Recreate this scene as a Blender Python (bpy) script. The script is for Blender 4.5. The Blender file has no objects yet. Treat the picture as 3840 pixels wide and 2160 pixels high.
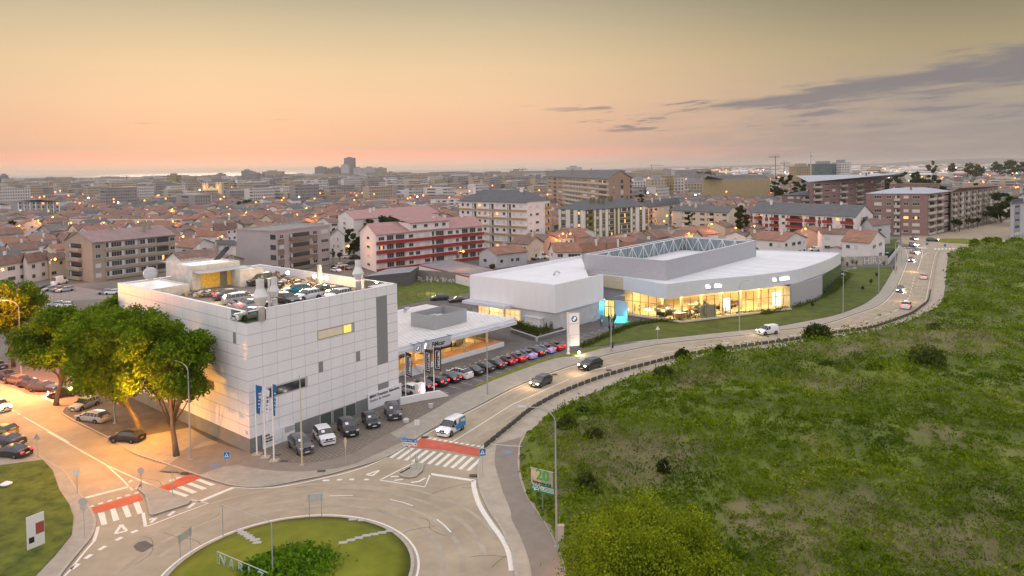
import bpy,bmesh,math,random
import numpy as np
from mathutils import Vector,Matrix
random.seed(7); RNG = np.random.default_rng(7)
R = math.radians
SC = bpy.context.scene
COL = SC.collection
# ------------------------------------------------------------------ camera
HC,FP = 33.0,2800.0                       # camera height (m), focal length in photo pixels (3840 wide)
_p,_r = R(2.4),R(0.8)
_F = Vector((0,math.cos(_p),-math.sin(_p))); _R0 = Vector((1,0,0)); _U0 = _R0.cross(_F)
_R = _R0*math.cos(_r) - _U0*math.sin(_r); _U = _R0*math.sin(_r) + _U0*math.cos(_r)
PY = 631 + FP*math.tan(_p)
CAM = Vector((0,0,HC))
cd = bpy.data.cameras.new('camera'); cam = bpy.data.objects.new('camera',cd); COL.objects.link(cam)
mw = Matrix((( _R.x,_U.x,-_F.x,0),(_R.y,_U.y,-_F.y,0),(_R.z,_U.z,-_F.z,HC),(0,0,0,1)))
cam.matrix_world = mw
cd.sensor_width = 36; cd.lens = 36*FP/3840; cd.shift_y = -(1080-PY)/3840
cd.clip_start = 1; cd.clip_end = 80000
SC.camera = cam
def px(c):                                   # sRGB 0-255 -> linear
    return tuple(((v/255)/12.92 if v/255 <= .04045 else ((v/255+.055)/1.055)**2.4) for v in c)
# ------------------------------------------------------------------ world: dusk sky
W = bpy.data.worlds.new('World'); SC.world = W; W.use_nodes = True
nt = W.node_tree; nt.nodes.clear()
def N(t,**k):
    n = nt.nodes.new(t)
    for a,b in k.items(): setattr(n,a,b)
    return n
def mth(op,a,b=None,c=None,clamp=False):
    n = N('ShaderNodeMath',operation=op,use_clamp=clamp)
    for i,v in enumerate((a,b,c)):
        if v is None: continue
        if isinstance(v,(int,float)): n.inputs[i].default_value = v
        else: nt.links.new(v,n.inputs[i])
    return n.outputs[0]
def ramp(f,stops):
    n = N('ShaderNodeValToRGB'); e = n.color_ramp.elements
    while len(e) < len(stops): e.new(.5)
    for i,(p,c) in enumerate(stops):
        e[i].position = p; e[i].color = (*px(c),1)
    nt.links.new(f,n.inputs[0]); return n.outputs[0]
def mixc(f,a,b):
    n = N('ShaderNodeMix',data_type='RGBA')
    for s,v in ((n.inputs[0],f),(n.inputs[6],a),(n.inputs[7],b)):
        if isinstance(v,(int,float)): s.default_value = v
        elif isinstance(v,tuple): s.default_value = (*v,1)
        else: nt.links.new(v,s)
    return n.outputs[2]
def smooth(v,a,b):
    n = N('ShaderNodeMapRange',interpolation_type='SMOOTHSTEP')
    nt.links.new(v,n.inputs[0]); n.inputs[1].default_value = a; n.inputs[2].default_value = b
    return n.outputs[0]
tc = N('ShaderNodeTexCoord'); sp = N('ShaderNodeSeparateXYZ'); nt.links.new(tc.outputs['Generated'],sp.inputs[0])
X,Y,Z = sp.outputs
el = mth('MULTIPLY',mth('ARCSINE',Z),180/math.pi)
az = mth('MULTIPLY',mth('ARCTAN2',X,Y),180/math.pi)
ef = mth('DIVIDE',el,16.0,clamp=True)
P_ = lambda d: d/16
left = ramp(ef,[(0,(236,208,182)),(P_(.45),(242,202,176)),(P_(.8),(253,192,168)),(P_(1.35),(252,184,158)),(P_(1.6),(234,186,158)),
                 (P_(2.6),(244,190,156)),(P_(5),(248,203,162)),(P_(7.5),(240,206,162)),(P_(10.3),(215,194,157)),(P_(12.8),(186,174,146)),(1,(170,164,142))])
right = ramp(ef,[(0,(158,150,142)),(P_(1.0),(168,156,146)),(P_(3),(172,160,148)),(P_(5.5),(178,160,138)),(P_(8),(172,156,122)),(P_(10.5),(146,136,108)),(P_(12.8),(122,117,97)),(1,(128,125,112))])
base = mixc(smooth(az,-6,34),left,right)
# far left falls off a little
base = mixc(mth('MULTIPLY',smooth(mth('MULTIPLY',az,-1),22,60),.5),base,px((170,160,138)))
# sky high above the view and behind the camera: pale grey-violet, set brighter than dusk to light the scene
high = mixc(smooth(Y,-1.0,.6),(1.42,1.34,1.36),(1.14,1.10,1.18))
base = mixc(smooth(el,14,34),base,high)
base = mixc(smooth(mth('ABSOLUTE',az),50,110),base,high)
# clouds
cv = N('ShaderNodeCombineXYZ'); nt.links.new(mth('MULTIPLY',az,.10),cv.inputs[0]); nt.links.new(mth('SUBTRACT',mth('MULTIPLY',el,.85),mth('MULTIPLY',az,.045)),cv.inputs[1])
nz = N('ShaderNodeTexNoise'); nz.inputs['Scale'].default_value = 1.6; nz.inputs['Detail'].default_value = 7; nz.inputs['Roughness'].default_value = .6
nt.links.new(cv.outputs[0],nz.inputs['Vector']); ns = nz.outputs[0]
d = mth('SUBTRACT',el,mth('ADD',4.75,mth('MULTIPLY',mth('SUBTRACT',az,20),.085)))
th = mth('ADD',.25,mth('MULTIPLY',mth('MAXIMUM',mth('SUBTRACT',az,15),0),.085))
band = mth('SUBTRACT',1,mth('DIVIDE',mth('ABSOLUTE',d),th))
band = mth('MULTIPLY',mth('MAXIMUM',mth('ADD',band,mth('MULTIPLY',mth('SUBTRACT',ns,.5),3.6)),0),smooth(az,12,19),clamp=True)
band = smooth(band,-.1,.85)
cz = mth('MULTIPLY',mth('MULTIPLY',smooth(az,-2,10),smooth(el,2.2,3.0)),mth('SUBTRACT',1,smooth(el,4.6,5.6)))
small = mth('MULTIPLY',smooth(ns,.53,.62),cz)
cz2 = mth('MULTIPLY',mth('SUBTRACT',1,smooth(az,-18,-10)),mth('MULTIPLY',smooth(el,3.0,3.3),mth('SUBTRACT',1,smooth(el,3.9,4.4))))
small2 = mth('MULTIPLY',mth('MULTIPLY',smooth(ns,.58,.68),cz2),.5)
cl = mth('MULTIPLY',mth('MAXIMUM',mth('MAXIMUM',band,small),small2),.8)
base = mixc(cl,base,px((122,120,128)))
veil = mth('MULTIPLY',mth('MULTIPLY',smooth(az,2,30),mth('SUBTRACT',1,smooth(el,3.5,5.5))),mth('MULTIPLY',smooth(ns,.3,.6),.55))
base = mixc(veil,base,px((150,140,140)))
sky = N('ShaderNodeTexSky'); sky.sky_type = 'NISHITA'; sky.sun_disc = False
SUN_EL,SUN_AZ = R(4),R(-22)
sky.sun_elevation = SUN_EL; sky.sun_rotation = SUN_AZ
b1 = N('ShaderNodeBackground'); nt.links.new(sky.outputs[0],b1.inputs[0]); b1.inputs[1].default_value = .003
b2 = N('ShaderNodeBackground'); nt.links.new(base,b2.inputs[0]); b2.inputs[1].default_value = 1.0
ad = N('ShaderNodeAddShader'); nt.links.new(b1.outputs[0],ad.inputs[0]); nt.links.new(b2.outputs[0],ad.inputs[1])
wo = N('ShaderNodeOutputWorld'); nt.links.new(ad.outputs[0],wo.inputs[0])
# ------------------------------------------------------------------ sun just at the horizon, soft
sl = bpy.data.lights.new('sun','SUN'); sl.energy = .55; sl.angle = R(14); sl.color = (1,.72,.5)
so = bpy.data.objects.new('sun',sl); COL.objects.link(so)
sd = Vector((math.sin(SUN_AZ)*math.cos(R(9)),math.cos(SUN_AZ)*math.cos(R(9)),math.sin(R(9))))
so.rotation_euler = sd.to_track_quat('Z','Y').to_euler()
SC.view_settings.view_transform = 'Standard'; SC.view_settings.look = 'None'
SC.view_settings.exposure = 0; SC.view_settings.gamma = 1
SC.cycles.max_bounces = 6; SC.cycles.diffuse_bounces = 3; SC.cycles.glossy_bounces = 3; SC.cycles.transmission_bounces = 4
SC.cycles.transparent_max_bounces = 8; SC.cycles.volume_bounces = 0; SC.cycles.sample_clamp_indirect = 4; SC.cycles.sample_clamp_direct = 0
SC.cycles.caustics_reflective = False; SC.cycles.caustics_refractive = False
SC.cycles.use_denoising = True
# ------------------------------------------------------------------ photo-survey helpers: a pixel and a known height give a point of the place
def U3(x,y,z=0.0):
    d = _F + _R*((x-1920)/FP) - _U*((y-PY)/FP)
    return CAM + d*((z-HC)/d.z)
def K(x0,y0,s):
    return lambda x,y,z=0.0: U3(x0+x/s,y0+y/s,z)
def at_depth(x,y,dist):                    # point on the pixel's ray at forward distance
    d = _F + _R*((x-1920)/FP) - _U*((y-PY)/FP)
    return CAM + d*(dist/d.y)
def yhor(x): return 631 - (x-1920)*math.tan(_r)
def hfrom(x,yb,yt): return HC*(yb-yt)/(yb-yhor(x))
s26,s35,s53 = 2.6833,3.5778,5.3667
c10,c11,c12,c13 = K(0,540,s26),K(960,540,s26),K(1920,540,s26),K(2880,540,s26)
c20,c21,c22,c23 = K(0,1080,s26),K(960,1080,s26),K(1920,1080,s26),K(2880,1080,s26)
c30,c31,c32,c33 = K(0,1620,s26),K(960,1620,s26),K(1920,1620,s26),K(2880,1620,s26)
kA = K(1720,880,s35); kB = K(2300,880,s26); kC = K(1480,1120,s35); kD = K(2080,1100,s53)
kE = K(680,1040,s53); kF = K(1160,1040,s53); kG = K(840,1310,s53); kH = K(1240,1380,s53)
kI = K(840,1560,s53); kJ = K(400,920,s35); kL = K(960,960,s53); kM = K(2840,880,s35); kN = K(0,1300,4.025)
kO = K(0,860,s53); kQ = K(0,1060,s53); kR = K(3120,600,s35)
# ------------------------------------------------------------------ materials
MATS = {}
def M(name,col,rough=.75,var=.18,scale=1.2,metal=0,spec=.4,bump=0,emit=None,es=0,var2=None,vert=None):
    if name in MATS: return MATS[name]
    m = bpy.data.materials.new(name); m.use_nodes = True; t = m.node_tree; b = t.nodes['Principled BSDF']
    b.inputs['Roughness'].default_value = rough; b.inputs['Metallic'].default_value = metal
    b.inputs['Specular IOR Level'].default_value = spec
    c = col if max(col) <= 1 else px(col)
    b.inputs['Base Color'].default_value = (*c,1)
    if var > 0:
        tcn = t.nodes.new('ShaderNodeTexCoord'); nn = t.nodes.new('ShaderNodeTexNoise'); mx = t.nodes.new('ShaderNodeMix'); mx.data_type = 'RGBA'
        nn.inputs['Scale'].default_value = scale; nn.inputs['Detail'].default_value = 6; nn.inputs['Roughness'].default_value = .65
        mr = t.nodes.new('ShaderNodeMapRange'); mr.inputs[1].default_value = .3; mr.inputs[2].default_value = .7
        if vert:
            mpn = t.nodes.new('ShaderNodeMapping'); mpn.inputs['Scale'].default_value = (1,1,vert); t.links.new(tcn.outputs['Object'],mpn.inputs[0]); t.links.new(mpn.outputs[0],nn.inputs['Vector'])
        else: t.links.new(tcn.outputs['Object'],nn.inputs['Vector'])
        t.links.new(nn.outputs[0],mr.inputs[0]); t.links.new(mr.outputs[0],mx.inputs[0])
        lo = tuple(v*(1-var) for v in c); hi = var2 if var2 else tuple(min(1,v*(1+var)) for v in c)
        mx.inputs[6].default_value = (*lo,1); mx.inputs[7].default_value = (*hi,1)
        t.links.new(mx.outputs[2],b.inputs['Base Color'])
        if bump:
            bp = t.nodes.new('ShaderNodeBump'); bp.inputs['Strength'].default_value = bump; bp.inputs['Distance'].default_value = .1
            t.links.new(nn.outputs[0],bp.inputs['Height']); t.links.new(bp.outputs[0],b.inputs['Normal'])
    if emit:
        b.inputs['Emission Color'].default_value = (*emit,1); b.inputs['Emission Strength'].default_value = es
    MATS[name] = m; return m
def glass(name,col,rough=.06):
    return M(name,col,rough=rough,var=.0,spec=.9)
# ------------------------------------------------------------------ mesh builder
class MB:
    def __init__(s): s.v = []; s.f = []; s.m = []
    def add(s,vs,fs,mi=0):
        o = len(s.v); s.v += [tuple(v) for v in vs]
        for f in fs: s.f.append(tuple(o+i for i in f)); s.m.append(mi)
        return s
    def obox(s,O,a,b,c,mi=0):
        O,a,b,c = Vector(O),Vector(a),Vector(b),Vector(c)
        P = [O,O+a,O+a+b,O+b,O+c,O+a+c,O+a+b+c,O+b+c]
        F = [(0,3,2,1),(4,5,6,7),(0,1,5,4),(1,2,6,5),(2,3,7,6),(3,0,4,7)]
        if a.cross(b).dot(c) < 0: F = [tuple(reversed(f)) for f in F]
        return s.add(P,F,mi)
    def box(s,x0,x1,y0,y1,z0,z1,mi=0):
        return s.obox((x0,y0,z0),(x1-x0,0,0),(0,y1-y0,0),(0,0,z1-z0),mi)
    def prism(s,poly,z0,z1,mi=0,mt=None):
        poly = [Vector((p[0],p[1])) for p in poly]; n = len(poly)
        ar = sum(poly[i].x*poly[(i+1) % n].y-poly[(i+1) % n].x*poly[i].y for i in range(n))
        if ar < 0: poly.reverse()
        vs = [(p.x,p.y,z0) for p in poly]+[(p.x,p.y,z1) for p in poly]
        s.add(vs,[(i,(i+1) % n,n+(i+1) % n,n+i) for i in range(n)],mi)
        o = len(s.v)-2*n
        s.f.append(tuple(o+n+i for i in range(n))); s.m.append(mi if mt is None else mt)
        s.f.append(tuple(o+n-1-i for i in range(n))); s.m.append(mi)
        return s
    def sheet(s,poly,z,mi=0):
        poly = [Vector((p[0],p[1])) for p in poly]; n = len(poly)
        ar = sum(poly[i].x*poly[(i+1) % n].y-poly[(i+1) % n].x*poly[i].y for i in range(n))
        if ar < 0: poly.reverse()
        return s.add([(p.x,p.y,z) for p in poly],[tuple(range(n))],mi)
    def strip(s,pts,w,z,mi=0,h=0):      # flat ribbon along a polyline
        n = len(pts)
        L,Rr = [],[]
        for i,p in enumerate(pts):
            a = Vector(pts[max(i-1,0)][:2]); b = Vector(pts[min(i+1,n-1)][:2]); t = (b-a).normalized(); q = Vector((-t.y,t.x))*w/2
            P = Vector(p[:2]); L.append(P+q); Rr.append(P-q)
        if h:
            vs = [(p.x,p.y,z) for p in L]+[(p.x,p.y,z) for p in Rr]+[(p.x,p.y,z+h) for p in L]+[(p.x,p.y,z+h) for p in Rr]
            fs = []
            for i in range(n-1): fs += [(2*n+i,3*n+i,3*n+i+1,2*n+i+1),(i+1,2*n+i+1,2*n+i,i)[::-1],(n+i,n+i+1,3*n+i+1,3*n+i)]
            fs += [(0,n,3*n,2*n),(n-1,3*n-1,4*n-1,2*n-1)]
            return s.add(vs,fs,mi)
        return s.add([(p.x,p.y,z) for p in L]+[(p.x,p.y,z) for p in Rr],[(i,n+i,n+i+1,i+1) for i in range(n-1)],mi)
    def tube(s,pts,r,n=8,mi=0,cap=True):
        pts = [Vector(p) for p in pts]; rs = r if isinstance(r,(list,tuple)) else [r]*len(pts); vs = []
        up = Vector((0,0,1))
        for i,p in enumerate(pts):
            t = (pts[min(i+1,len(pts)-1)]-pts[max(i-1,0)]).normalized()
            a = t.cross(up)
            if a.length < .05: a = t.cross(Vector((1,0,0)))
            a.normalize(); b = t.cross(a)
            vs += [p+(a*math.cos(2*math.pi*k/n)+b*math.sin(2*math.pi*k/n))*rs[i] for k in range(n)]
        fs = [(i*n+k,(i+1)*n+k,(i+1)*n+(k+1) % n,i*n+(k+1) % n) for i in range(len(pts)-1) for k in range(n)]
        if cap: fs += [tuple(range(n)),tuple((len(pts)-1)*n+k for k in reversed(range(n)))]
        return s.add(vs,fs,mi)
    def lathe(s,prof,c=(0,0,0),n=16,mi=0):
        m = len(prof)
        vs = [(c[0]+r*math.cos(2*math.pi*k/n),c[1]+r*math.sin(2*math.pi*k/n),c[2]+z) for r,z in prof for k in range(n)]
        fs = [(i*n+k,i*n+(k+1) % n,(i+1)*n+(k+1) % n,(i+1)*n+k) for i in range(m-1) for k in range(n)]
        fs += [tuple(reversed(range(n))),tuple((m-1)*n+k for k in range(n))]
        return s.add(vs,fs,mi)
    def cyl(s,a,b,r,n=12,mi=0): return s.tube([a,b],r,n,mi)
    def ball(s,c,r,mi=0,n=8,m=6):
        pr = [(max(r*math.sin(math.pi*i/m),.001),-r*math.cos(math.pi*i/m)) for i in range(m+1)]
        return s.lathe(pr,c,n,mi)
    def mesh(s,name,mats,off=None,smooth=False):
        me = bpy.data.meshes.new(name)
        vs = s.v if off is None else [(v[0]-off[0],v[1]-off[1],v[2]-off[2]) for v in s.v]
        me.from_pydata(vs,[],s.f)
        for m in mats: me.materials.append(m)
        me.polygons.foreach_set('material_index',s.m)
        if smooth: me.polygons.foreach_set('use_smooth',[True]*len(s.f))
        me.update(); return me
    def build(s,name,mats,parent=None,smooth=False,world=True):
        """world=True: the vertices are world positions (also under a parent)"""
        if not isinstance(mats,(list,tuple)): mats = [mats]
        if parent is not None:
            off = parent['_loc'] if world else None
            o = bpy.data.objects.new(name,s.mesh(name,mats,off,smooth)); COL.objects.link(o); o.parent = parent
            return o
        off = None
        if world and s.v:
            a = np.array(s.v); off = ((a[:,0].min()+a[:,0].max())/2,(a[:,1].min()+a[:,1].max())/2,a[:,2].min())
        o = bpy.data.objects.new(name,s.mesh(name,mats,off,smooth)); COL.objects.link(o)
        if off: o.location = off
        return o
def tag(o,label,cat=None,group=None,kind=None):
    o['label'] = label
    if cat: o['category'] = cat
    if group: o['group'] = group
    if kind: o['kind'] = kind
    return o
def struct(o,label=None):
    o['kind'] = 'structure'
    if label: o['label'] = label
    return o
def thing(name,loc,label,cat,group=None,rz=0):
    o = bpy.data.objects.new(name,None); COL.objects.link(o); o.empty_display_size = .3
    o.location = loc; o.rotation_euler = (0,0,rz); o['_loc'] = list(loc)
    return tag(o,label,cat,group)
def child(name,me,parent,loc=(0,0,0),rz=0,rot=None,scale=None):
    o = bpy.data.objects.new(name,me); COL.objects.link(o); o.parent = parent
    o.location = loc; o.rotation_euler = rot if rot else (0,0,rz)
    if scale: o.scale = scale
    return o
def copy_tree(o,parent=None):
    c = o.copy(); COL.objects.link(c); c.parent = parent
    for ch in [x for x in KIDS.get(o.name,[])]: copy_tree(ch,c)
    return c
KIDS = {}
def reg(o):                                  # remember a prototype's children so copies are quick
    for x in COL.objects:
        if x.parent is not None: KIDS.setdefault(x.parent.name,[])
    ks = [x for x in o.children]
    KIDS[o.name] = ks
    for k in ks: KIDS[k.name] = list(k.children)
def lamp(kind,loc,energy,col,size=.3,name='lamp_light',parent=None,spot=None,rot=None,shape=None):
    l = bpy.data.lights.new(name,kind); l.energy = energy; l.color = col
    if kind == 'AREA':
        l.size = size if not shape else shape[0]
        if shape: l.shape = 'RECTANGLE'; l.size_y = shape[1]
    else: l.shadow_soft_size = size
    if spot: l.spot_size = spot; l.spot_blend = .6
    o = bpy.data.objects.new(name,l); COL.objects.link(o); o.location = loc
    if rot: o.rotation_euler = rot
    if parent: o.parent = parent
    return o
def text_mesh(txt,size,mat,extrude=.01,align='LEFT',bold=0):
    cu = bpy.data.curves.new('txt','FONT'); cu.body = txt; cu.size = size; cu.extrude = extrude; cu.align_x = align; cu.offset = bold
    cu.resolution_u = 2
    o = bpy.data.objects.new('txt',cu); COL.objects.link(o)
    dg = bpy.context.evaluated_depsgraph_get(); me = bpy.data.meshes.new_from_object(o.evaluated_get(dg))
    bpy.data.objects.remove(o); me.materials.clear(); me.materials.append(mat); return me
def text_on(parent,name,txt,size,mat,loc,rz,flip=False,bold=0,rot=None,align='LEFT',extrude=.01):
    me = text_mesh(txt,size,mat,bold=bold,align=align,extrude=extrude); me.name = name
    o = bpy.data.objects.new(name,me); COL.objects.link(o)
    o.parent = parent; o.location = Vector(loc)-Vector(parent['_loc']); o.rotation_euler = rot if rot else (R(90),0,rz)
    return o
DIR1 = Vector((.634,.773,0)); DIR2 = Vector((-.770,.638,0))   # the two street directions of the quarter
V2 = lambda p: Vector((p[0],p[1]))
V3 = lambda p,z: Vector((p[0],p[1],z))
# ------------------------------------------------------------------ setting
m_ground = M('town_ground',(.16,.14,.115),.95,.35,.05,var2=(.24,.21,.18))
m_asph = M('asphalt',(.37,.305,.215),.8,.2,.22,spec=.3,bump=.05)  # base colour warmed and lightened in place of lamp glow on the road
m_asph2 = M('asphalt_lot',(.12,.112,.105),.85,.25,.5)
m_pave = M('pavement_slabs',(.35,.315,.26),.85,.15,.8)
m_path = M('path_sand',(.40,.345,.27),.9,.16,.5)
m_mauve = M('path_mauve',(.235,.20,.165),.9,.12,.6)
m_kerb = M('kerb_stone',(.40,.36,.30),.85,.15,2)
m_white = M('road_paint',(.74,.70,.62),.7,.14,3)
m_red = M('red_paint',(.50,.10,.055),.75,.2,.9)
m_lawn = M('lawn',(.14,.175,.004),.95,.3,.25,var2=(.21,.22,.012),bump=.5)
m_lawn3 = M('lawn_dark',(.062,.088,.006),.95,.3,.3,var2=(.105,.135,.010),bump=.5)  # darker green of the lawns on the showroom side
m_lawn2 = M('lawn_long',(.06,.10,.006),.95,.4,.6,var2=(.14,.17,.015),bump=1)
m_soil = M('field_soil',(.07,.13,.006),.95,.5,.12,var2=(.17,.20,.03),bump=1)
m_sea = M('sea',(.42,.36,.30),.45,.1,.002,spec=.8)
m_hill = M('hill',(.10,.11,.10),.95,.2,.002)
def brickmat(name,c1,c2,mortar,scale,wfac=.5,rot=0,ms=.02,bw=.5,rh=.25):
    m = bpy.data.materials.new(name); m.use_nodes = True; t = m.node_tree; b = t.nodes['Principled BSDF']; b.inputs['Roughness'].default_value = .85
    tcn = t.nodes.new('ShaderNodeTexCoord'); mp = t.nodes.new('ShaderNodeMapping'); br = t.nodes.new('ShaderNodeTexBrick')
    mp.inputs['Rotation'].default_value = (0,0,rot)
    t.links.new(tcn.outputs['Object'],mp.inputs[0]); t.links.new(mp.outputs[0],br.inputs['Vector']); t.links.new(br.outputs[0],b.inputs['Base Color'])
    br.inputs['Color1'].default_value = (*c1,1); br.inputs['Color2'].default_value = (*c2,1); br.inputs['Mortar'].default_value = (*mortar,1)
    br.inputs['Scale'].default_value = scale; br.inputs['Mortar Size'].default_value = ms; br.inputs['Brick Width'].default_value = bw; br.inputs['Row Height'].default_value = rh
    return m
m_brickp = brickmat('brick_paving',(.23,.19,.15),(.19,.16,.125),(.12,.10,.08),1.0,rot=R(50),ms=.05,bw=.9,rh=.45)

g = MB(); g.sheet([(-60000,-400),(60000,-400),(60000,60000),(-60000,60000)],0)
struct(g.build('ground',m_ground),'grey brown ground under the town reaching the horizon')
sea = MB(); sea.sheet([(-9000,2750),(-1500,2750),(-700,3100),(-250,4300),(200,7200),(1600,11500),(5200,26000),(9000,59000),(-59000,59000),(-59000,2750)],.6)
struct(sea.build('sea',m_sea),'pale calm sea reaching the horizon')
# hills at the far right
hv,hf = [],[]
nx = 70
for j in range(6):
    for i in range(nx):
        t = i/(nx-1); x = 3200+t*9500; y = 10500+j*700
        hgt = (95*math.exp(-((t-.62)/.34)**2)+22*math.sin(t*17)+9*math.sin(t*41+j))*(1-abs(j-2.5)/3.2)
        hv.append((x,y,max(0,hgt)))
for j in range(5):
    for i in range(nx-1): a = j*nx+i; hf.append((a,a+1,a+nx+1,a+nx))
o = MB().add(hv,hf); struct(o.build('hills',m_hill,smooth=True),'low hazy hills on the right horizon')

def cat(pts,n=6):                           # Catmull-Rom through 2-D points
    P = [Vector((p[0],p[1])) for p in pts]; out = []
    for i in range(len(P)-1):
        p0,p1,p2,p3 = P[max(i-1,0)],P[i],P[i+1],P[min(i+2,len(P)-1)]
        for k in range(n):
            t = k/n; out.append(.5*((2*p1)+(-p0+p2)*t+(2*p0-5*p1+4*p2-p3)*t*t+(-p0+3*p1-3*p2+p3)*t**3))
    return out+[P[-1]]
def offs(pts,d):
    out = []
    for i,p in enumerate(pts):
        t = (pts[min(i+1,len(pts)-1)]-pts[max(i-1,0)]).normalized(); out.append(p+Vector((-t.y,t.x))*d)
    return out
S = lambda *a: [U3(*p) for p in a]
north = cat([U3(1519,1676),U3(1566,1641),U3(1640.6,1598),U3(1787,1525),U3(1920,1456),U3(2062,1398.6),U3(2255,1337),U3(2382,1309),U3(2471.6,1292),U3(2665,1270),U3(2833,1253),
             U3(2915.5,1240.5),U3(3035.6,1225),U3(3119.5,1207),U3(3203,1179),U3(3276,1154),U3(3315,1128.7),U3(3340,1100.8),U3(3362.7,1064.5),U3(3382,1019.7),U3(3396,983.4),U3(3399,963.8),U3(3390.6,933)])
south = cat([U3(1813,1683),U3(1920,1596),U3(1994.5,1538),U3(2114,1475),U3(2255,1421),U3(2404.5,1378),U3(2553.5,1341),U3(2702.6,1316.6),U3(2825.6,1300),U3(2960,1281),
             U3(3114,1256),U3(3253.6,1236.3),U3(3315,1219),U3(3371,1198.6),U3(3415.8,1180.4),U3(3449,1156.7),U3(3474.5,1134.3),U3(3482.8,1103.6),U3(3491,1058.9),U3(3502.4,997.4),U3(3510.8,962),U3(3519,944)])
# far roundabout and its roads
far_poly = [kR(940,1110),kR(930,1010),kR(1250,1005),kR(1480,985),kR(2000,890),kR(2400,790),kR(2576,760),kR(2700,740),kR(2900,1000),kR(2576,1090),kR(2050,1130),kR(1800,1200),kR(1560,1270),kR(1440,1240),kR(1410,1270)]
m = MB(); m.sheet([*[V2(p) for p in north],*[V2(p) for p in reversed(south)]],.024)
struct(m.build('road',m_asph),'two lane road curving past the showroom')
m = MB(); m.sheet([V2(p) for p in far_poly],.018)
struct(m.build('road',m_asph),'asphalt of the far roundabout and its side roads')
near_poly = [kN(-500,500),kN(0,560),kN(300,660),kN(400,715),kN(590,735),kN(870,690),kN(1190,740),kN(1500,660),kN(1700,760),kN(1190,900),U3(680,1700),U3(1000,1750),U3(1519,1640),U3(1700,1600),U3(1850,1660),U3(2100,1900),U3(2100,2160),U3(2150,2600),U3(900,2900),U3(-200,2700),U3(-100,1800),U3(-400,1500)]
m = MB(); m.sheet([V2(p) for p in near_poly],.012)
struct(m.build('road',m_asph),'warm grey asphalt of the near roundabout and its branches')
def slab(name,poly,z,mat,label,z0=0.0,side=None):
    b = MB(); b.prism([V2(p) for p in poly],z0,z,1 if side else 0,0); o = b.build(name,[mat,side] if side else [mat]); return struct(o,label)
# the dealership side: one raised slab, kerbed
kerbN = [kN(1500,640),kN(1190,850),kN(1000,920),kN(940,980),kN(960,1030),kN(1140,1135),kN(1740,1440),c30(1270,170),c30(1400,240),c30(1740,350),c30(1900,410),c30(2140,490),c30(2340,545),c30(2576,560),c31(200,540),c31(400,500),c31(700,440),c31(930,380),c31(1200,300),c31(1350,240)]
kerbN = [V2(p) for p in cat(kerbN,4)]
site = kerbN + [V2(p) for p in north] + [V2(p) for p in (kR(860,1060),kR(700,1080),kM(1300,330),kM(0,100),c12(2300,1000),c11(1500,1150),c10(1800,1449),c10(1200,1440),kQ(2360,200),kN(2000,400))]
slab('pavement',site,.12,m_asph2,'dark asphalt forecourt around the dealership',side=m_kerb)
kb = MB(); kb.strip(kerbN+[V2(p) for p in north],.22,.10,0,.05); struct(kb.build('kerb',m_kerb),'stone kerb along the dealership side of the road')
outer = [kI(-700,250),kI(-200,520),kI(560,780),kI(700,800),kI(860,900),kI(1100,955),kI(1570,965),kI(2000,925),kI(2576,775),kH(960,1449),kH(1500,1170),kH(2050,870),kH(2576,560),kC(1075,1215),kC(1500,1030),kC(2000,855),kC(2350,760),kD(300,1290),kD(700,1185),kD(1030,1105),kD(1700,990),c22(1110,555),c22(1380,528),c22(1700,497),c22(2000,465),c22(2440,420),
         kM(270,1240),kM(700,1160),kM(1000,1100),kM(1250,1020),kM(1450,930),kM(1560,850),kM(1640,780),kM(1730,640),kM(1810,500),kM(1850,420),kM(1880,300),kM(1890,130)]
outerP = [V2(p) for p in cat(outer,3)]
innerP = [V2(p) for p in (c30(1270,170),c30(1400,240),c30(1740,350),c30(1900,410),c30(2340,545),c30(2576,560),c31(400,500),c31(930,380),c31(1350,240))]+[V2(p) for p in north]
b = MB(); b.sheet([V2(kN(1740,1440))]+innerP+list(reversed(outerP)),.126); struct(b.build('pavement',m_pave),'pale pavement along the road in front of the dealership')
# mauve cycle track in the near bend
b = MB(); b.sheet([V2(p) for p in (kI(-1300,1130),kI(-700,700),kI(-100,560),kI(560,790),kI(700,800),kI(860,900),kI(1100,955),kI(1570,965),kI(2000,925),kI(2576,775),kH(960,1449),kH(1200,1330),c31(1480,110),c31(1000,330),c31(800,380),kI(1600,1140),kI(1100,1130),kI(700,1090),kI(300,1010),kI(0,1040),c30(2010,440),c30(1900,425))],.131)
struct(b.build('cycle_path',m_mauve),'dark mauve cycle track round the near bend')
# brick paving under the five display cars
b = MB(); b.sheet([V2(p) for p in (kI(530,775),kI(700,800),kI(860,900),kI(1100,950),kI(1570,960),kI(2000,920),kI(2576,770),kH(1000,1430),kH(1500,1165),kH(2050,865),kH(2576,555),kC(1060,1210),kC(730,1310),kH(1500,700),kH(600,1000),kI(1700,380))],.136)
struct(b.build('paving',m_brickp),'brown brick paving under the display cars')
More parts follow.
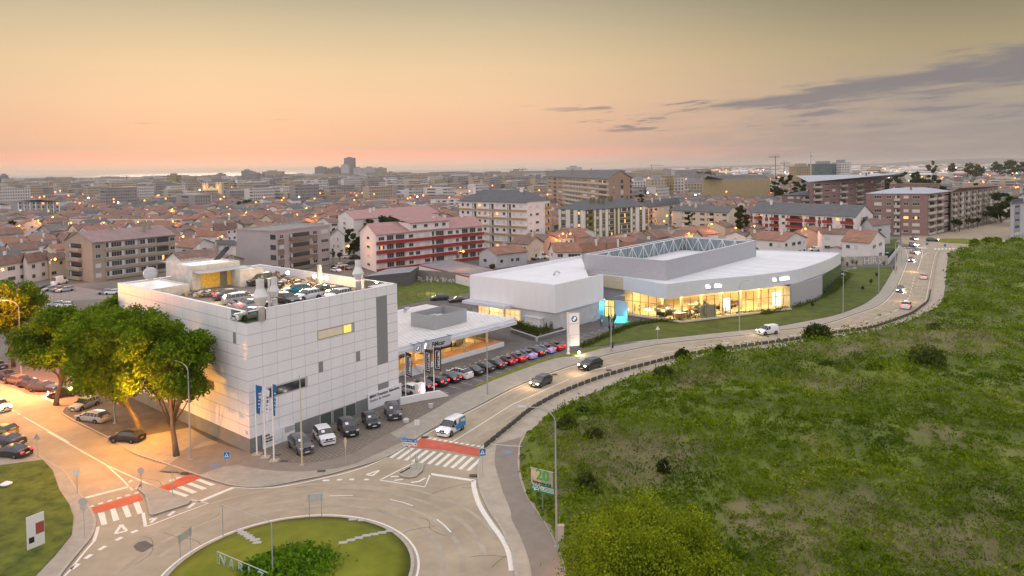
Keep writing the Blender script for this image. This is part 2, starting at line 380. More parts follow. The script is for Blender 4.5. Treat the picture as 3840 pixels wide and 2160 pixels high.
# verge beside the parked row
vg = [kC(1060,1205),kC(1100,1165),kC(1500,990),kC(2000,820),kC(2330,745),kD(300,1215),kD(600,1150),kD(1000,1085),kD(1010,1105),kD(600,1215),kD(300,1280),kC(2100,815),kC(1500,1035)]
slab('verge',vg,.17,m_lawn,'narrow grass verge between parked cars and pavement',z0=.1)
lawn = [c22(690,610),c22(930,585),c22(1110,555),c22(1380,528),c22(1700,497),c22(2000,465),c22(2440,420),kM(270,1238),kM(700,1158),kM(1000,1098),kM(1250,1018),kM(1450,928),kM(1560,848),kM(1640,778),kM(1730,638),kM(1810,498),kM(1800,440),kM(1290,450),kM(1100,470),kM(900,620),kM(860,840),kM(440,975),kB(1780,735),kB(1200,820),kB(700,875),kB(500,880),kB(100,960),c22(1100,400),c22(900,500)]
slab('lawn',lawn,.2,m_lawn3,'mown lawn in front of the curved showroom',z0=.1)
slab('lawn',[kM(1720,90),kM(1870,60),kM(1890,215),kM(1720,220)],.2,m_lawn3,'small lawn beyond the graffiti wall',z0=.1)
# path on the field side
path = [V2(p) for p in south] + [V2(p) for p in (kM(2560,240),kM(2545,400),kM(2520,700),kM(2490,880),kM(2400,1000),kM(2230,1065),kM(2060,1160),kM(1700,1260),kM(1480,1310),U3(3100,1275),U3(2900,1310),c22(2100,700),c22(1700,770),c22(1400,850),c22(1170,915),c22(1000,985),c22(640,1135),c22(350,1290),c22(190,1449),c32(150,0),c32(80,150),c32(75,380),c32(150,640),c32(350,940),c32(500,1250),c32(560,1449),U3(2200,2400),U3(2010,2500),U3(1940,2200),c31(2576,1230),c31(2530,1130),c31(2450,960),c31(2340,800),c31(2250,600),c31(2225,450),c31(2232,330))]
slab('path',path,.12,m_path,'sandy footpath along the field side of the road',side=m_kerb)
b = MB(); b.strip([V2(p) for p in cat([c31(2300,160),c31(2245,330),c31(2238,450),c31(2262,600),c31(2352,800),c31(2462,960),c31(2542,1130),c32(0,1180),c32(42,1449),U3(1950,2300)],4)],.25,.10,0,.05); struct(b.build('kerb',m_kerb),'stone kerb at the right side of the near roundabout')
b = MB(); b.sheet([V2(p) for p in cat([c31(2420,130),c31(2400,290),c31(2420,400),c31(2480,600),c31(2560,800),c32(0,900),c32(100,1100),c32(190,1400),U3(2000,2300)],3)+cat([U3(2170,2300),c32(545,1449),c32(485,1250),c32(335,940),c32(135,640),c32(60,380),c32(66,150),c32(100,60)],3)],.127)
struct(b.build('cycle_path',m_mauve),'mauve cycle track at the right side of the near roundabout')
b = MB(); b.strip([V2(c31(2370,133)),V2(c31(2576,150)),V2(c32(100,155))],.12,.130); struct(b.build('road_marking',m_white),'white line across the cycle track')
# pavement and grass on the left
west = [V2(p) for p in (c30(-900,-100),c30(-200,-60),c30(200,120),c30(440,280),c30(650,410),c30(750,560),c30(850,700),c30(940,850),c30(950,960),c30(900,1080),c30(800,1200),c30(600,1449),U3(150,2260),U3(-300,2600),U3(-700,2300),U3(-500,1700))]
wk = cat(west[2:14],4)
slab('pavement',west,.12,m_pave,'pavement on the left side of the near roundabout',side=m_kerb)
b = MB(); b.strip(wk,.25,.10,0,.05); struct(b.build('kerb',m_kerb),'stone kerb on the left side of the near roundabout')
slab('grass_bank',[c30(430,295),c30(530,400),c30(600,600),c30(700,750),c30(740,870),c30(720,1050),c30(560,1250),c30(370,1449),U3(30,2300),U3(-600,2500),U3(-600,1700),c30(-200,380),c30(150,330)],.2,m_lawn2,'rough grass at the lower left',z0=.1)
# splitter islands
def island(pts,label,mt=m_pave):
    slab('traffic_island',pts,.16,mt,label,side=m_kerb)
    q = [V2(p) for p in pts]; b = MB(); b.strip(q+[q[0],q[1]],.2,.15,0,.04); struct(b.build('kerb',m_kerb),'kerb round the '+label)
island([c30(1385,575),c30(1430,530),c30(1480,540),c30(1700,620),c30(1850,675),c30(1915,700),c30(1890,735),c30(1530,850),c30(1515,840),c30(1470,650)],'large splitter island on the left branch')
island([c31(1450,430),c31(1560,370),c31(1640,325),c31(1680,335),c31(1670,400),c31(1600,460),c31(1540,470),c31(1460,455)],'small splitter island by the wide crossing')
# central island: least-squares circle through the surveyed white line
cp = [c31(*p) for p in ((150,895),(600,832),(950,845),(1200,900),(1400,985),(1540,1100),(1610,1220),(1635,1330))]+[c30(*p) for p in ((1600,1440),(1800,1290),(2000,1180),(2240,1055))]
A_ = np.array([[2*p.x,2*p.y,1] for p in cp]); B_ = np.array([p.x**2+p.y**2 for p in cp]); sol = np.linalg.lstsq(A_,B_,rcond=None)[0]
RC = Vector((sol[0],sol[1])); RR = math.sqrt(sol[2]+sol[0]**2+sol[1]**2)
circ = lambda r,n=96,a0=0,a1=2*math.pi: [RC+Vector((math.cos(a0+(a1-a0)*i/n),math.sin(a0+(a1-a0)*i/n)))*r for i in range(n+1)]

slab('central_island',circ(RR-.35)[:-1],.16,m_kerb,'stone rim of the near roundabout island')
b = MB()
rings = [(RR-.65,.17),(RR-2,.3),(RR*.7,.5),(RR*.35,.7),(.01,.75)]
b.lathe([(r,z) for r,z in rings],(RC.x,RC.y,0),64); struct(b.build('lawn',m_lawn,smooth=True),'domed lawn of the near roundabout')
# ---- painted markings: one sheet per group
mk = MB(); ZM = .03
def line(pts,w=.16,z=ZM,b=None): (b or mk).strip([V2(p) for p in pts],w,z)
def poly(pts,z=ZM,b=None): (b or mk).sheet([V2(p) for p in pts],z)
def dashes(pts,w,on,off,z=ZM,b=None,start=0):
    pts = [V2(p) for p in pts]; d = -start; seg = []
    for i in range(len(pts)-1):
        a,c = pts[i],pts[i+1]; L = (c-a).length; k = max(1,int(L/.25))
        for j in range(k):
            q = a.lerp(c,j/k); dd = d+L*j/k
            if dd >= 0 and (dd % (on+off)) < on: seg.append(q)
            else:
                if len(seg) > 1: (b or mk).strip(seg,w,z)
                seg = []
        d += L
    if len(seg) > 1: (b or mk).strip(seg,w,z)
mk.strip(circ(RR),.2,ZM)
for q in (((985,820),(1050,808),(1080,930),(1020,942)),((1108,782),(1160,770),(1203,885),(1140,905)),((1225,755),(1280,740),(1325,850),(1270,865)),((1340,718),(1395,700),(1440,815),(1385,832)),
          ((1690,600),(1745,585),(1905,640),(1850,662)),((1780,560),(1835,545),(1990,605),(1935,622)),((1875,525),(1925,510),(2085,568),(2035,585)),((1965,485),(2015,475),(2170,530),(2120,545))):
    poly([c30(*p) for p in q])
L0,L1 = c31(1335,261),c31(2150,394); LV = c31(1490,150)-L0; n_ = 11
for i in range(n_):
    a = L0.lerp(L1,i/(n_-.55)); c = L0.lerp(L1,(i+.47)/(n_-.55)); poly([a,c,c+LV*(1-.0*i),a+LV])
line([c30(480,0),c30(1080,340),c30(1560,555)],.18); line([c30(1080,345),c30(1210,460),c30(1335,590)],.18)
line([c30(855,665),c30(1310,550)],.45); line([c30(1440,815),c30(1465,955)],.3); line([c30(1470,955),c30(1800,830),c30(2095,720),c30(1850,668)],.18)
line([c30(2000,705),c30(2350,560)],.5); line([c30(985,955),c30(970,1020),c30(945,1105)],.3)
for p in ((895,750),(985,722),(1078,694),(1170,666),(1258,640),(1350,614),(1700,488),(1770,462)):
    poly([c30(p[0],p[1]),c30(p[0]+45,p[1]-12),c30(p[0]+55,p[1]-2),c30(p[0]+8,p[1]+12)])
def tri(cr,a,b_,c_,w=.28):
    P = [V2(cr(*a)),V2(cr(*b_)),V2(cr(*c_))]
    for i in range(3): mk.strip([P[i],P[(i+1) % 3]],w,ZM+.001*i)
tri(c30,(1220,935),(1275,998),(1160,1025)); tri(c31,(1110,430),(1240,388),(1172,442))
line([c30(1500,885),c30(1550,870)],.3); line([c30(1515,915),c30(1575,865)],.3); line([c30(1695,845),c30(1755,800)],.35); line([c30(1890,770),c30(1960,715)],.35); line([c30(1375,575),c30(1410,525)],.3); line([c30(1300,510),c30(1325,485)],.3)
dashes(cat([c30(720,1385),c30(890,1255),c30(1100,1130),c30(1290,1030),c30(1460,965)]),.42,1.0,.6)
dashes(cat([c31(670,491),c31(940,480),c31(1205,482)]),.4,.8,.6)
line([c31(1245,487),c31(1590,310)],.2); line([c31(1245,487),c31(1700,555),c31(1755,425)],.22); line([c31(1755,425),c31(2195,492)],.5)
line(cat([c31(2192,490),c31(2195,570),c31(2250,740),c31(2370,930),c31(2480,1080),c31(2545,1220),c32(0,1400)]),.5)
line([c31(1355,452),c31(1440,448)],.3); line([c31(1390,490),c31(1480,478)],.3); line([c31(1560,512),c31(1640,500),c31(1705,465)],.3); line([c31(1480,388),c31(1580,372)],.25)
line(cat([c31(1325,258),c31(1100,352),c31(900,415),c31(700,462),c31(300,545),c31(0,568),c30(2340,558)]),.2)
line([c31(740,645),c31(860,642),c31(975,642)],.14); line([c31(1350,682),c31(1470,708),c31(1580,745)],.14); line([c31(1820,880),c31(1900,945),c31(1962,1012)],.16)
line(cat([c30(700,1400),c30(850,1210),c30(945,1105)]),.2); line([c30(600,1500),c30(700,1400)],.2)
line([kN(360,1062),kN(1040,1449)],.2); dashes([kN(-200,740),kN(360,1060)],.22,1.2,1.0)
poly([kN(600,745),kN(660,740),kN(840,825),kN(790,842)])
nn_ = [V2(p) for p in north]; ss_ = [V2(p) for p in south]
mk.strip(offs(nn_,-.45),.14,ZM); mk.strip(offs(ss_,.35),.16,ZM)
line([c31(2290,160),c31(2440,60),c31(2576,-60)],.2)
line([c31(1960,110),c31(2140,0),c22(0,1175),c22(570,920)],.16)
for a,b_ in (((620,898),(770,850)),((1190,728),(1410,680)),((1505,656),(1740,620)),((1840,603),(2090,570)),((2210,550),(2430,535))): line([c22(*a),c22(*b_)],.16)
def arrow(cr,a,b_,w=.9):                   # lane-drop arrow: shaft and slanted head
    a,b_ = V2(cr(*a)),V2(cr(*b_)); t = (b_-a).normalized(); q = Vector((-t.y,t.x)); L = (b_-a).length
    mk.strip([a+t*L*.35,b_],.18,ZM); mk.sheet([a,a+t*L*.45+q*w*.15,a+t*L*.38-q*w*.55],ZM+.002)
arrow(c22,(780,835),(1150,750)); arrow(c22,(2090,556),(2300,545))
cl_ = [kM(420,1362),kM(815,1305),kM(1150,1245),kM(1440,1172),kM(1660,1098),kM(1840,1028),kM(1920,980),kM(2000,900),kM(2050,800),kM(2090,640),kM(2110,560)]
dashes(cat(cl_,4),.16,3.2,2.4); line([kM(2150,480),kM(2200,330),kM(2215,260),kM(2205,195)],.2)
line(cat([kM(2200,330),kM(2240,270),kM(2320,232),kM(2450,240)],4),.16)
for i in range(7):
    a = kM(1985,180).lerp(kM(2100,180),i/6.0) if i < 4 else kM(2165,183).lerp(kM(2240,185),(i-4)/2.0)
    c = a+Vector((.9,0,0)); poly([a,c,c+Vector((.3,3.4,0)),a+Vector((.3,3.4,0))])
for i in range(9):
    a = kR(1370,1205).lerp(kR(1760,1200),i/8.0); poly([a,a+Vector((.8,0,0)),a+Vector((3.5,4.5,0)),a+Vector((2.7,4.5,0))])
line([kR(1230,1145),kR(1280,1195),kR(1560,1190)],.25)
struct(mk.build('road_marking',m_white),'white painted road lines, crossings and arrows')
rd = MB()
poly([c31(1505,150),c31(1640,65),c31(1960,110),c31(2290,180),c31(2245,250),c31(1900,185)],.027,rd)
poly([c30(900,770),c30(1150,695),c30(1400,625),c30(1450,690),c30(1180,765),c30(930,825)],.027,rd)
poly([c30(1560,570),c30(1730,510),c30(1890,430),c30(2010,445),c30(1990,480),c30(1880,520),c30(1690,595),c30(1610,600)],.027,rd)
struct(rd.build('road_marking',m_red),'red painted cycle crossings')
for i in range(13):
    pass
sq = MB()
for i in range(12):
    a = c31(1665,62).lerp(c31(2270,160),i/11); sq.sheet([V2(a),V2(a)+Vector((.42,-.1)),V2(a)+Vector((.62,.3)),V2(a)+Vector((.2,.4))],.034)
tk = MB()
for r_,w_,a0_,a1__ in ((RR+2.0,.5,-.2,2.9),(RR+3.7,.45,0,3.1),(RR+5.6,.5,.1,2.7),(RR+7.3,.4,.3,2.3)): tk.strip(circ(r_,70,a0_,a1__),w_,.021)
for o_ in (-1.2,-2.7,-4.9,-6.4): tk.strip(offs(nn_,o_),.42,.0265)
struct(tk.build('tyre_tracks',M('asphalt_worn',(.37,.315,.24),.75,.22,.3)),'paler worn wheel tracks on the asphalt')
ck = MB(); rk = random.Random(4)
for i in range(34):
    p = V2(RC)+Vector((rk.uniform(-26,26),rk.uniform(-10,26)))
    if (p-RC).length < RR+.8: continue
    pts = [p]; d_ = rk.uniform(0,6.28)
    for k_ in range(7): d_ += rk.uniform(-.5,.5); pts.append(pts[-1]+Vector((math.cos(d_),math.sin(d_)))*rk.uniform(.4,1.2))
    ck.strip(pts,.05,.0225)
struct(ck.build('asphalt_crack',M('crack',(.12,.10,.085),.95,0)),'fine sealed cracks in the roundabout asphalt')
struct(sq.build('road_marking',m_white),'row of small white squares along the wide red crossing')
pt = MB(); poly([c30(1340,1150),c30(1390,1110),c30(1460,1095),c30(1565,1150),c30(1500,1190),c30(1425,1212),c30(1370,1190)],.02,pt)
struct(pt.build('road_patch',M('asphalt_patch',(.13,.115,.10),.9,.2,1)),'dark asphalt repair patch on the roundabout road')
# manholes, gullies, blue cycle discs
dk = MB()
for q in (c31(660,405),c31(1700,60),c31(2190,447),c30(1862,425),kI(1215,930),kI(1065,810),c22(430,875),c22(975,832)):
    dk.sheet([V2(q)+Vector((a,b_)) for a,b_ in ((-.45,-.3),(.45,-.3),(.45,.3),(-.45,.3))],.142)
struct(dk.build('drain_cover',M('iron',(.07,.065,.06),.7,.2)),'dark iron drain covers in road and pavement')
dk = MB()
for q in (c31(1475,72),c31(2535,215),c30(2160,353)):
    dk.lathe([(.55,0),(.55,.004)],(q.x,q.y,.137),20)
struct(dk.build('road_marking',M('blue_disc',(.16,.24,.36),.7,.2,4)),'blue painted cycle discs on the tracks')
# bay lines of the lot
lb = MB(); m_dim = M('bay_paint',(.5,.48,.44),.8,.2,2)
BAY0,BAY1 = kC(400,1320),kC(2320,745)
for i in range(15):
    a = V2(kC(1335,1068))+V2(DIR1)*2.56*(i-6); lb.strip([a,a+V2(DIR2)*2.6],.1,.128)
for (x,y),(x2,y2) in (((530,905),(830,970)),((600,848),(1000,925)),((750,798),(1120,880)),((890,752),(1120,798)),((1030,708),(1340,765)),((1200,670),(1450,715)),((150,995),(250,1015)),((530,990),(720,1030))):
    lb.strip([V2(kD(x,y)),V2(kD(x2,y2))],.1,.128); q = V2(kD(x,y)); lb.strip([q-V2(DIR1)*.5,q+V2(DIR1)*.5],.1,.130)
struct(lb.build('road_marking',m_dim),'thin pale bay lines of the forecourt')
# ------------------------------------------------------------------ the dealership buildings
m_clad = M('white_cladding',(.80,.79,.80),.42,.035,.7,spec=.45,vert=.25)
m_clad2 = M('white_render',(.78,.77,.76),.7,.06,.5)
m_joint = M('cladding_joint',(.47,.46,.47),.7,0)
m_plinth = M('grey_plinth',(.20,.215,.215),.6,.15,.6)
m_dkpan = M('dark_grey_louvre',(.235,.24,.245),.55,.06,4)
m_deck = M('roof_deck',(.20,.185,.165),.85,.25,.5)
m_dark = glass('dark_glass',(.025,.03,.03),.08)
m_blind = M('beige_blind',(.62,.55,.44),.7,.05,1,emit=px((255,214,150)),es=.12)
m_lity = M('lit_interior',(.8,.6,.25),.6,.25,2,emit=px((255,196,70)),es=1.0)
m_metal = M('steel_grey',(.42,.43,.44),.4,.08,2,metal=.5)
m_galv = M('galvanised',(.50,.51,.52),.45,.1,3,metal=.3)
m_pipe = M('chimney_white',(.66,.65,.64),.5,.08,2)
m_black = M('black',(.02,.02,.02),.5,0)
m_txt = M('navy_lettering',(.015,.018,.04),.6,0)
m_board = M('sign_board_white',(.82,.82,.84),.5,.03,1)
m_conc = M('pale_concrete',(.50,.50,.51),.8,.12,.5,bump=.1)
m_lilac = M('grey_brick_screen',(.40,.395,.42),.8,.13,3.5,bump=.5)
m_roofw = M('white_roof_membrane',(.74,.75,.77),.5,.05,.25)
m_inner = M('screen_inside',(.26,.31,.34),.6,.1,1)
m_corr = M('corrugated_roof',(.80,.78,.76),.5,.12,.5)
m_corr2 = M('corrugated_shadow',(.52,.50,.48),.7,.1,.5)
m_fascia = M('white_fascia',(.66,.68,.72),.4,.04,.6)
m_mull = M('brass_mullion',(.45,.38,.22),.4,.05,1)
m_floorw = M('showroom_floor',(.66,.58,.44),.3,.1,.8,spec=.6)
m_wallw = M('showroom_wall',(.72,.62,.44),.7,.08,.5)
m_ceil = M('showroom_ceiling',(.55,.47,.33),.7,.1,.4)
m_lampw = M('lamp_warm',(1,.9,.7),.5,0,emit=(1,.80,.45),es=9)
def clearglass(name,tint=(.9,.9,.85),gl=.08):
    m = bpy.data.materials.new(name); m.use_nodes = True; t = m.node_tree; t.nodes.clear()
    a = t.nodes.new('ShaderNodeBsdfTransparent'); a.inputs[0].default_value = (*tint,1)
    b = t.nodes.new('ShaderNodeBsdfGlossy'); b.inputs['Roughness'].default_value = .03
    x = t.nodes.new('ShaderNodeMixShader'); x.inputs[0].default_value = gl; o = t.nodes.new('ShaderNodeOutputMaterial')
    t.links.new(a.outputs[0],x.inputs[1]); t.links.new(b.outputs[0],x.inputs[2]); t.links.new(x.outputs[0],o.inputs[0]); return m
m_cg = clearglass('clear_glass'); m_cg2 = clearglass('balustrade_glass',(.75,.82,.8),.2)
UP = Vector((0,0,1))
# ---- box building with the car park on its roof
P0 = U3(938.4,1703.5); hB = hfrom(938,1703.5,1167.6)
PR = U3(1488.3,1064.6,hB); PL = U3(441.1,1062,hB)
fd = Vector((PR.x-P0.x,PR.y-P0.y,0)); LF = fd.length; fd.normalize()
ld = Vector((PL.x-P0.x,PL.y-P0.y,0)); LL = ld.length; ld.normalize()
fn = Vector((fd.y,-fd.x,0)); ln = Vector((-ld.y,ld.x,0))     # outward normals
print('BOX',hB,LF,LL,fd.dot(ld),fd,ld)
zJ = [hfrom(938,1703.5,y) for y in (1167.6,1209.6,1254.3,1297.7,1340.7,1385.5,1428.3,1472.1,1515.5,1559.1,1601.9,1645.6)]
zD = zJ[1]-.05
t = thing('office_building',P0,'large white panelled building with cars parked on its roof','building')
def fpt(u,z,o=0): return P0+fd*u+UP*z+fn*o
def lpt(u,z,o=0): return P0+ld*u+UP*z+ln*o
quad = [P0,P0+fd*LF,P0+fd*LF+ld*LL,P0+ld*LL]
b = MB(); b.prism(quad,zJ[11],zD,0,1)
T = .35; g1 = (PR-PR).length
uF = (U3(979,1155,hB)-Vector((P0.x,P0.y,hB))).dot(fd); uL = (U3(863.5,1159,hB)-Vector((P0.x,P0.y,hB))).dot(ld)
b.obox(fpt(uF,zD),fd*(LF-uF),-fn*T,UP*(hB-zD),0)
b.obox(lpt(uL,zD),ld*(LL-uL),-ln*T,UP*(hB-zD),0)
rs = P0+fd*LF                                                    # right side wall, with a glazed gap
b.obox(rs+UP*zD+ld*T,ld*2.2,-fd*T,UP*(hB-zD),0); b.obox(rs+UP*zD+ld*7.6,ld*(LL-7.6),-fd*T,UP*(hB-zD),0)
b.obox(P0+ld*LL+UP*zD+fd*T,fd*(LF-2*T),-ld*T,UP*(hB-zD),0)
wall = b.build('wall',[m_clad,m_deck],t)
b = MB(); b.prism(quad,0,zJ[11]); b.build('plinth',m_plinth,t)
b = MB()
for z in zJ[1:11]:
    b.obox(fpt(0,z-.035,.0),fd*LF,fn*.006,UP*.07); b.obox(lpt(0,z-.035,0),ld*LL,ln*.006,UP*.07)
for i in range(1,12): b.obox(fpt(LF*i/12-.02,zJ[11],.0),fd*.045,fn*.005,UP*(hB-zJ[11]))
for i in range(1,16): b.obox(lpt(LL*i/16-.015,zJ[11],0),ld*.03,ln*.005,UP*(hB-zJ[11]))
b.build('panel_joint',m_joint,t)
b = MB()
for a,dd,L in ((fpt(0,hB,.03),fd,LF),(lpt(0,hB,.03),ld,LL),(rs+UP*hB+fd*.03,ld,LL)):
    b.obox(a,dd*L,(-fn if dd == fd else (-ln if a == lpt(0,hB,.03) else -fd))*(T+.06),UP*.05)
b.build('coping',m_clad2,t)
for a in ((fpt(0,zD,-.05),fd*uF,-fn*.02),(lpt(0,zD,-.05),ld*uL,-ln*.02),(rs+UP*zD+ld*2.5,ld*5.1,-fd*.03)): b = MB(); b.obox(*a,UP*(hB-zD)); b.build('balustrade',m_cg2,t)
pw = LF/12
def fpanel(name,u0,u1,z0,z1,mat,o=.012):
    q = MB(); q.obox(fpt(u0*pw,z0,0),fd*((u1-u0)*pw),fn*o,UP*(z1-z0)); return q.build(name,mat,t)
fpanel('louvre_panel',10,11,zJ[8],zJ[1],m_dkpan); fpanel('louvre_panel',10,11,zJ[11],zJ[10],m_dkpan)
fpanel('louvre_panel',5.02,5.36,zJ[7],zJ[6],m_dkpan); fpanel('louvre_panel',8.1,8.45,zJ[7],zJ[6],m_dkpan)
w1 = fpanel('window',4.98,8.02,zJ[4]+.1,zJ[3]-.05,m_dkpan); w1['label'] = 'long window with beige blind and a yellow lit end'
q = MB(); q.obox(fpt(5.03*pw,zJ[4]+.18,.0),fd*(1.98*pw),fn*.02,UP*(zJ[3]-zJ[4]-.3)); q.build('blind',m_blind,w1,world=True) if False else None
for nm,u0,u1,mt in (('blind',5.04,7.02,m_blind),('lit_pane',7.1,7.74,m_lity),('glass_pane',7.76,7.96,m_galv)):
    fpanel(nm,u0,u1,zJ[4]+.2,zJ[3]-.14,mt,.02)
w2 = fpanel('window',1.05,4.15,zJ[8]+.05,zJ[7]-.05,m_galv,.02); fpanel('glass_pane',1.1,3.95,zJ[8]+.15,zJ[7]-.15,m_dark,.03)
for i in range(3):
    fpanel('window',5.0+i*1.02,5.96+i*1.02,.05,zJ[11]-.02,m_galv,.02); fpanel('glass_pane',5.07+i*1.02,5.9+i*1.02,.12,zJ[11]-.1,M('green_glass',(.08,.10,.095),.15,0,spec=.8),.035)
def lpanel(name,xs0,xs1,z0,z1,mat,o=.012):
    a = (U3(xs0,1167.6-(924-xs0)*.2187,hB)-P0).dot(ld); c = (U3(xs1,1167.6-(924-xs1)*.2187,hB)-P0).dot(ld)
    q = MB(); q.obox(lpt(a,z0,0),ld*(c-a),ln*o,UP*(z1-z0)); return q.build(name,mat,t)
lpanel('louvre_panel',893,882,zJ[3],zJ[2],m_dkpan)
lpanel('window',806,722,zJ[8]+.1,zJ[7]-.05,m_galv,.015); lpanel('glass_pane',803,725,zJ[8]+.2,zJ[7]-.12,M('dim_glass',(.14,.10,.06),.2,.5,1,spec=.8),.03)
q = MB(); q.obox(lpt(.35,zJ[11]+.4,0),ld*.5,ln*.03,UP*.45); q.build('small_sign',m_joint,t)
# sign boards standing against the foot of the facade
def board(u0,u1,zt,lab):
    a = fpt(u0*pw,.12,.12); s = thing('sign_board',a,lab,'sign board'); q = MB(); q.obox(a,fd*((u1-u0)*pw),fn*.12,UP*(zt-.12)); q.build('panel',m_board,s); return s,a+fn*.135
rzF = math.atan2(fd.y,fd.x)
s1,a1 = board(.78,3.02,1.95,'white sign board with navy lettering behind the three flagpoles')
for i,(tx) in enumerate(('BMW','Premium','Selection.')): text_on(s1,'lettering',tx,.36,m_txt,a1+fd*.12+UP*(1.35-i*.33),rzF,bold=.012)
q = MB()
for i in range(7): q.obox(a1+fd*(3.1)+UP*(1.62-i*.1),fd*(1.3+.35*((i*7) % 3)),fn*.004,UP*.035)
q.obox(a1+fd*(2.75)-UP*.02,fd*.02,fn*.004,UP*1.8); q.obox(a1+fd*.1+UP*.42,fd*2.4,fn*.004,UP*.015)
q.build('small_print',m_txt,s1)
s2,a2 = board(8.98,12.12,2.35,'white sign board at the right end of the panelled facade')
text_on(s2,'lettering','BMW Premium Selection.',.56,m_txt,a2+fd*.25+UP*1.55,rzF,bold=.016)
text_on(s2,'lettering','Usados de Seleção.',.52,m_txt,a2+fd*.25+UP*1.0,rzF)
# ---- volumes on the roof
def vol(name,pts,z0,z1,mats,lab,cat_,par=True,rim=.18):
    c = sum(pts,Vector())/len(pts); c = Vector((c.x,c.y,z0)); th = thing(name,c,lab,cat_)
    q = MB(); q.prism(pts,z0,z1-rim,0,1)
    n = len(pts)
    for i in range(n):
        a,e = V3(pts[i],z1-rim),V3(pts[(i+1) % n],z1-rim); dd = (e-a).normalized(); inn = Vector((-dd.y,dd.x,0))
        if (c-a).dot(inn) < 0: inn = -inn
        q.obox(a+dd*(0 if i % 2 else .2),dd*((e-a).length-(0 if i % 2 else .4)),inn*.2,UP*rim)
    q.build('wall',mats,th); return th
zU = 19.0
a_,b__,c_ = kJ(862,238,zU),kJ(1145,280,zU),kJ(1787,205,zU)
m_stain = M('stained_white_wall',(.62,.585,.53),.8,.22,.9,bump=.05)
rv = vol('rooftop_building',[a_,b__,c_,a_+c_-b__],zD,zU,[m_stain,m_roofw],'tall stained white block on the roof with a yellow lit shed front','building')
dU = (c_-b__); LU = dU.length; dU.normalize(); nU = Vector((dU.y,-dU.x,0))
q = MB(); q.obox(V3(b__+dU*1.3+nU*.02,zD+.1),dU*(LU-1.9),nU*.05,UP*2.55); q.build('shutter',M('lit_shutter',(.55,.36,.08),.6,.5,3,emit=px((255,180,40)),es=.22),rv)
q = MB(); q.obox(V3(b__+dU*4.4+nU*.08,zD+.1),dU*1.2,nU*.03,UP*2.5); q.build('door',M('grey_shutter',(.25,.25,.2),.6,.2,3),rv)
q = MB(); q.obox(V3(b__+dU*.1+nU*.02,zD+2.78),dU*(LU+.6),nU*1.5-UP*.25,UP*.08); q.build('awning',m_galv,rv)
q = MB()
for i in range(9): q.obox(V3(a_+(b__-a_)*.1+dU*(.6+i*LU/10),zU-.17),dU*.06,(a_-b__).normalized()*((a_-b__).length-1)*-1 if False else (a_-b__)*.8,UP*.05)
q.build('roof_rib',m_galv,rv)
d_,e_,f_ = kJ(1787,330,18.0),kJ(2100,303,18.0),kJ(1890,268,18.0)
vol('rooftop_building',[d_,e_,e_+(f_-e_)*1.0,d_+(f_-e_)*1.0],zD,18.0,[m_stain,m_roofw],'lower stained white block beside the tall one on the roof','building')
L0_,F0_,G0_ = kJ(160,512,hB-.02),kJ(590,598,hB-.02),kJ(1053,515,hB-.02)
F0_ = P0+ld*((F0_-P0).dot(ld))-ln*.4; F0_.z = 0; L0_ = P0+ld*(LL-.4)-ln*.4; gl = (V3(G0_,0)-F0_); gl = fd*gl.dot(fd)
vol('rooftop_building',[F0_,F0_+gl,L0_+gl,L0_],zD,hB+.02,[m_stain,m_corr],'low white block with ribbed roof at the left corner of the roof','building')
# solar panel, dish, chimneys, floodlights
a = kJ(1560,200,zU); sp_ = thing('solar_panel',a,'tilted solar water panel standing on the tall rooftop block','solar panel')
q = MB(); q.obox(a+Vector((-1.2,-.6,.1)),Vector((1.5,0,0)).lerp(dU*2.1,1)*.5,Vector((1.5,.9,1.9)),UP*.12); q.build('panel',glass('solar_glass',(.03,.035,.05)),sp_)
q = MB(); q.cyl(a+Vector((.9,.6,0)),a+Vector((.9,.6,2.0)),.04); q.cyl(a+Vector((1.5,.4,0)),a+Vector((1.5,.4,1.9)),.04); q.cyl(a+Vector((.9,.6,2.0)),a+Vector((1.6,.4,1.9)),.04); q.build('frame',m_galv,sp_)
a = kJ(590,480,hB); ds = thing('satellite_dish',a,'white round dish on the low rooftop block','satellite dish')
q = MB(); q.lathe([(.05,0),(.5,.05),(.9,.22),(1.05,.42),(1.03,.44),(.45,.12),(.05,.06)],(0,0,0),20); dm = q.mesh('dish',[m_galv],smooth=True); child('dish',dm,ds,(0,0,1.0),rot=(R(70),0,R(-150)))
q = MB(); q.cyl(a,a+UP*1.0,.07); q.build('post',m_galv,ds)
def chimney(base,ht,r,rc,lab,mat=m_pipe,z1=.36,z2=.62):
    c = thing('chimney',base,lab,'chimney','flue chimneys on the panelled building')
    q = MB(); q.lathe([(r,0),(r,ht*(1-z2)-.25),(r+.03,ht*(1-z2)-.22)],(base.x,base.y,base.z),18); q.build('flue',mat,c,smooth=True)
    q = MB(); q.lathe([(r,ht*(1-z2)),(rc,ht*(1-z2)+ (z2-z1)*ht*.48),(rc,ht*(1-z2)+(z2-z1)*ht*.53),(r,ht*(1-z1))],(base.x,base.y,base.z),18); q.build('cowl',mat,c)
    q = MB(); q.lathe([(r,ht*(1-z1)),(r,ht-.02),(r*.86,ht),(r*.86,ht-.4)],(base.x,base.y,base.z),18); q.build('pipe',mat,c,smooth=False)
chimney(kE(1600,880,zD)+fd*.1-fn*.1,4.95,.47,.9,'white flue chimney with conical cowl nearest the glazed corner',z1=.22,z2=.62)
chimney(kE(1885,800,zD),4.9,.36,.6,'slimmer white flue chimney second from the glazed corner',z1=.2,z2=.5)
chimney(kL(1290,700,zD),3.9,.34,.62,'shiny metal flue chimney between the two floodlights',m_galv,z1=.28,z2=.78)
chimney(kL(2065,790,zD),5.0,.41,.8,'white flue chimney near the right end of the roof',z1=.2,z2=.55)
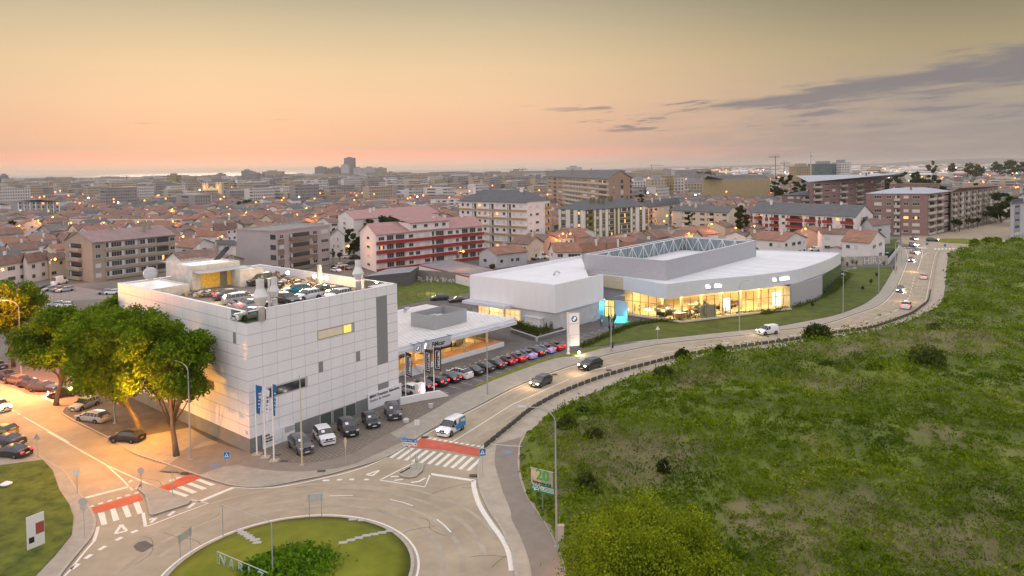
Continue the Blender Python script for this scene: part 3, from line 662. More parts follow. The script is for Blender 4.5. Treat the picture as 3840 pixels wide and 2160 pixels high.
a = kE(1785,800,zD); q = MB(); q.lathe([(.16,0),(.16,3.0),(.24,3.1),(.24,3.3),(.16,3.4),(.16,4.7)],(a.x,a.y,a.z),12); tag(q.build('vent_pipe',m_pipe),'thin white vent pipe between the two left chimneys','vent pipe')
for i,(x,y,lb_) in enumerate(((645,335,'floodlight on the rear roof wall above the wrecked cars'),(1185,400,'floodlight just left of the metal chimney'),(1420,440,'floodlight just right of the metal chimney'))):
    zz = zD+2.0; a = kL(x,y,zz); f = thing('floodlight',a,'bright white '+lb_,'floodlight','floodlights on the roof')
    q = MB(); q.obox(a+Vector((-.25,-.06,-.15)),(.5,0,0),(0,.12,0),(0,0,.3)); q.build('housing',m_black,f)
    q = MB(); q.ball(a-Vector((0,.12,0)),.26); q.build('lamp',M('flood_glow',(1,1,1),.5,0,emit=(1,.86,.62),es=28),f)
    lamp('POINT',(a.x+.2,a.y-.9,a.z+.1),620,(1,.62,.22),.25)
a = kF(1290,110,zD+1.1); lamp('POINT',(a.x,a.y,a.z),320,(1,.66,.3),.2)
a = kJ(1450,560,zD+2.2); lamp('POINT',(a.x,a.y,a.z),560,(1,.66,.25),.3)
a = kJ(1950,560,zD+2.0); lamp('POINT',(a.x,a.y,a.z),330,(1,.66,.25),.3)
q = MB()
for i in range(5): q.obox(P0+fd*(LF-.4-3.2)+ld*(.5+i*.42)+UP*(hB-.12),fd*3.0,ld*.2,UP*.06)
q.obox(P0+fd*(LF-.4-3.2)+ld*.36+UP*(hB-.2),fd*3.0,ld*2.2,UP*.05,1); tag(q.build('roof_cover',[m_corr,m_corr2]),'small ribbed cover at the right end of the roof car park','roof cover')
# clutter on the roof
m_rust = M('rusty_scrap',(.30,.17,.07),.8,.5,4); m_palletw = M('pallet_wood',(.5,.36,.2),.8,.3,4)
def scrap(base,n,s,lab,hgt=1.2,seed=1):
    rr = random.Random(seed); th = thing('scrap_pile',base,lab,'scrap pile'); A = MB(); B_m = MB()
    for i in range(n):
        x,y = rr.uniform(-s,s),rr.uniform(-s*.6,s*.6); z = rr.uniform(0,hgt*.7)*(1-abs(x)/s*.7); a = rr.uniform(0,3.14)
        d = Vector((math.cos(a),math.sin(a),rr.uniform(-.2,.5)))*rr.uniform(.3,.8); e = Vector((-d.y,d.x,0)).normalized()*rr.uniform(.08,.5)
        (A if i % 2 else B_m).obox(base+Vector((x,y,z)),d,e,UP*rr.uniform(.04,.3),0 if i % 3 else 1)
        if i % 4 == 0: A.tube([base+Vector((x,y,z)),base+Vector((x+.4,y+.1,z+.5)),base+Vector((x+1.0,y,z+.2))],.04,5,2)
    A.build('car_parts',[m_rust,m_galv,m_black],th); B_m.build('packing',[m_palletw,m_board],th)
scrap(kJ(1380,690,zD),60,1.9,'pile of crates and wire cages in front of the lit shed on the roof',seed=3)
scrap(kJ(1180,665,zD),25,1.2,'small heap of rubbish at the left end of the shed on the roof',.7,seed=9)
scrap(kL(280,480,zD),60,2.0,'heap of dark crashed car parts by the rear roof wall',2.0,seed=5)
scrap(kL(1100,620,zD),45,.8,'stack of yellowish parts left of the metal chimney',1.9,seed=6)
scrap(kL(720,545,zD),35,1.6,'heap of yellow car panels behind the teal hatchback',.9,seed=7)
scrap(kE(1150,600,zD),40,1.1,'stack of broken pallets beside the silver estate on the roof',.8,seed=8)

# ---- low pavilion with BMcar sign
zPf,zPs,zR = .95,3.55,4.45
p_r = kC(1590,268,zR); p_b = kC(560,48,zR); p_f = kC(50,652,zR)       # right front corner, back corner, a point on the front edge
pe = Vector((p_f.x-p_r.x,p_f.y-p_r.y,0)).normalized()                     # along the front edge to the left
pb = Vector((p_b.x-p_r.x,p_b.y-p_r.y,0)).normalized()
LPf = (p_f-p_r).length+9; LPb = (p_b-p_r).length
pn = Vector((-pe.y,pe.x,0)); pn = pn if pn.y < 0 else -pn
inn = -pn
LPb = abs((p_b-p_r).dot(inn))
pv = thing('pavilion',V3(p_r,0),'low glazed showroom pavilion with ribbed flat roof and orange lit interior','building')
A0 = V3(p_r,0)
q = MB(); q.obox(A0+UP*zPs,pe*LPf,inn*LPb,UP*(zR-zPs-.02)); q.build('roof',m_corr,pv)
q = MB()
k = 0
while k*.8 < LPb-.8:
    q.obox(A0+inn*(.45+k*.8)+pe*.5+UP*(zR-.02),pe*(LPf-1),inn*.26,UP*.04,0); k += 1
q.build('roof_rib',m_corr2,pv)
q = MB(); q.obox(A0+UP*(zPs-.1)-pe*.05,pe*LPf,pn*.9,UP*.62); q.obox(A0+UP*(zR-.35)-pe*.05+pn*.0,pe*LPf,pn*.35,UP*.42); q.obox(A0+UP*(zPs-.1)-pe*.4,inn*LPb,pe*.38,UP*(zR-zPs+.12)); q.build('fascia',m_fascia,pv)
c_sl = kC(1470,578,zPf); sl_o = V3(c_sl,0)
q = MB(); q.obox(sl_o,pe*(LPf-2),inn*(LPb-2),UP*zPf,0); q.obox(sl_o+UP*zPf+pe*.1+inn*.1,pe*(LPf-2.2),inn*(LPb-2.2),UP*.02,1)
q.build('podium',[m_clad2,M('terracotta_terrace',(.50,.25,.11),.5,.12,1)],pv)
# glass line set back from the terrace edge
gc = kC(1225,575,zPf); go = V3(gc,0); gl_n = (go-sl_o).dot(inn)
GL = go; gL = LPf-7
q = MB(); q.obox(GL+UP*zPf,pe*gL,inn*.03,UP*(zPs-zPf)); q.obox(GL+UP*zPf,inn*(LPb-8),pe*.03,UP*(zPs-zPf)); q.build('glazing',m_cg,pv)
q = MB()
for i in range(int(gL/3)+1): q.obox(GL+UP*zPf+pe*(i*3)-pe*.05+pn*.06,pe*.1,inn*.12,UP*(zPs-zPf))
q.build('mullion',m_mull,pv)
for i in range(0,int(gL/6)+1):
    q = MB(); a = GL+UP*zPf+pe*(.7+i*6)+pn*.9; q.lathe([(.22,0),(.22,zPs-zPf)],(a.x,a.y,a.z),14); q.build('column',M('cream_column',(.75,.62,.35),.6,.05),pv,smooth=False)
q = MB(); q.obox(GL+UP*(zPf+.02)+inn*.1+pe*.1,pe*(gL-.2),inn*(LPb-9),UP*.03); q.build('floor',m_floorw,pv)
q = MB(); q.obox(GL+UP*(zPf+.05)+inn*10.5,pe*gL,inn*.1,UP*(zPs-zPf-.1)); q.build('back_wall',M('showroom_wall_orange',(.62,.38,.12),.7,.4,.6),pv)
for i in range(6):
    a = GL+pe*(2.5+i*gL/6)+inn*4+UP*(zPs-.12); lamp('AREA',a,300,(1,.60,.20),2.4)
for i in range(4):
    a = GL+pe*(3+i*gL/4)+pn*1.6+UP*(zPs-.15); lamp('AREA',a,40,(1,.5,.13),1.8)
# roof plant enclosure
ea,eb,ec = kC(215,190,6.9),kC(535,240,6.9),kC(965,135,6.9); ez = eb+Vector((0,0,0)); ed = ea+ec-eb
en = thing('plant_enclosure',V3(eb,zR),'grey louvred screen round machinery on the pavilion roof','plant enclosure')
q = MB(); cen = (ea+ec)/2
for p1,p2 in ((ea,eb),(eb,ec),(ec,ed),(ed,ea)):
    dd = (p2-p1); dd.z = 0; nn = Vector((-dd.y,dd.x,0)).normalized()
    if (V3(cen,0)-V3(p1,0)).dot(nn) < 0: nn = -nn
    q.obox(V3(p1,zR),dd,nn*.12,UP*(6.9-zR))
q.build('screen',M('louvre_grey',(.36,.37,.38),.6,.12,8,bump=.4),en)
q = MB()
for i in range(5):
    c = V3(ea.lerp(ec,.25+.12*i),zR)+Vector((0,(i % 2)*1.4-.6,0)); q.obox(c,DIR1*1.6,DIR2*1.1,UP*(1.3+.2*(i % 3)))
q.build('machinery',m_galv,en)
a = kC(135,185,zR); v_ = thing('roof_vent',a,'small metal roof vent on the pavilion roof','vent'); q = MB(); q.cyl(a,a+UP*.6,.25); q.tube([a+UP*.5-pe*.5,a+UP*.7+pe*-.0,a+UP*.75-pe*1.0],.28,10); q.build('pipe',m_galv,v_)
# hanging sign band with roundel and lettering
sa,sb = kC(232,625,4.1),kC(712,495,4.1)
so_ = V3(GL,0)
off_n = .95; base_s = A0+pn*off_n
def along(p): return (V3(p,0)-A0).dot(pe)
uA,uB = along(kC(712,560,3.6)),along(kC(232,690,3.6))
sg = thing('hanging_sign',base_s+pe*uB+UP*2.9,'pale hanging sign band reading BMcar with a round emblem','sign')
W_ = uB-uA; sx = base_s+pe*uB; rd_ = -pe; rzP = math.atan2(rd_.y,rd_.x)
for k_,(u0,u1) in enumerate(((0,.19),(.2,.38),(.39,1))):
    q = MB(); q.obox(sx+rd_*(W_*u0)+UP*3.1,rd_*(W_*(u1-u0)-.05),pn*.12,UP*1.42); q.build('panel',M('sign_grey',(.52,.54,.58),.5,.03),sg)
text_on(sg,'lettering','BMcar',1.15,M('sign_dark_green',(.01,.05,.06),.5,0),sx+rd_*(W_*.47)+pn*.14+UP*3.4,rzP,bold=.025)
m_roundk = M('roundel_black',(.012,.01,.012),.4,0); m_roundw = M('roundel_white',(.85,.85,.88),.4,0,emit=(1,1,1),es=.5); m_roundb = M('roundel_blue',(.08,.35,.75),.4,0,emit=(.2,.5,1),es=.25)
def roundel(parent,c,rad,rt,up=UP,nrm=pn):
    q = MB()
    def disc(r0,r1,a0,a1,mi,o,n=12):
        vs = [];
        for i in range(n+1):
            a = a0+(a1-a0)*i/n; dd = rt*math.cos(a)+up*math.sin(a); vs += [c+dd*r0+nrm*o,c+dd*r1+nrm*o]
        q.add(vs,[(2*i,2*i+1,2*i+3,2*i+2) for i in range(n)],mi)
    disc(rad*.6,rad,0,2*math.pi,0,.012,32); disc(rad*.97,rad*1.04,0,2*math.pi,1,.014,32)
    for i in range(4): disc(.001,rad*.6,i*math.pi/2,(i+1)*math.pi/2,2 if i % 2 else 1,.014)
    e = q.build('roundel',[m_roundk,m_roundw,m_roundb],parent)
    rz = math.atan2(rt.y,rt.x)
    for i,ch in enumerate('BMW'):
        an = math.pi/2+(1-i)*.75; pos = c+rt*(math.cos(an)*rad*.8)+up*(math.sin(an)*rad*.8-rad*.1)+nrm*.02
        text_on(parent,'emblem_letter',ch,rad*.34,m_roundw,pos,rz,align='CENTER',extrude=.002)
roundel(sg,sx+rd_*(W_*.095)+UP*3.8+pn*.13,.5,rd_)
q = MB(); c = sx+rd_*(W_*.29)+UP*3.82+pn*.13; q.add([c-rd_*.3-UP*.45,c+rd_*.05-UP*.4,c+rd_*.3+UP*.5,c-rd_*.02+UP*.45],[(0,1,2,3)]); q.build('light_panel',M('white_glow',(1,1,1),.5,0,emit=(1,.95,1),es=1.6),sg)
q = MB(); q.cyl(sx-rd_*.3+UP*4.6+pn*.1,sx+rd_*(W_+.4)+UP*4.6+pn*.1,.05)
for u in (0,.19,.385,1): q.cyl(sx+rd_*W_*u+UP*4.6+pn*.1,sx+rd_*W_*u+UP*4.4+pn*.05,.06); q.cyl(sx+rd_*W_*u+UP*4.6+pn*.1,sx+rd_*W_*u+UP*4.6-pn*.9,.05)
q.build('rail',M('teal_steel',(.08,.2,.24),.4,0),sg)
# dark banner in the glazing
c = GL+pn*.25; u0,u1 = (V3(kC(785,600,2.4),0)-c).dot(pe),(V3(kC(655,650,2.4),0)-c).dot(pe)
bn = thing('banner',c+pe*u0+UP*1.7,'dark banner with framed lettering hanging in the pavilion glazing','banner')
q = MB(); q.obox(c+pe*u0+UP*1.75,pe*(u1-u0),pn*.03,UP*1.55); q.build('cloth',M('banner_dark',(.05,.03,.02),.8,.2),bn)
q = MB(); w_ = u1-u0
for (x0,x1,z0,z1) in ((.2,.8,2.2,2.25),(.2,.8,2.85,2.9),(.2,.22,2.2,2.9),(.78,.8,2.2,2.9)): q.obox(c+pe*(u0+w_*x0)+UP*z0+pn*.03,pe*(w_*(x1-x0)),pn*.005,UP*(z1-z0))
q.build('border',m_board,bn); text_on(bn,'lettering','MOTOWN',.36,m_board,c+pe*(u0+w_*.75)+UP*2.4+pn*.05,rzP)
# entrance steps of the pavilion
a = kC(250,1000,.0); st = thing('entrance_steps',V3(a,0),'grey steps with white cheek walls leading up to the pavilion','steps')
u_st = along(kC(320,985,0)); so2 = sl_o+pe*((V3(kC(330,960,.5),0)-sl_o).dot(pe))
for i in range(5):
    q = MB(); q.obox(so2+pn*(.02+(4-i)*.3)+pe*.1,pe*2.5,pn*.3,UP*(.19*(i+1))); q.build('step',m_conc,st)
q = MB(); q.obox(so2+pn*.02-pe*.15,pe*.25,pn*1.6,UP*1.35); q.obox(so2+pn*.02+pe*2.6,pe*.25,pn*1.6,UP*1.2); q.build('side_wall',m_clad2,st)

# ---- white workshop box
zW,zWl = 9.75,4.0
wa,wb,wc = kA(147,540,zW),kA(1292,672,zW),kA(1940,530,zW)
wd = wa+wc-wb
wk_ = thing('workshop_building',V3(wb,0),'plain white box building with flat white roof beside the curved showroom','building')
d1 = V3(wc-wb,0).normalized(); Lw1 = V3(wc-wb,0).length; d2 = V3(wa-wb,0).normalized(); Lw2 = V3(wa-wb,0).length
n1 = Vector((d1.y,-d1.x,0)); n2 = Vector((-d2.y,d2.x,0)); B0 = V3(wb,0)
extra = 26
q = MB(); q.prism([B0,B0+d1*Lw1,B0+d1*Lw1+d2*4,B0+d1*(Lw1+extra)+d2*Lw2,B0+d2*Lw2],zWl,zW-.75,0,1)
Tt = .3; zz = zW-.75
q.obox(B0+UP*zz,d1*(Lw1),-n1*Tt,UP*.75); q.obox(B0+UP*zz+d2*.0-n1*Tt,d2*(Lw2-Tt),-n2*Tt,UP*.75)
q.obox(B0+d2*Lw2+UP*zz,d1*(Lw1+extra),-d2*Tt,UP*.75)
q.build('wall',[m_clad,m_roofw],wk_)
q = MB(); q.prism([B0-n1*.35-n2*.35,B0+d1*(Lw1-1)-n1*.35,B0+d1*(Lw1-1)+d2*(Lw2-.4),B0+d2*(Lw2-.4)-n2*.35],0,zWl); q.build('base_wall',m_conc,wk_)
q = MB()
for i in range(1,9): q.obox(B0-n1*.35+d1*(i*Lw1/9)+UP*.1,d1*.03,n1*.008,UP*3.9)
q.build('panel_joint',m_joint,wk_)
# ribs of the roof and the curved vent
q = MB()
for i in range(1,22): q.obox(B0+d2*(Lw2*i/22)+UP*(zW-.75)+d1*.5,d1*(Lw1+10),d2*.05,UP*.03)
q.build('roof_seam',m_roofw,wk_)
a = kA(1320,545,zW-.75); v_ = thing('roof_vent',a,'curved metal roof vent alone on the white workshop roof','vent')
q = MB(); q.tube([a+Vector((-.7,0,0))]+[a+Vector((-.7*math.cos(x),0,.9*math.sin(x))) for x in (.5,1,1.57,2.1,2.6)],.22,10); q.build('pipe',m_galv,v_,smooth=True)
# glowing glazed doors under the canopy
m_door = M('door_glow',(.9,.75,.5),.4,.25,.7,emit=px((255,205,130)),es=.85)
for u0,u1 in ((.40,.57),(.59,.76),(.78,.9)):
    q = MB(); q.obox(B0+d2*(Lw2*u0)+UP*.1-n2*.34,d2*(Lw2*(u1-u0)),n2*.1,UP*3.4); dg_ = q.build('glazed_door',m_door,wk_)
    q = MB()
    for k in range(4): q.obox(B0+d2*(Lw2*(u0+(u1-u0)*k/3))+UP*.1-n2*.23,d2*.09,n2*.03,UP*3.4)
    for z in (1.2,2.3,3.4): q.obox(B0+d2*(Lw2*u0)+UP*z-n2*.235,d2*(Lw2*(u1-u0)),n2*.03,UP*.07)
    q.build('door_frame',m_galv,wk_)
# canopy
ca,cb,cc = kA(45,882,4.55),kA(612,968,4.55),kA(850,905,4.55)
cp_ = thing('canopy',V3(cb,3.9),'white flat canopy over the workshop doors hung on two rods','canopy')
q = MB(); q.prism([ca,cb,cc,ca+cc-cb],3.95,4.55,0,1); q.build('slab',[m_fascia,M('canopy_top',(.5,.54,.58),.6,.1)],cp_)
q = MB()
for x,y,x2,y2 in ((335,870,425,710),(622,885,700,745)):
    a = kA(x,y,4.55); e = B0+d2*((V3(kA(x2,y2,7.4),0)-B0).dot(d2))+UP*7.6; q.cyl(a,e,.05)
q.build('tie_rod',m_clad2,cp_)
lamp('AREA',(V3(cb,0)+(V3(ca,0)-V3(cb,0))*.45+(V3(cc,0)-V3(cb,0))*.5+UP*3.85),260,(1,.70,.36),3)
# planter with shrubs and the transformer kiosk
pl = [kA(695,1262,.9),kA(1045,1378,.9),kA(1440,1270,.9),kA(1300,1180,.9),kA(850,1180,.9)]
pt_ = thing('planter',V3(pl[1],0),'long pale concrete planter with shrubs in front of the kiosk','planter')
q = MB()
for i in range(2):
    a,e = V3(pl[i],0),V3(pl[i+1],0); dd = e-a; nn = Vector((-dd.y,dd.x,0)).normalized(); q.obox(a,dd,nn*.3,UP*.95)
q.build('wall',m_conc,pt_)
q = MB(); q.prism(pl,0,.8); q.build('soil',M('soil',(.06,.05,.035),.95,.3),pt_)
a,e,f2 = kA(888,1095,2.6),kA(1090,1130,2.6),kA(1210,1100,2.6)
kk = thing('transformer_kiosk',V3(e,.8),'white transformer kiosk behind the planter shrubs','kiosk')
q = MB(); q.prism([a,e,f2,a+f2-e],.8,2.45); q.build('cabinet',m_clad2,kk)
cc2 = (a+f2)/2; big = [cc2+(p-cc2)*1.12 for p in (a,e,f2,a+f2-e)]; q = MB(); q.prism(big,2.46,2.75); q.build('lid',m_fascia,kk)

# ---- grey brick screen tower
zT = 12.5
ta,tb,tcc,td = U3(2192,954,zT),U3(2495.7,978.8,zT),U3(2835.6,902.4,zT),U3(2561,886.6,zT)
tw = thing('screen_tower',V3(tb,0),'tall grey brick screen rising behind the curved roof with white trusses inside','building')
def wall_seg(q,a,e,z0,z1,th,mi=0,cen=None,mi2=None):
    a,e = V3(a,0),V3(e,0); dd = e-a; nn = Vector((-dd.y,dd.x,0)).normalized()
    if cen is not None and (V3(cen,0)-a).dot(nn) < 0: nn = -nn
    q.obox(a+UP*z0,dd,nn*th,UP*(z1-z0),mi); return nn
cT = (ta+tb+tcc+td)/4
tm_ = ta.lerp(tb,.5); q = MB(); wall_seg(q,ta,tm_,2.2,zT,.4,0,cT); wall_seg(q,tm_,tb,8.0,zT,.4,0,cT); wall_seg(q,tb,tcc,8.0,zT,.4,0,cT); q.build('wall',m_lilac,tw)
q = MB(); n3 = wall_seg(q,ta,td,8.0,zT+.02,.25,0,cT); n4 = wall_seg(q,td,tcc,8.0,zT+.02,.25,0,cT); q.build('rear_screen',m_inner,tw)
q = MB()
for (a,e,nn) in ((ta,td,n3),(td,tcc,n4)):
    L = V3(e-a,0).length; dd = V3(e-a,0).normalized(); k = int(L/1.3)
    for i in range(k+1): q.obox(V3(a,8.75)+dd*(L*i/k)+nn*.26,dd*.07,nn*.06,UP*(zT-8.75))
q.build('rib',M('screen_rib',(.10,.20,.23),.5,0),tw)
for (a,e,nn,nb) in ((ta,td,n3,9),(td,tcc,n4,6)):
    L = V3(e-a,0).length; dd = V3(e-a,0).normalized(); q = MB(); o = nn*1.3
    for i in range(nb):
        x0,x1 = L*i/nb,L*(i+1)/nb
        q.cyl(V3(a,8.75)+dd*x0+o,V3(a,zT-.2)+dd*((x0+x1)/2)+o,.065,6); q.cyl(V3(a,zT-.2)+dd*((x0+x1)/2)+o,V3(a,8.75)+dd*x1+o,.09,6)
        q.cyl(V3(a,8.75)+dd*((x0+x1)/2)+o,V3(a,zT-.2)+dd*((x0+x1)/2)+o,.06,6); q.cyl(V3(a,zT-.15)+dd*((x0+x1)/2)+o,V3(a,zT-.15)+dd*((x0+x1)/2)+nn*.3,.05,6)
    q.cyl(V3(a,zT-.12)+o,V3(a,zT-.12)+dd*L+o,.1,6); q.build('truss',m_clad2,tw)
q = MB(); q.prism([ta.lerp(cT,.03),tb.lerp(cT,.03),tcc.lerp(cT,.03),td.lerp(cT,.03)],8.2,8.7); q.build('roof',m_roofw,tw)
q = MB()
for a,e in ((ta,tb),(tb,tcc),(ta,td),(td,tcc)):
    aa,ee = V3(a,zT),V3(e,zT); dd = ee-aa; nn = Vector((-dd.y,dd.x,0)).normalized()
    if (V3(cT,zT)-aa).dot(nn) < 0: nn = -nn
    q.obox(aa-nn*.03+UP*.03,dd,nn*.5,UP*.07)
q.build('coping',m_fascia,tw)

# ---- curved showroom
zFt,zFb,zG = 8.5,5.4,.6
ftop = [kB(98,420,zFt),kB(525,500,zFt)]+cat([kB(525,500,zFt),kB(900,455,zFt),kB(1300,421,zFt),kB(1500,400,zFt),kB(1850,350,zFt),kB(2080,280,zFt),kB(2200,232,zFt),kB(2290,180,zFt)],6)[1:]
ftop = [V3(p,0) for p in ftop]
backp = [V3(kB(1440,150,zFt),0),V3(td,0),V3(ta,0)]
cS = sum(ftop,Vector())/len(ftop); cS = cS.lerp(V3(kB(1440,150,zFt),0),.4)
sh = thing('showroom_building',V3(ftop[1],0),'curved white showroom with glowing glass front and white roof','building')
q = MB(); inl = []
P_i = [V2(p) for p in ftop]; off_ = offs(P_i,.45)
if (off_[5]-V2(cS)).length > (P_i[5]-V2(cS)).length: off_ = offs(P_i,-.45)
n = len(P_i)
vs = [(p.x,p.y,z) for z in (zFb,zFt) for p in P_i]+[(p.x,p.y,z) for z in (zFb,zFt) for p in off_]
fs = []
for i in range(n-1): fs += [(i,i+1,n+i+1,n+i),(2*n+i+1,2*n+i,3*n+i,3*n+i+1),(n+i,n+i+1,3*n+i+1,3*n+i),(i+1,i,2*n+i,2*n+i+1)]
fs += [(0,n,3*n,2*n),(n-1,3*n-1,4*n-1,2*n-1)]
q.add(vs,fs); a,e = ftop[-1],backp[0]; wall_seg(q,a,e,zFb,zFt,.45,0,cS); q.build('fascia',m_fascia,sh)
q = MB(); q.prism(off_+[V2(p) for p in backp],zFb,8.2,1,0); q.build('roof',[m_roofw,m_ceil],sh)
q = MB(); rb0,rb1 = V2(kB(525,480,7.2)),V2(kB(2230,200,7.2));
for i in range(26):
    s_ = V2(off_[1]).lerp(V2(off_[-2]),i/26); k_ = min(range(n),key=lambda j: (off_[j]-s_).length)
    p_ = off_[k_]; e = p_+Vector((DIR2.x,DIR2.y))*14
    q.strip([p_,e],.05,8.21,0,.03)
q.build('roof_seam',M('roof_seam_grey',(.6,.61,.63),.5,0),sh)
gA,gB,gC = V3(kB(112,790,zG),0),V3(kB(690,868,zG),0),V3(kB(1780,737,zG),0)
gdA,gdB = (gB-gA),(gC-gB); nb = Vector((-gdB.y,gdB.x,0)).normalized(); nb = nb if nb.y > 0 else -nb
na = Vector((-gdA.y,gdA.x,0)).normalized(); na = na if na.y > 0 else -na
q = MB(); q.obox(gA+UP*zG,gdA,na*.03,UP*(zFb-zG)); q.obox(gB+UP*zG,gdB,nb*.03,UP*(zFb-zG)); q.build('glazing',m_cg,sh)
q = MB()
for (a,dd,nn,nb_) in ((gA,gdA,na,7),(gB,gdB,nb,14)):
    for i in range(nb_+1): q.obox(a+dd*(i/nb_)+UP*zG-nn*.05,dd.normalized()*.09,nn*.14,UP*(zFb-zG))
    q.obox(a+UP*(zG+2.9)-nn*.05,dd,nn*.08,UP*.08); q.obox(a+UP*zG-nn*.06,dd,nn*.1,UP*.1)
q.build('mullion',M('grey_mullion',(.22,.20,.16),.5,0),sh)
bw = [gA,gB,gC];
fl = [gA,gB,gC,gC+nb*15,gB+nb*25,gA+na*16]
q = MB(); q.prism(fl,0.0,zG-.01,1,0); q.build('floor',[m_floorw,m_lilac],sh)
q = MB(); q.obox(gA-na*.5+UP*.3,gdA+gdA.normalized()*.3,na*.5,UP*(zG-.28)); q.obox(gB-nb*.5+UP*.3,gdB,nb*.5,UP*(zG-.28)); q.build('sill',M('sill_cream',(.6,.55,.42),.7,.1),sh)
q = MB()
for a,e in ((gC,gC+nb*15),(gC+nb*15,gB+nb*25),(gB+nb*25,gA+na*16),(gA+na*16,gA)): q.obox(a+UP*zG,e-a,Vector((0,0,0.001))+Vector((e-a).cross(UP)).normalized()*.15,UP*(zFb-zG-.01))
q.build('interior_wall',m_wallw,sh)
q = MB()
for i in range(5):
    for j in range(2):
        a = gB+gdB*(.1+i*.18)+nb*(4+j*7)+UP*zG; q.lathe([(.3,0),(.3,zFb-zG)],(a.x,a.y,a.z),12)
q.build('column',m_wallw,sh)
for i in range(7):
    for j in range(2):
        a = gB+gdB*(.06+i*.14)+nb*(3.5+j*7.5)+UP*(zFb-.1); lamp('AREA',a,520,(1,.66,.27),2.6)
        q = MB(); q.obox(a+UP*.02-gdB.normalized()*1.0,gdB.normalized()*2.0,nb*.25,UP*.05); q.build('ceiling_light',m_lampw,sh)
for i in range(3):
    a = gA+gdA*(.2+i*.28)+na*4.5+UP*(zFb-.1); lamp('AREA',a,480,(1,.68,.30),2.6)
# curved solid wall right of the glass, and the dark glazed end
cw = cat([kB(1780,737,.0),kB(1900,705,0),kB(2010,670,0),kB(2095,628,0)],4)
q = MB(); q.strip(cw,.4,0,0,zFb); q.build('curved_wall',m_lilac,sh)
q = MB(); q.strip([V2(kB(2095,628,0)),V2(kB(2215,540,0)),V2(kB(2290,470,0))],.2,0,0,zFb); q.build('end_glazing',glass('end_glass',(.04,.08,.05),.1),sh)
# lettering on the fascia
def sign_on_fascia(x,y,txt,tag_,szz):
    p = kB(x,y,6.9); j = min(range(1,n-1),key=lambda i: (P_i[i]-V2(p)).length); dd = V3(P_i[min(j+1,n-1)]-P_i[max(j-1,1)],0).normalized(); nn = Vector((dd.y,-dd.x,0))
    if nn.y > 0: nn = -nn
    a = V3(P_i[j],0)+dd*((V3(p,0)-V3(P_i[j],0)).dot(dd)); rz = math.atan2(dd.y,dd.x)
    s = thing('fascia_sign',a+nn*.03+UP*5.9,tag_,'sign','lit signs on the curved fascia')
    gm = M('sign_glow',(1,1,1),.5,0,emit=(1,.93,1),es=4)
    text_on(s,'lettering',txt,szz,gm,a+nn*.08+UP*6.6+dd*2.1,rz,bold=.02)
    q = MB(); q.obox(a+nn*.05+UP*6.65-dd*.2,dd*1.1,nn*.05,UP*.35); q.obox(a+nn*.05+UP*7.05-dd*.3,dd*.8,nn*.05,UP*.25); q.build('emblem',gm,s)
    q = MB(); q.obox(a+nn*.02+UP*6.3-dd*.4,dd*5.6,nn*.05,UP*.05); q.obox(a+nn*.02+UP*6.3+dd*1.35,dd*.05,nn*.05,UP*1.3); q.build('frame',m_dkpan,s)
sign_on_fascia(985,535,'BMcar','glowing BMcar lettering on the near part of the curved fascia',1.05)
sign_on_fascia(1650,462,'BMCAR','smaller glowing BMCAR lettering on the far part of the curved fascia',.95)
# poster, reception, screens inside
a = gB+gdB*.17+nb*.4+UP*zG; po = thing('window_poster',a,'pale grey poster with a face in the showroom window','poster')
q = MB(); q.obox(a,gdB.normalized()*4.2,nb*.05,UP*2.7); q.build('sheet',M('poster_grey',(.50,.50,.44),.7,.05),po)
q = MB(); c = a+gdB.normalized()*1.3-nb*.03+UP*1.4
def ell(q,c,rx,rz,mi,o):
    dd = gdB.normalized(); q.add([c+dd*rx*math.cos(t_)+UP*rz*math.sin(t_)-nb*o for t_ in [2*math.pi*i/20 for i in range(20)]],[tuple(range(20))],mi)
ell(q,c,.72,1.1,0,.01); ell(q,c+gdB.normalized()*.25+UP*.1,.42,.85,1,.015); ell(q,c+UP*.3-gdB.normalized()*.05,.12,.05,0,.02); ell(q,c+UP*.3+gdB.normalized()*.4,.12,.05,0,.02); ell(q,c-UP*.45+gdB.normalized()*.2,.16,.05,0,.02)
q.build('portrait',[M('poster_shade',(.33,.31,.26),.8,.1),M('poster_light',(.68,.66,.58),.8,.05)],po)
a = gB+gdB*.9+nb*2.2+UP*zG; sc_ = thing('display_screen',a,'bright white video screen near the right end of the showroom glass','screen')
q = MB(); q.obox(a+UP*.4,gdB.normalized()*2.4,nb*.12,UP*3.0); q.build('panel',M('screen_glow',(1,1,1),.5,.4,2,emit=(.8,.95,1),es=1.6),sc_)
a = gB+gdB*.46+nb*3+UP*zG; sc_ = thing('display_screen',a,'glowing pinkish white display column in the middle of the showroom','screen')
q = MB(); q.obox(a+UP*.4,gdB.normalized()*1.6,nb*.3,UP*2.6); q.build('panel',M('screen_glow2',(1,1,1),.5,.3,2,emit=(1,.9,.9),es=2.2),sc_)
for i,(u,v,lb_) in enumerate(((.02,2.2,'round-cornered cream reception desk behind the glass corner'),(.30,9,'cream desk at the back of the showroom'))):
    a = gB+gdB*u+nb*v+UP*zG; de = thing('reception_desk',a,lb_,'desk')
    q = MB(); q.obox(a,gdB.normalized()*2.2,nb*.8,UP*1.05); q.build('counter',M('desk_orange',(.6,.3,.1),.5,.1),de); q = MB(); q.obox(a+UP*1.06-nb*.1,gdB.normalized()*2.3,nb*1.0,UP*.06); q.build('desk_top',m_board,de)
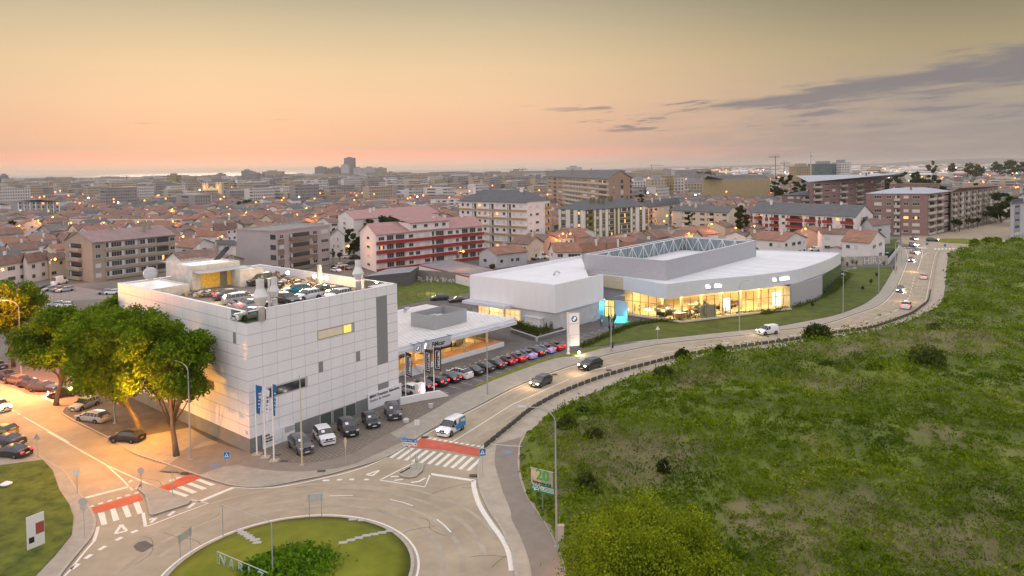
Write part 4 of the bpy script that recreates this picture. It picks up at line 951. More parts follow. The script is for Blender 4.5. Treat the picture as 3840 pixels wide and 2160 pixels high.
# ---- entrance between workshop and showroom: lit door, cyan light, steps
ea_ = kA(1955,1100,0); ee_ = kA(2095,1115,0); ez_ = 4.0
en_ = thing('entrance',V3(ea_,0),'lit glass entrance between workshop and showroom','entrance')
q = MB(); dd = V3(ee_-ea_,0); nn = Vector((-dd.y,dd.x,0)).normalized(); q.obox(V3(ea_,.1),dd,nn*.1,UP*3.6); q.build('door',M('entrance_glow',(.8,.65,.2),.4,.5,.8,emit=px((255,200,60)),es=.75),en_)
q = MB()
for u in (0,.38,.97): q.obox(V3(ea_,.1)+dd*u-nn*.06,dd*.04,nn*.05,UP*3.6)
q.obox(V3(ea_,2.3)-nn*.06,dd,nn*.05,UP*.1); q.build('door_frame',m_dark,en_)
# wall under the tower, right of the door
q = MB(); a,e = V3(ee_,0),V3(kA(2215,1140,0),0); q.obox(a,e-a+ (e-a).normalized()*1.0,nn*.3,UP*3.9); a2_ = V3(ea_,0); q.obox(a2_-dd.normalized()*6-nn*-.3,dd.normalized()*6,nn*.3,UP*3.9); q.build('wall',m_conc,en_)
for x,y,z,e_,c_ in ((1890,1080,2.6,420,(.02,.55,1)),(2165,1150,.8,200,(.03,.5,1))): p = kA(x,y,0); lamp('POINT',(p.x,p.y-1.6,z),e_,c_,.3)
a = kD(1330,560,0)
for (x,y,e_,c_) in ((1290,470,420,(.02,.55,1)),(1420,540,300,(.03,.8,.9)),(1450,640,200,(.1,.5,1)),(960,500,220,(.02,.75,1))):
    p = kD(x,y,.0); lamp('POINT',(p.x,p.y-.6,1.2),e_*.2,c_,.3)
st = thing('entrance_steps',V3(kD(870,540,0),0),'grey steps with a metal handrail rising to the workshop side door','steps')
sb_ = V3(kD(740,590,0),0);
for i in range(6):
    q = MB(); q.obox(sb_+d1*(.2+i*.32),d1*.32,d2*2.2,UP*(.17*(i+1))); q.build('step',m_conc,st)
q = MB(); q.cyl(sb_+UP*.95,sb_+d1*2.0+UP*1.95,.035,6); q.cyl(sb_,sb_+UP*.95,.03,6); q.cyl(sb_+d1*2.0+UP*.9,sb_+d1*2.0+UP*1.95,.03,6); q.cyl(sb_+d1*2.0+UP*1.95,sb_+d1*3.4+UP*1.95,.035,6); q.build('handrail',m_galv,st)
# display camp: glowing tent, awning
a = kD(1330,600,0); tn = thing('tent',V3(a,.12),'glowing teal camping tent on green turf by the entrance','tent')
q = MB(); c = V3(a,.13); w_ = d1*1.5; l_ = Vector((1.9,-.2,0))
q.add([c-w_*.6-l_*.5,c+w_*.6-l_*.5,c+w_*.6+l_*.6,c-w_*.6+l_*.6,c-l_*.4+UP*1.35,c+l_*.35+UP*1.35],[(0,1,4),(1,2,5,4),(2,3,5),(3,0,4,5)]); q.build('canvas',M('tent_teal',(.2,.75,.68),.7,.2,1,emit=(.1,.9,.8),es=.55),tn)
q = MB(); q.obox(c-l_*.9-w_*.9-UP*.0,l_*2.0,w_*1.8,UP*.04); tag(q.build('turf_mat',M('turf',(.05,.35,.04),.9,.3,3)),'bright green turf mat under the camping tent','turf mat')
a = V3(kD(1270,490,0),0); aw = thing('awning_frame',a,'dark teal folding awning beside the entrance','awning')
q = MB(); q.add([a+UP*2.0,a+Vector((1.6,-.3,1.5)),a+Vector((1.8,.8,1.4)),a+Vector((.1,1.1,2.0))],[(0,1,2,3)]); q.build('canopy',M('awning_teal',(.02,.16,.16),.6,.2),aw)
q = MB(); q.cyl(a,a+UP*2.0,.04,6); q.cyl(a+Vector((1.6,-.3,0)),a+Vector((1.6,-.3,1.5)),.04,6); q.build('pole',m_dark,aw)
for i,(x,y) in enumerate(((1490,600),(1640,610),(1570,660))):
    a = V3(kD(x,y,0),.12); bk = thing('bicycle',a,('bicycle lying nearest the tent','bicycle farthest right by the showroom wall','bicycle in front of the other two')[i],'bicycle','bicycles by the tent')
    for k_ in (0,1):
        q = MB(); cc3 = a+Vector((k_*1.0,0,.35)); pts = [cc3+Vector((.33*math.cos(t_),.05*math.sin(t_),.33*math.sin(t_))) for t_ in [2*math.pi*i_/14 for i_ in range(15)]]; q.tube(pts,.03,5,cap=False); q.build('wheel',m_black,bk)
    q = MB(); q.cyl(a+Vector((0,0,.35)),a+Vector((.35,0,.85)),.025,5); q.cyl(a+Vector((.35,0,.85)),a+Vector((.9,0,.85)),.025,5); q.cyl(a+Vector((.9,0,.9)),a+Vector((1,0,.35)),.025,5); q.cyl(a+Vector((.5,0,.3)),a+Vector((.9,0,.85)),.025,5); q.cyl(a+Vector((0,0,.35)),a+Vector((.5,0,.3)),.025,5); q.build('frame',M('bike_red',(.3,.05,.03),.4,0),bk)
# ------------------------------------------------------------------ cars
m_tyre = M('tyre',(.015,.015,.015),.85,0); m_rim = M('rim',(.35,.35,.36),.35,0,metal=.7); m_win = glass('car_glass',(.03,.035,.04),.05)
m_plate = M('number_plate',(.75,.75,.72),.5,0); m_trim = M('car_trim',(.02,.02,.022),.5,0)
m_hl0 = M('headlamp_off',(.6,.62,.65),.15,0,spec=.9); m_hl1 = M('headlamp_on',(1,1,1),.3,0,emit=(1,.86,.80),es=22); m_hl2 = M('headlamp_violet',(1,1,1),.3,0,emit=(.72,.5,1),es=26)
m_tl0 = M('tail_lamp_off',(.25,.01,.01),.25,0,spec=.8); m_tl1 = M('tail_lamp_on',(.6,.01,.01),.3,0,emit=(1,.02,.03),es=7)
PAINT = dict(black=(.012,.012,.014),white=(.78,.78,.78),grey=(.10,.105,.11),silver=(.42,.42,.43),red=(.42,.015,.012),dkred=(.13,.008,.012),blue=(.30,.40,.72),navy=(.02,.03,.07),teal=(.01,.22,.30),bronze=(.20,.14,.07),dkgrey=(.04,.042,.046),yellow=(.35,.25,.03),pale=(.30,.34,.37))
def paint(c):
    nm = 'car_paint_'+c
    if nm in MATS: return MATS[nm]
    m = M(nm,PAINT[c],.28,0,spec=.6); m.node_tree.nodes['Principled BSDF'].inputs['Coat Weight'].default_value = .6; m.node_tree.nodes['Principled BSDF'].inputs['Coat Roughness'].default_value = .08; return m
# side profiles: x from the front (0) to the rear (1): (x, top z, kind) ; kinds: h hood, w windscreen, r roof, b backlight, t tail
TYPES = dict(
    sedan=dict(L=4.75,W=1.84,H=1.44,belt=.93,prof=[(0,.55,'h'),(.02,.70,'h'),(.12,.83,'h'),(.27,.92,'h'),(.30,.95,'w'),(.44,1.38,'r'),(.55,1.44,'r'),(.68,1.39,'b'),(.84,1.03,'t'),(.96,.99,'t'),(1,.80,'t')]),
    coupe=dict(L=4.5,W=1.87,H=1.38,belt=.90,prof=[(0,.52,'h'),(.02,.68,'h'),(.14,.82,'h'),(.31,.90,'h'),(.34,.93,'w'),(.47,1.33,'r'),(.56,1.38,'r'),(.66,1.35,'b'),(.85,1.02,'t'),(.97,.98,'t'),(1,.76,'t')]),
    hatch=dict(L=4.1,W=1.76,H=1.48,belt=.95,prof=[(0,.55,'h'),(.03,.72,'h'),(.12,.88,'h'),(.24,.96,'h'),(.26,1.0,'w'),(.42,1.42,'r'),(.6,1.48,'r'),(.84,1.42,'b'),(.96,1.0,'t'),(.99,.92,'t'),(1,.6,'t')]),
    estate=dict(L=4.75,W=1.82,H=1.47,belt=.94,prof=[(0,.55,'h'),(.02,.70,'h'),(.12,.84,'h'),(.26,.93,'h'),(.29,.96,'w'),(.42,1.40,'r'),(.6,1.47,'r'),(.86,1.42,'b'),(.96,1.0,'t'),(.99,.9,'t'),(1,.6,'t')]),
    suv=dict(L=4.55,W=1.88,H=1.66,belt=1.06,prof=[(0,.65,'h'),(.02,.85,'h'),(.10,.98,'h'),(.24,1.06,'h'),(.27,1.10,'w'),(.40,1.57,'r'),(.6,1.66,'r'),(.84,1.60,'b'),(.95,1.14,'t'),(.99,1.02,'t'),(1,.7,'t')]),
    van=dict(L=4.3,W=1.80,H=1.84,belt=1.10,prof=[(0,.6,'h'),(.02,.80,'h'),(.10,.98,'h'),(.19,1.08,'h'),(.21,1.12,'w'),(.36,1.74,'r'),(.5,1.84,'r'),(.94,1.80,'b'),(.98,1.12,'t'),(.99,1.0,'t'),(1,.6,'t')]),
    bigvan=dict(L=5.6,W=2.05,H=2.5,belt=1.3,prof=[(0,.7,'h'),(.02,.95,'h'),(.08,1.12,'h'),(.14,1.25,'h'),(.16,1.30,'w'),(.28,2.3,'r'),(.4,2.5,'r'),(.96,2.46,'b'),(.985,1.3,'t'),(.99,1.1,'t'),(1,.7,'t')]),
)
_carmesh = {}
def prof_at(pr,x):
    for i in range(len(pr)-1):
        if pr[i][0] <= x <= pr[i+1][0]:
            t = (x-pr[i][0])/(pr[i+1][0]-pr[i][0]); return pr[i][1]*(1-t)+pr[i+1][1]*t,pr[i][2]
    return pr[-1][1],pr[-1][2]
def car_meshes(tp,light):
    if (tp,light) in _carmesh: return _carmesh[(tp,light)]
    d = TYPES[tp]; L,Wd,belt,pr = d['L'],d['W']/2,d['belt'],d['prof']
    xs = sorted(set([p[0] for p in pr]+[.07,.18,.36,.5,.62,.75,.9]))
    zb = .22; body = MB(); win = {'windscreen': MB(),'rear_window': MB(),'side_window': MB()}
    rings = []
    for x in xs:
        zt,k = prof_at(pr,x); e = 1-.16*(max(0,(.10-x)/.10)**2)-.12*(max(0,(x-.92)/.08)**2); w = Wd*e
        bl = min(belt,zt-.02) if zt > belt+.02 else zt-.07
        cab = max(0,(zt-belt)/(d['H']-belt)); wt = w*(.96-.17*min(1,cab)) if zt > belt+.02 else w*.93
        rings.append([(x,0,zb),(x,w*.9,zb),(x,w*.985,zb+.14),(x,w,(zb+bl)/2+.05),(x,w*.985,bl),(x,wt,zt-.05 if zt > belt+.05 else zt-.03),(x,wt*.82,zt),(x,0,zt+.03)])
    V = []; n = 8
    for r in rings:
        for s_ in (1,-1):
            for (x,y,z) in r: V.append((L*(.5-x),s_*y,z))
    F = []; Wn = {'windscreen': [],'rear_window': [],'side_window': []}
    gi0 = next(i for i,x in enumerate(xs) if prof_at(pr,x+.001)[1] in 'w')
    for i in range(len(xs)-1):
        k = prof_at(pr,(xs[i]+xs[i+1])/2)[1]
        for s_ in (0,1):
            for j in range(n-1):
                a,b_,c,e = (i*2+s_)*n+j,(i*2+s_)*n+j+1,((i+1)*2+s_)*n+j+1,((i+1)*2+s_)*n+j
                f = (a,b_,c,e) if s_ else (e,c,b_,a)
                F.append(f)
                if j >= 5 and k == 'w': Wn['windscreen'].append(f)
                elif j >= 5 and k == 'b': Wn['rear_window'].append(f)
                elif j == 4 and k in 'wrb' and not (tp in ('van','bigvan') and xs[i] > .38): Wn['side_window'].append(f)
        F.append(((i*2)*n,((i+1)*2)*n,((i+1)*2+1)*n,(i*2+1)*n))
    for e_,rv in ((0,False),(len(xs)-1,True)):
        ring = [(e_*2)*n+j for j in range(n)]+[(e_*2+1)*n+j for j in range(n-1,-1,-1)]
        F.append(tuple(reversed(ring)) if rv else tuple(ring))
    body.add(V,F)
    out = {}; me = body.mesh('body',[paint('black')]);
    bmm = bmesh.new(); bmm.from_mesh(me); bmesh.ops.remove_doubles(bmm,verts=bmm.verts,dist=.004); bmesh.ops.recalc_face_normals(bmm,faces=bmm.faces); bmm.to_mesh(me); bmm.free()
    me.polygons.foreach_set('use_smooth',[True]*len(me.polygons)); out['body'] = me
    try: me.set_sharp_from_angle(angle=R(32))
    except Exception: pass
    A = [Vector(v) for v in V]
    for nm,fs in Wn.items():
        q = MB()
        for f in fs:
            P = [A[i] for i in f]; c = sum(P,Vector())/len(P); nn = (P[1]-P[0]).cross(P[2]-P[1])
            if nn.length < 1e-6: nn = (P[2]-P[1]).cross(P[3]-P[2])
            nn.normalize(); out_ = Vector((c.x*.2,c.y,c.z-.6))
            if nn.dot(out_) < 0: nn = -nn
            sh_ = .90 if nm == 'side_window' else .95
            q.add([c+(p-c)*(sh_ if nm == 'side_window' else 1.0)*1.0+nn*.012 for p in P],[(0,1,2,3)])
        out[nm] = q.mesh(nm,[m_win])
        if nm == 'side_window':
            for s_ in (1,-1):
                q2 = MB(); k_ = [f for f in q.f if q.v[f[0]][1]*s_ > 0]; q2.v = list(q.v); q2.f = k_; q2.m = [0]*len(k_); me2 = q2.mesh('side_window',[m_win]); b2 = bmesh.new(); b2.from_mesh(me2); bmesh.ops.delete(b2,geom=[v for v in b2.verts if not v.link_faces],context='VERTS'); b2.to_mesh(me2); b2.free(); out['sw%d' % s_] = me2
    rw = .33 if tp not in ('suv','van','bigvan') else .37
    q = MB(); q.tube([(0,-.11,0),(0,-.09,0),(0,.09,0),(0,.11,0)],[rw-.03,rw,rw,rw-.03],20); q.tube([(0,-.125,0),(0,.125,0)],[rw*.66]*2,14,1)
    out['wheel'] = q.mesh('wheel',[m_tyre,m_trim]); q = MB()
    for k_ in range(5):
        a = k_*2*math.pi/5; q.obox(Vector((0,-.13,0))+Vector((-math.sin(a),0,math.cos(a)))*-.03,Vector((-math.sin(a),0,math.cos(a)))*.06,Vector((math.cos(a),0,math.sin(a)))*rw*.62,Vector((0,.26,0)),0)
    q.tube([(0,-.128,0),(0,.128,0)],rw*.2,8); out['rim'] = q.mesh('rim',[m_rim]); out['rw'] = rw
    q = MB(); q.tube([(0,-.02,0),(0,.02,0)],[rw+.06]*2,20); out['wheel_arch'] = q.mesh('wheel_arch',[m_trim])
    hz = .68 if tp in ('sedan','coupe','hatch','estate') else .88
    q = MB(); q.obox((-.05,-.17,-.06),(.16,0,0),(0,.34,0),(0,0,.13)); hl = {0: m_hl0,1: m_hl1,2: m_hl2}
    out['headlight'] = [q.mesh('headlight',[hl[k_]]) for k_ in (0,1,2)]
    tz = .82 if tp in ('sedan','coupe') else (.95 if tp in ('hatch','estate') else 1.0)
    q = MB(); q.obox((-.06,-.19,-.07),(.10,0,0),(0,.38,0),(0,0,.15)); out['tail_light'] = [q.mesh('tail_light',[m_tl0]),q.mesh('tail_light',[m_tl1])]
    q = MB(); q.obox((-.02,-.26,-.055),(.04,0,0),(0,.52,0),(0,0,.11)); out['number_plate'] = q.mesh('number_plate',[m_plate])
    q = MB(); q.obox((-.03,-.42,-.10),(.06,0,0),(0,.36,0),(0,0,.2)); q.obox((-.03,.06,-.10),(.06,0,0),(0,.36,0),(0,0,.2)); q.obox((-.02,-.7,-.30),(.05,0,0),(0,1.4,0),(0,0,.12)); out['grille'] = q.mesh('grille',[m_trim])
    q = MB(); q.obox((-.08,-.1,-.07),(.16,0,0),(0,.2,0),(0,0,.14)); out['wing_mirror'] = q.mesh('wing_mirror',[m_trim])
    out['hz'],out['tz'] = hz,tz
    _carmesh[(tp,light)] = out; return out
_bodycache = {}
def car(tp,col,P,head,label,cat_='car',hl=0,tl=0,group=None,full=True,name=None,roof=None):
    """head = direction the front points to (vector)"""
    g_ = car_meshes(tp,0); d = TYPES[tp]; L,Wd = d['L'],d['W']/2
    rz = math.atan2(head[1],head[0])
    t_ = thing(name or {'suv': 'suv','van': 'van','bigvan': 'van'}.get(tp,'parked_car'),(P[0],P[1],P[2] if len(P) > 2 else 0),label,cat_,group,rz)
    key = (tp,col)
    if key not in _bodycache:
        me = g_['body'].copy(); me.materials.clear(); me.materials.append(paint(col)); _bodycache[key] = me
    child('body',_bodycache[key],t_)
    child('windscreen',g_['windscreen'],t_); child('rear_window',g_['rear_window'],t_); child('side_window',g_['sw1'],t_); child('side_window',g_['sw-1'],t_)
    rw = g_['rw']
    for x in (L*.31,-L*.29):
        for s_ in (1,-1):
            wh_ = child('wheel',g_['wheel'],t_,(x,s_*(Wd-.1),rw))
            if full: child('rim',g_['rim'],wh_)
            if full: child('wheel_arch',g_['wheel_arch'],t_,(x,s_*(Wd-.022),rw+.02))
    for s_ in (1,-1):
        child('headlight',g_['headlight'][hl],t_,(L*.5-.10,s_*Wd*.70,g_['hz']))
        child('tail_light',g_['tail_light'][1 if tl else 0],t_,(-L*.5+.07,s_*Wd*.72,g_['tz']))
        if full: child('wing_mirror',g_['wing_mirror'],t_,(L*.20,s_*(Wd+.1),d['belt']+.04))
    if full:
        child('grille',g_['grille'],t_,(L*.5-.01,0,g_['hz']-.05)); child('number_plate',g_['number_plate'],t_,(L*.5+.02,0,.42)); child('number_plate',g_['number_plate'],t_,(-L*.5-.01,0,.62))
        q = MB(); q.obox((-L*.35,-Wd*.3,0),(L*.7,0,0),(0,Wd*.6,0),(0,0,.02))
    if roof:
        q = MB(); z = d['H']; q.obox((-L*.3,-Wd*.62,z-.03),(L*.32,0,0),(0,Wd*1.24,0),(0,0,.075)); child('roof_panel',q.mesh('roof_panel',[paint(roof)]),t_)
    return t_
def car2(tp,col,a,b_,side,label,**k):
    """a, b_: where the rear and front wheels of the side seen touch the ground; side=+1 if those wheels are on the car's left"""
    a,b_ = V3(a,a.z),V3(b_,b_.z); h_ = (b_-a).normalized(); q = Vector((-h_.y,h_.x,0)); c = (a+b_)/2 - q*side*(TYPES[tp]['W']/2-.1)
    return car(tp,col,c,h_,label,**k)
D1,D2 = DIR1,DIR2
# the row of fourteen along the verge, noses to the pavilion
row = [('hatch','white',0,'white hatchback at the left end of the row behind the flagpoles',None),('sedan','black',1,'black saloon behind the lit box under the dark flags',None),('estate','black',1,'black estate with pale window trim and lit red lamps, third from left',None),
       ('coupe','black',1,'black coupe with glowing red lamps directly left of the white suv',None),('suv','white',0,'white suv between black cars in the forecourt row','black'),('coupe','black',0,'plain black coupe directly right of the white suv in the row',None),('coupe','black',0,'black convertible with a cloth roof behind the lamp post',None),
       ('sedan','dkgrey',1,'dark grey saloon with red lamps right of the black convertible',None),('coupe','dkred',1,'dark red coupe left of the bright red one in the middle of the row','black'),('coupe','red',1,'bright red coupe between the dark red and the pale blue coupe','black'),('coupe','blue',1,'pale blue coupe next to the bright red one in mid row','black'),
       ('sedan','dkgrey',1,'dark saloon between the two pale blue coupes','black'),('coupe','blue',1,'pale blue coupe second from the totem end of the row','black'),('coupe','red',1,'red coupe at the right end of the row beside the totem','black')]
e0,e1 = V3(kC(335,1305),.12),V3(kC(2255,708),.12)
for i,(tp,col,tl,lab,rf) in enumerate(row):
    rear = e0.lerp(e1,i/13.0); car(tp,col,rear+D2*(TYPES[tp]['L']/2),D2,lab,tl=tl,group='cars parked in the forecourt row',name='parked_car',roof=rf if tp == 'coupe' or tp == 'suv' else None)
# five display cars below the facade
for tp,col,(x1,y1),(x2,y2),cr,lab in (('suv','grey',(1330,640),(1478,775),kI,'slate grey suv nearest the flagpoles with a price sheet in its windscreen'),('suv','white',(1815,440),(1945,598),kI,'white suv among the five display cars below the facade'),
        ('suv','black',(160,1250),(272,1390),kH,'black suv between the white suv and the dark hatchback below the facade'),('hatch','black',(645,1090),(735,1215),kH,'black hatchback in front of the white lettered board'),('suv','dkgrey',(1088,905),(1165,1060),kH,'dark suv at the right end of the display cars')):
    o = car2(tp,col,cr(x1,y1,.12),cr(x2,y2,.12),-1,lab,name='display_car',cat_='car',group='display cars on the brick paving')
    d = TYPES[tp]; q = MB(); x0 = d['L']*(.5-.31); zt = prof_at(d['prof'],.31)[0]; x1_ = d['L']*(.5-.37); z1 = prof_at(d['prof'],.37)[0]
    q.add([(x0,-.5,zt+.05),(x0,-.12,zt+.05),(x1_,-.12,z1+.05),(x1_,-.5,z1+.05)],[(0,1,2,3)]); child('price_sheet',q.mesh('price_sheet',[m_board]),o)
GR = 'cars driving on the curved road'
def nrm2(a,b_): v = V3(b_-a,0); return v.normalized()
# moving traffic
hd = nrm2(kH(2500,1250),kH(2150,1449))
v = car('van','white',V3(U3(1692,1622),.03),nrm2(U3(1750,1590),U3(1650,1650)),'white and blue delivery van coming up to the wide red crossing',hl=1,name='delivery_van',cat_='van',group=GR)
d = TYPES['van']; q = MB()
for s_ in (1,-1):
    y = s_*(d['W']/2+.012); P = [(-2.05,y,.45),(.1,y,.45),(.55,y,1.0),(-.4,y,1.25),(-.7,y*.95,1.7),(-2.0,y*.95,1.7)]; q.add(P,[tuple(range(6)) if s_ < 0 else tuple(reversed(range(6)))],0)
    P = [(-1.9,y*1.006,1.05),(-.9,y*1.006,1.2),(-.8,y*1.0,1.5),(-1.8,y*.99,1.45)]; q.add(P,[(0,1,2,3) if s_ < 0 else (3,2,1,0)],1)
child('livery',q.mesh('livery',[M('livery_blue',(.03,.22,.50),.4,.1,2),M('livery_yellow',(.7,.6,.1),.4,.2,4)]),v)
car('hatch','dkgrey',V3(c22(295,975),.03),nrm2(c22(400,930),c22(150,1040)),'dark grey hatchback with pinkish headlights on the near part of the road',hl=1,name='moving_car',group=GR)
car('suv','black',V3(c22(790,808),.03),nrm2(c22(900,770),c22(600,860)),'black suv following the grey hatchback toward the roundabout',hl=1,name='moving_car',group=GR)
car('van','white',V3(kM(140,1335),.03),nrm2(kM(260,1310),kM(-60,1350)),'plain white van passing below the showroom lawn',hl=1,name='delivery_van',cat_='van',group=GR)
car('suv','white',V3(kM(2000,985),.03),nrm2(kM(1960,1010),kM(2040,900)),'white suv seen from behind on the far bend',tl=1,name='moving_car',group=GR)
car('hatch','white',V3(kM(2232,592),.03),nrm2(kM(2225,620),kM(2262,460)),'white hatchback driving away toward the far roundabout',tl=1,name='moving_car',group=GR)
for (x,y,c,lab) in ((1920,765,'navy','dark blue car with violet headlights nearest on the far bend'),(2065,360,'dkgrey','dark car with violet headlights fourth in the oncoming line'),(2110,258,'silver','silver car with violet headlights in the oncoming line'),(2098,158,'silver','silver car with violet headlights at the far crossing'),(2100,72,'black','black car with violet headlights leaving the far roundabout')):
    car('suv' if x == 2098 else 'hatch',c,V3(kM(x,y),.03),nrm2(kM(x+12,y-70),kM(x-12,y+60)) if y > 300 else Vector((.02,-1,0)),lab,hl=2,name='moving_car',group=GR,full=y > 200)
    p = kM(x,y); lamp('SPOT',(p.x,p.y-2.4,.9),3000,(1,.72,.42),.3,spot=R(95),rot=(R(62),0,R(5)))
car('suv','dkgrey',V3(kM(2345,92),.03),Vector((.9,-.45,0)).normalized(),'dark car circling the far roundabout with its headlights on',hl=1,name='moving_car',group=GR,full=False)
for cr,x,y,e_ in ((c22,170,1010,500),(c22,640,870,400),(c21,1750,60,700),(kM,-80,1350,200),(kM,1990,900,500),(kM,2090,500,500)):
    p = cr(x,y); lamp('POINT',(p.x,p.y,1.6),e_*.55,(1,.62,.30),.5)
# left street and its side road
LG = 'cars parked along the left street'
for tp,col,cr,c_,h_,lab,kw in (('estate','bronze',kN,(255,555),(-1,.55),'brown grey estate with a red lamp parked on the left street',dict(tl=1)),('sedan','dkgrey',kN,(70,480),(-1,.55),'dark saloon behind the brown estate on the left street',{}),('sedan','navy',kN,(-60,340),(-1,.6),'dark blue car at the left edge of the photo',{}),
        ('hatch','black',kN,(430,615),(-1,.6),'small black car under the left tree',{}),('sedan','dkgrey',kN,(660,665),(1,-.15),'dark saloon half hidden under the left tree',{}),('hatch','black',kN,(960,745),(-.9,-.5),'black car with one blue headlight coming out of the side street',dict(hl=2)),
        ('hatch','pale',kN,(1290,930),(-.35,-1),'pale blue hatchback parked at the corner under the trees',{}),('estate','silver',kN,(1400,1125),(-1,.35),'silver estate parked at the corner in orange light',{}),('hatch','black',kN,(1925,1430),(-1,.2),'small black hatchback by the tree trunk',{}),
        ('hatch','yellow',kN,(20,1330),(-1,.3),'dark yellowish car at the left edge below the road',{}),('sedan','dkgrey',c30,(60,130),(-1,.25),'dark saloon parked in the left bay',{}),('sedan','black',c30,(110,245),(-1,.22),'black saloon nearest the grass bank on the left',dict(tl=1)),
        ('hatch','white',kN,(-20,960),(1,-.55),'white car with bright headlights at the left edge',dict(hl=1))):
    car(tp,col,V3(cr(*c_),.03),Vector((*h_,0)).normalized(),lab,group=LG,**kw)
# car park far left, and street cars in the middle distance
FG = 'cars in the far left car park'
for i,(x,y,col,tp) in enumerate(((240,215,'white','hatch'),(300,262,'navy','sedan'),(400,285,'white','hatch'),(545,300,'pale','sedan'),(810,350,'white','estate'),(120,270,'white','hatch'))):
    car(tp,col,V3(kQ(x,y),.03),Vector((-.9,.35,0)).normalized(),('white hatchback farthest back in the near line of the left car park','navy saloon in the near line of the left car park','white hatchback in the middle of the near line of the left car park','pale saloon in the near line of the left car park','white estate by the wire fence of the left car park','white hatchback at the left end of the near line in the car park')[i],group=FG,full=False)
for i,(x,y,col,tp) in enumerate(((870,150,'black','suv'),(1010,165,'pale','hatch'),(1200,175,'grey','suv'),(1310,180,'silver','estate'))):
    car(tp,col,V3(kQ(x,y),.03),Vector((-.5,-.87,0)).normalized(),('black suv at the left of the far line in the car park','pale hatchback second in the far line of the car park','grey suv third in the far line of the car park','silver estate fourth in the far line of the car park')[i],group=FG,full=False)
for x,y,tp,col,lab in ((1150,480,'sedan','silver','silver saloon beyond the fence above the trees'),(1320,500,'hatch','white','white car half hidden by the tree top'),(2270,235,'hatch','white','white hatchback behind the left corner of the panelled building'),(2130,230,'hatch','pale','pale car beside the white hatchback behind the panelled building')):
    car(tp,col,V3(kQ(x,y),.03),Vector((-.95,-.2,0)).normalized(),lab,group=FG,full=False)
car('bigvan','white',V3(kO(1200,1105),.03),Vector((.1,1,0)).normalized(),'pinkish white van parked by the brown apartment block',name='van',cat_='van',full=False)
MG = 'cars in the side street behind the roof'
for x,y,tp,col,lab in ((1720,222,'hatch','white','white hatchback on the side street grass edge'),(1615,320,'hatch','white','white hatchback lower on the side street'),(1815,280,'sedan','dkred','dark reddish saloon on the side street'),(1910,175,'sedan','dkgrey','dark saloon with an orange glint on the side street'),(2000,60,'suv','black','black car farthest up the side street'),(1830,45,'hatch','white','pale car under the bushes of the side street')):
    car(tp,col,V3(kL(x,y),.03),D2*-1 if x % 2 else Vector((.8,.55,0)).normalized(),lab,group=MG,full=False)
car('suv','dkgrey',V3(kC(600,25),.03),Vector((-.95,-.3,0)).normalized(),'dark suv standing behind the pavilion roof',full=False); car('sedan','dkgrey',V3(kC(850,48),.03),Vector((-.95,-.3,0)).normalized(),'dark saloon behind the pavilion near the canopy',full=False)
car('bigvan','white',V3(kA(1105,325),.03),Vector((.95,-.3,0)).normalized(),'large white van in the yard behind the workshop roof',name='van',cat_='van',full=False)
car('hatch','white',V3(kA(1030,330),.03),Vector((.95,-.3,0)).normalized(),'white car beside the large white van behind the workshop',full=False); car('sedan','black',V3(kA(960,345),.03),Vector((.95,-.3,0)).normalized(),'black car left of the white van behind the workshop',full=False)
car('van','white',V3(c13(465,1078),.03),Vector((-1,-.1,0)).normalized(),'white van between the two white houses on the right',name='van',cat_='van',full=False)
for x,y,col,lab in ((1090,520,'dkgrey','dark car parked behind the curved showroom end'),(1055,560,'silver','silver car parked behind the curved showroom end')): car('sedan',col,V3(kM(x,y),.03),Vector((.9,-.2,0)).normalized(),lab,full=False)
for i,(x,y) in enumerate(((2250,600),(2310,612),(2370,625),(2420,606))): car('hatch',('silver','white','grey','white')[i],V3(kR(x+10,y+12),.03),Vector((.8,-.5,0)).normalized(),'distant parked car in the lot by the far apartment blocks',group='cars in the lot beyond the pink apartment blocks',full=False)
# the roof car park
RG = 'cars on the roof car park'
for cr,x,y,tp,col,h_,lab,kw in ((kE,1010,430,'sedan','navy',D1*.9+D2*-.2,'dark saloon with red lamps on the roof nearest the crates',dict(tl=1)),(kE,1190,510,'estate','silver',D1,'silver estate on the roof beside the dark saloon',{}),(kE,1460,640,'coupe','silver',D1,'silver saloon on the roof left of the first chimney',dict(tl=1)),
        (kE,1400,830,'coupe','white',D1*-1,'white coupe behind the glazed roof corner',{}),(kE,2120,520,'estate','black',D2*-1,'black estate with white roof right of the chimneys',{}),(kE,2540,450,'hatch','white',D1*-1,'white hatchback at the front edge of the roof',{}),
        (kL,830,760,'hatch','teal',D2*.35-D1,'bright teal hatchback in the middle of the roof',{}),(kL,1290,770,'coupe','dkgrey',-D1,'dark saloon on the roof below the metal chimney',{}),(kL,1590,800,'coupe','black',-D1,'black saloon at the right end of the roof cars',{}),(kL,1650,870,'hatch','white',-D1,'white car half hidden by the roof edge',{}),(kE,1560,150,'van','dkgrey',-D1,'dark wrecked van by the rear roof wall',{}),(kE,1800,200,'sedan','black',D2,'black car between the two white chimneys',{})):
    p = cr(x,y,zD); car(tp,col,p,Vector(h_).normalized(),lab,group=RG,**kw)
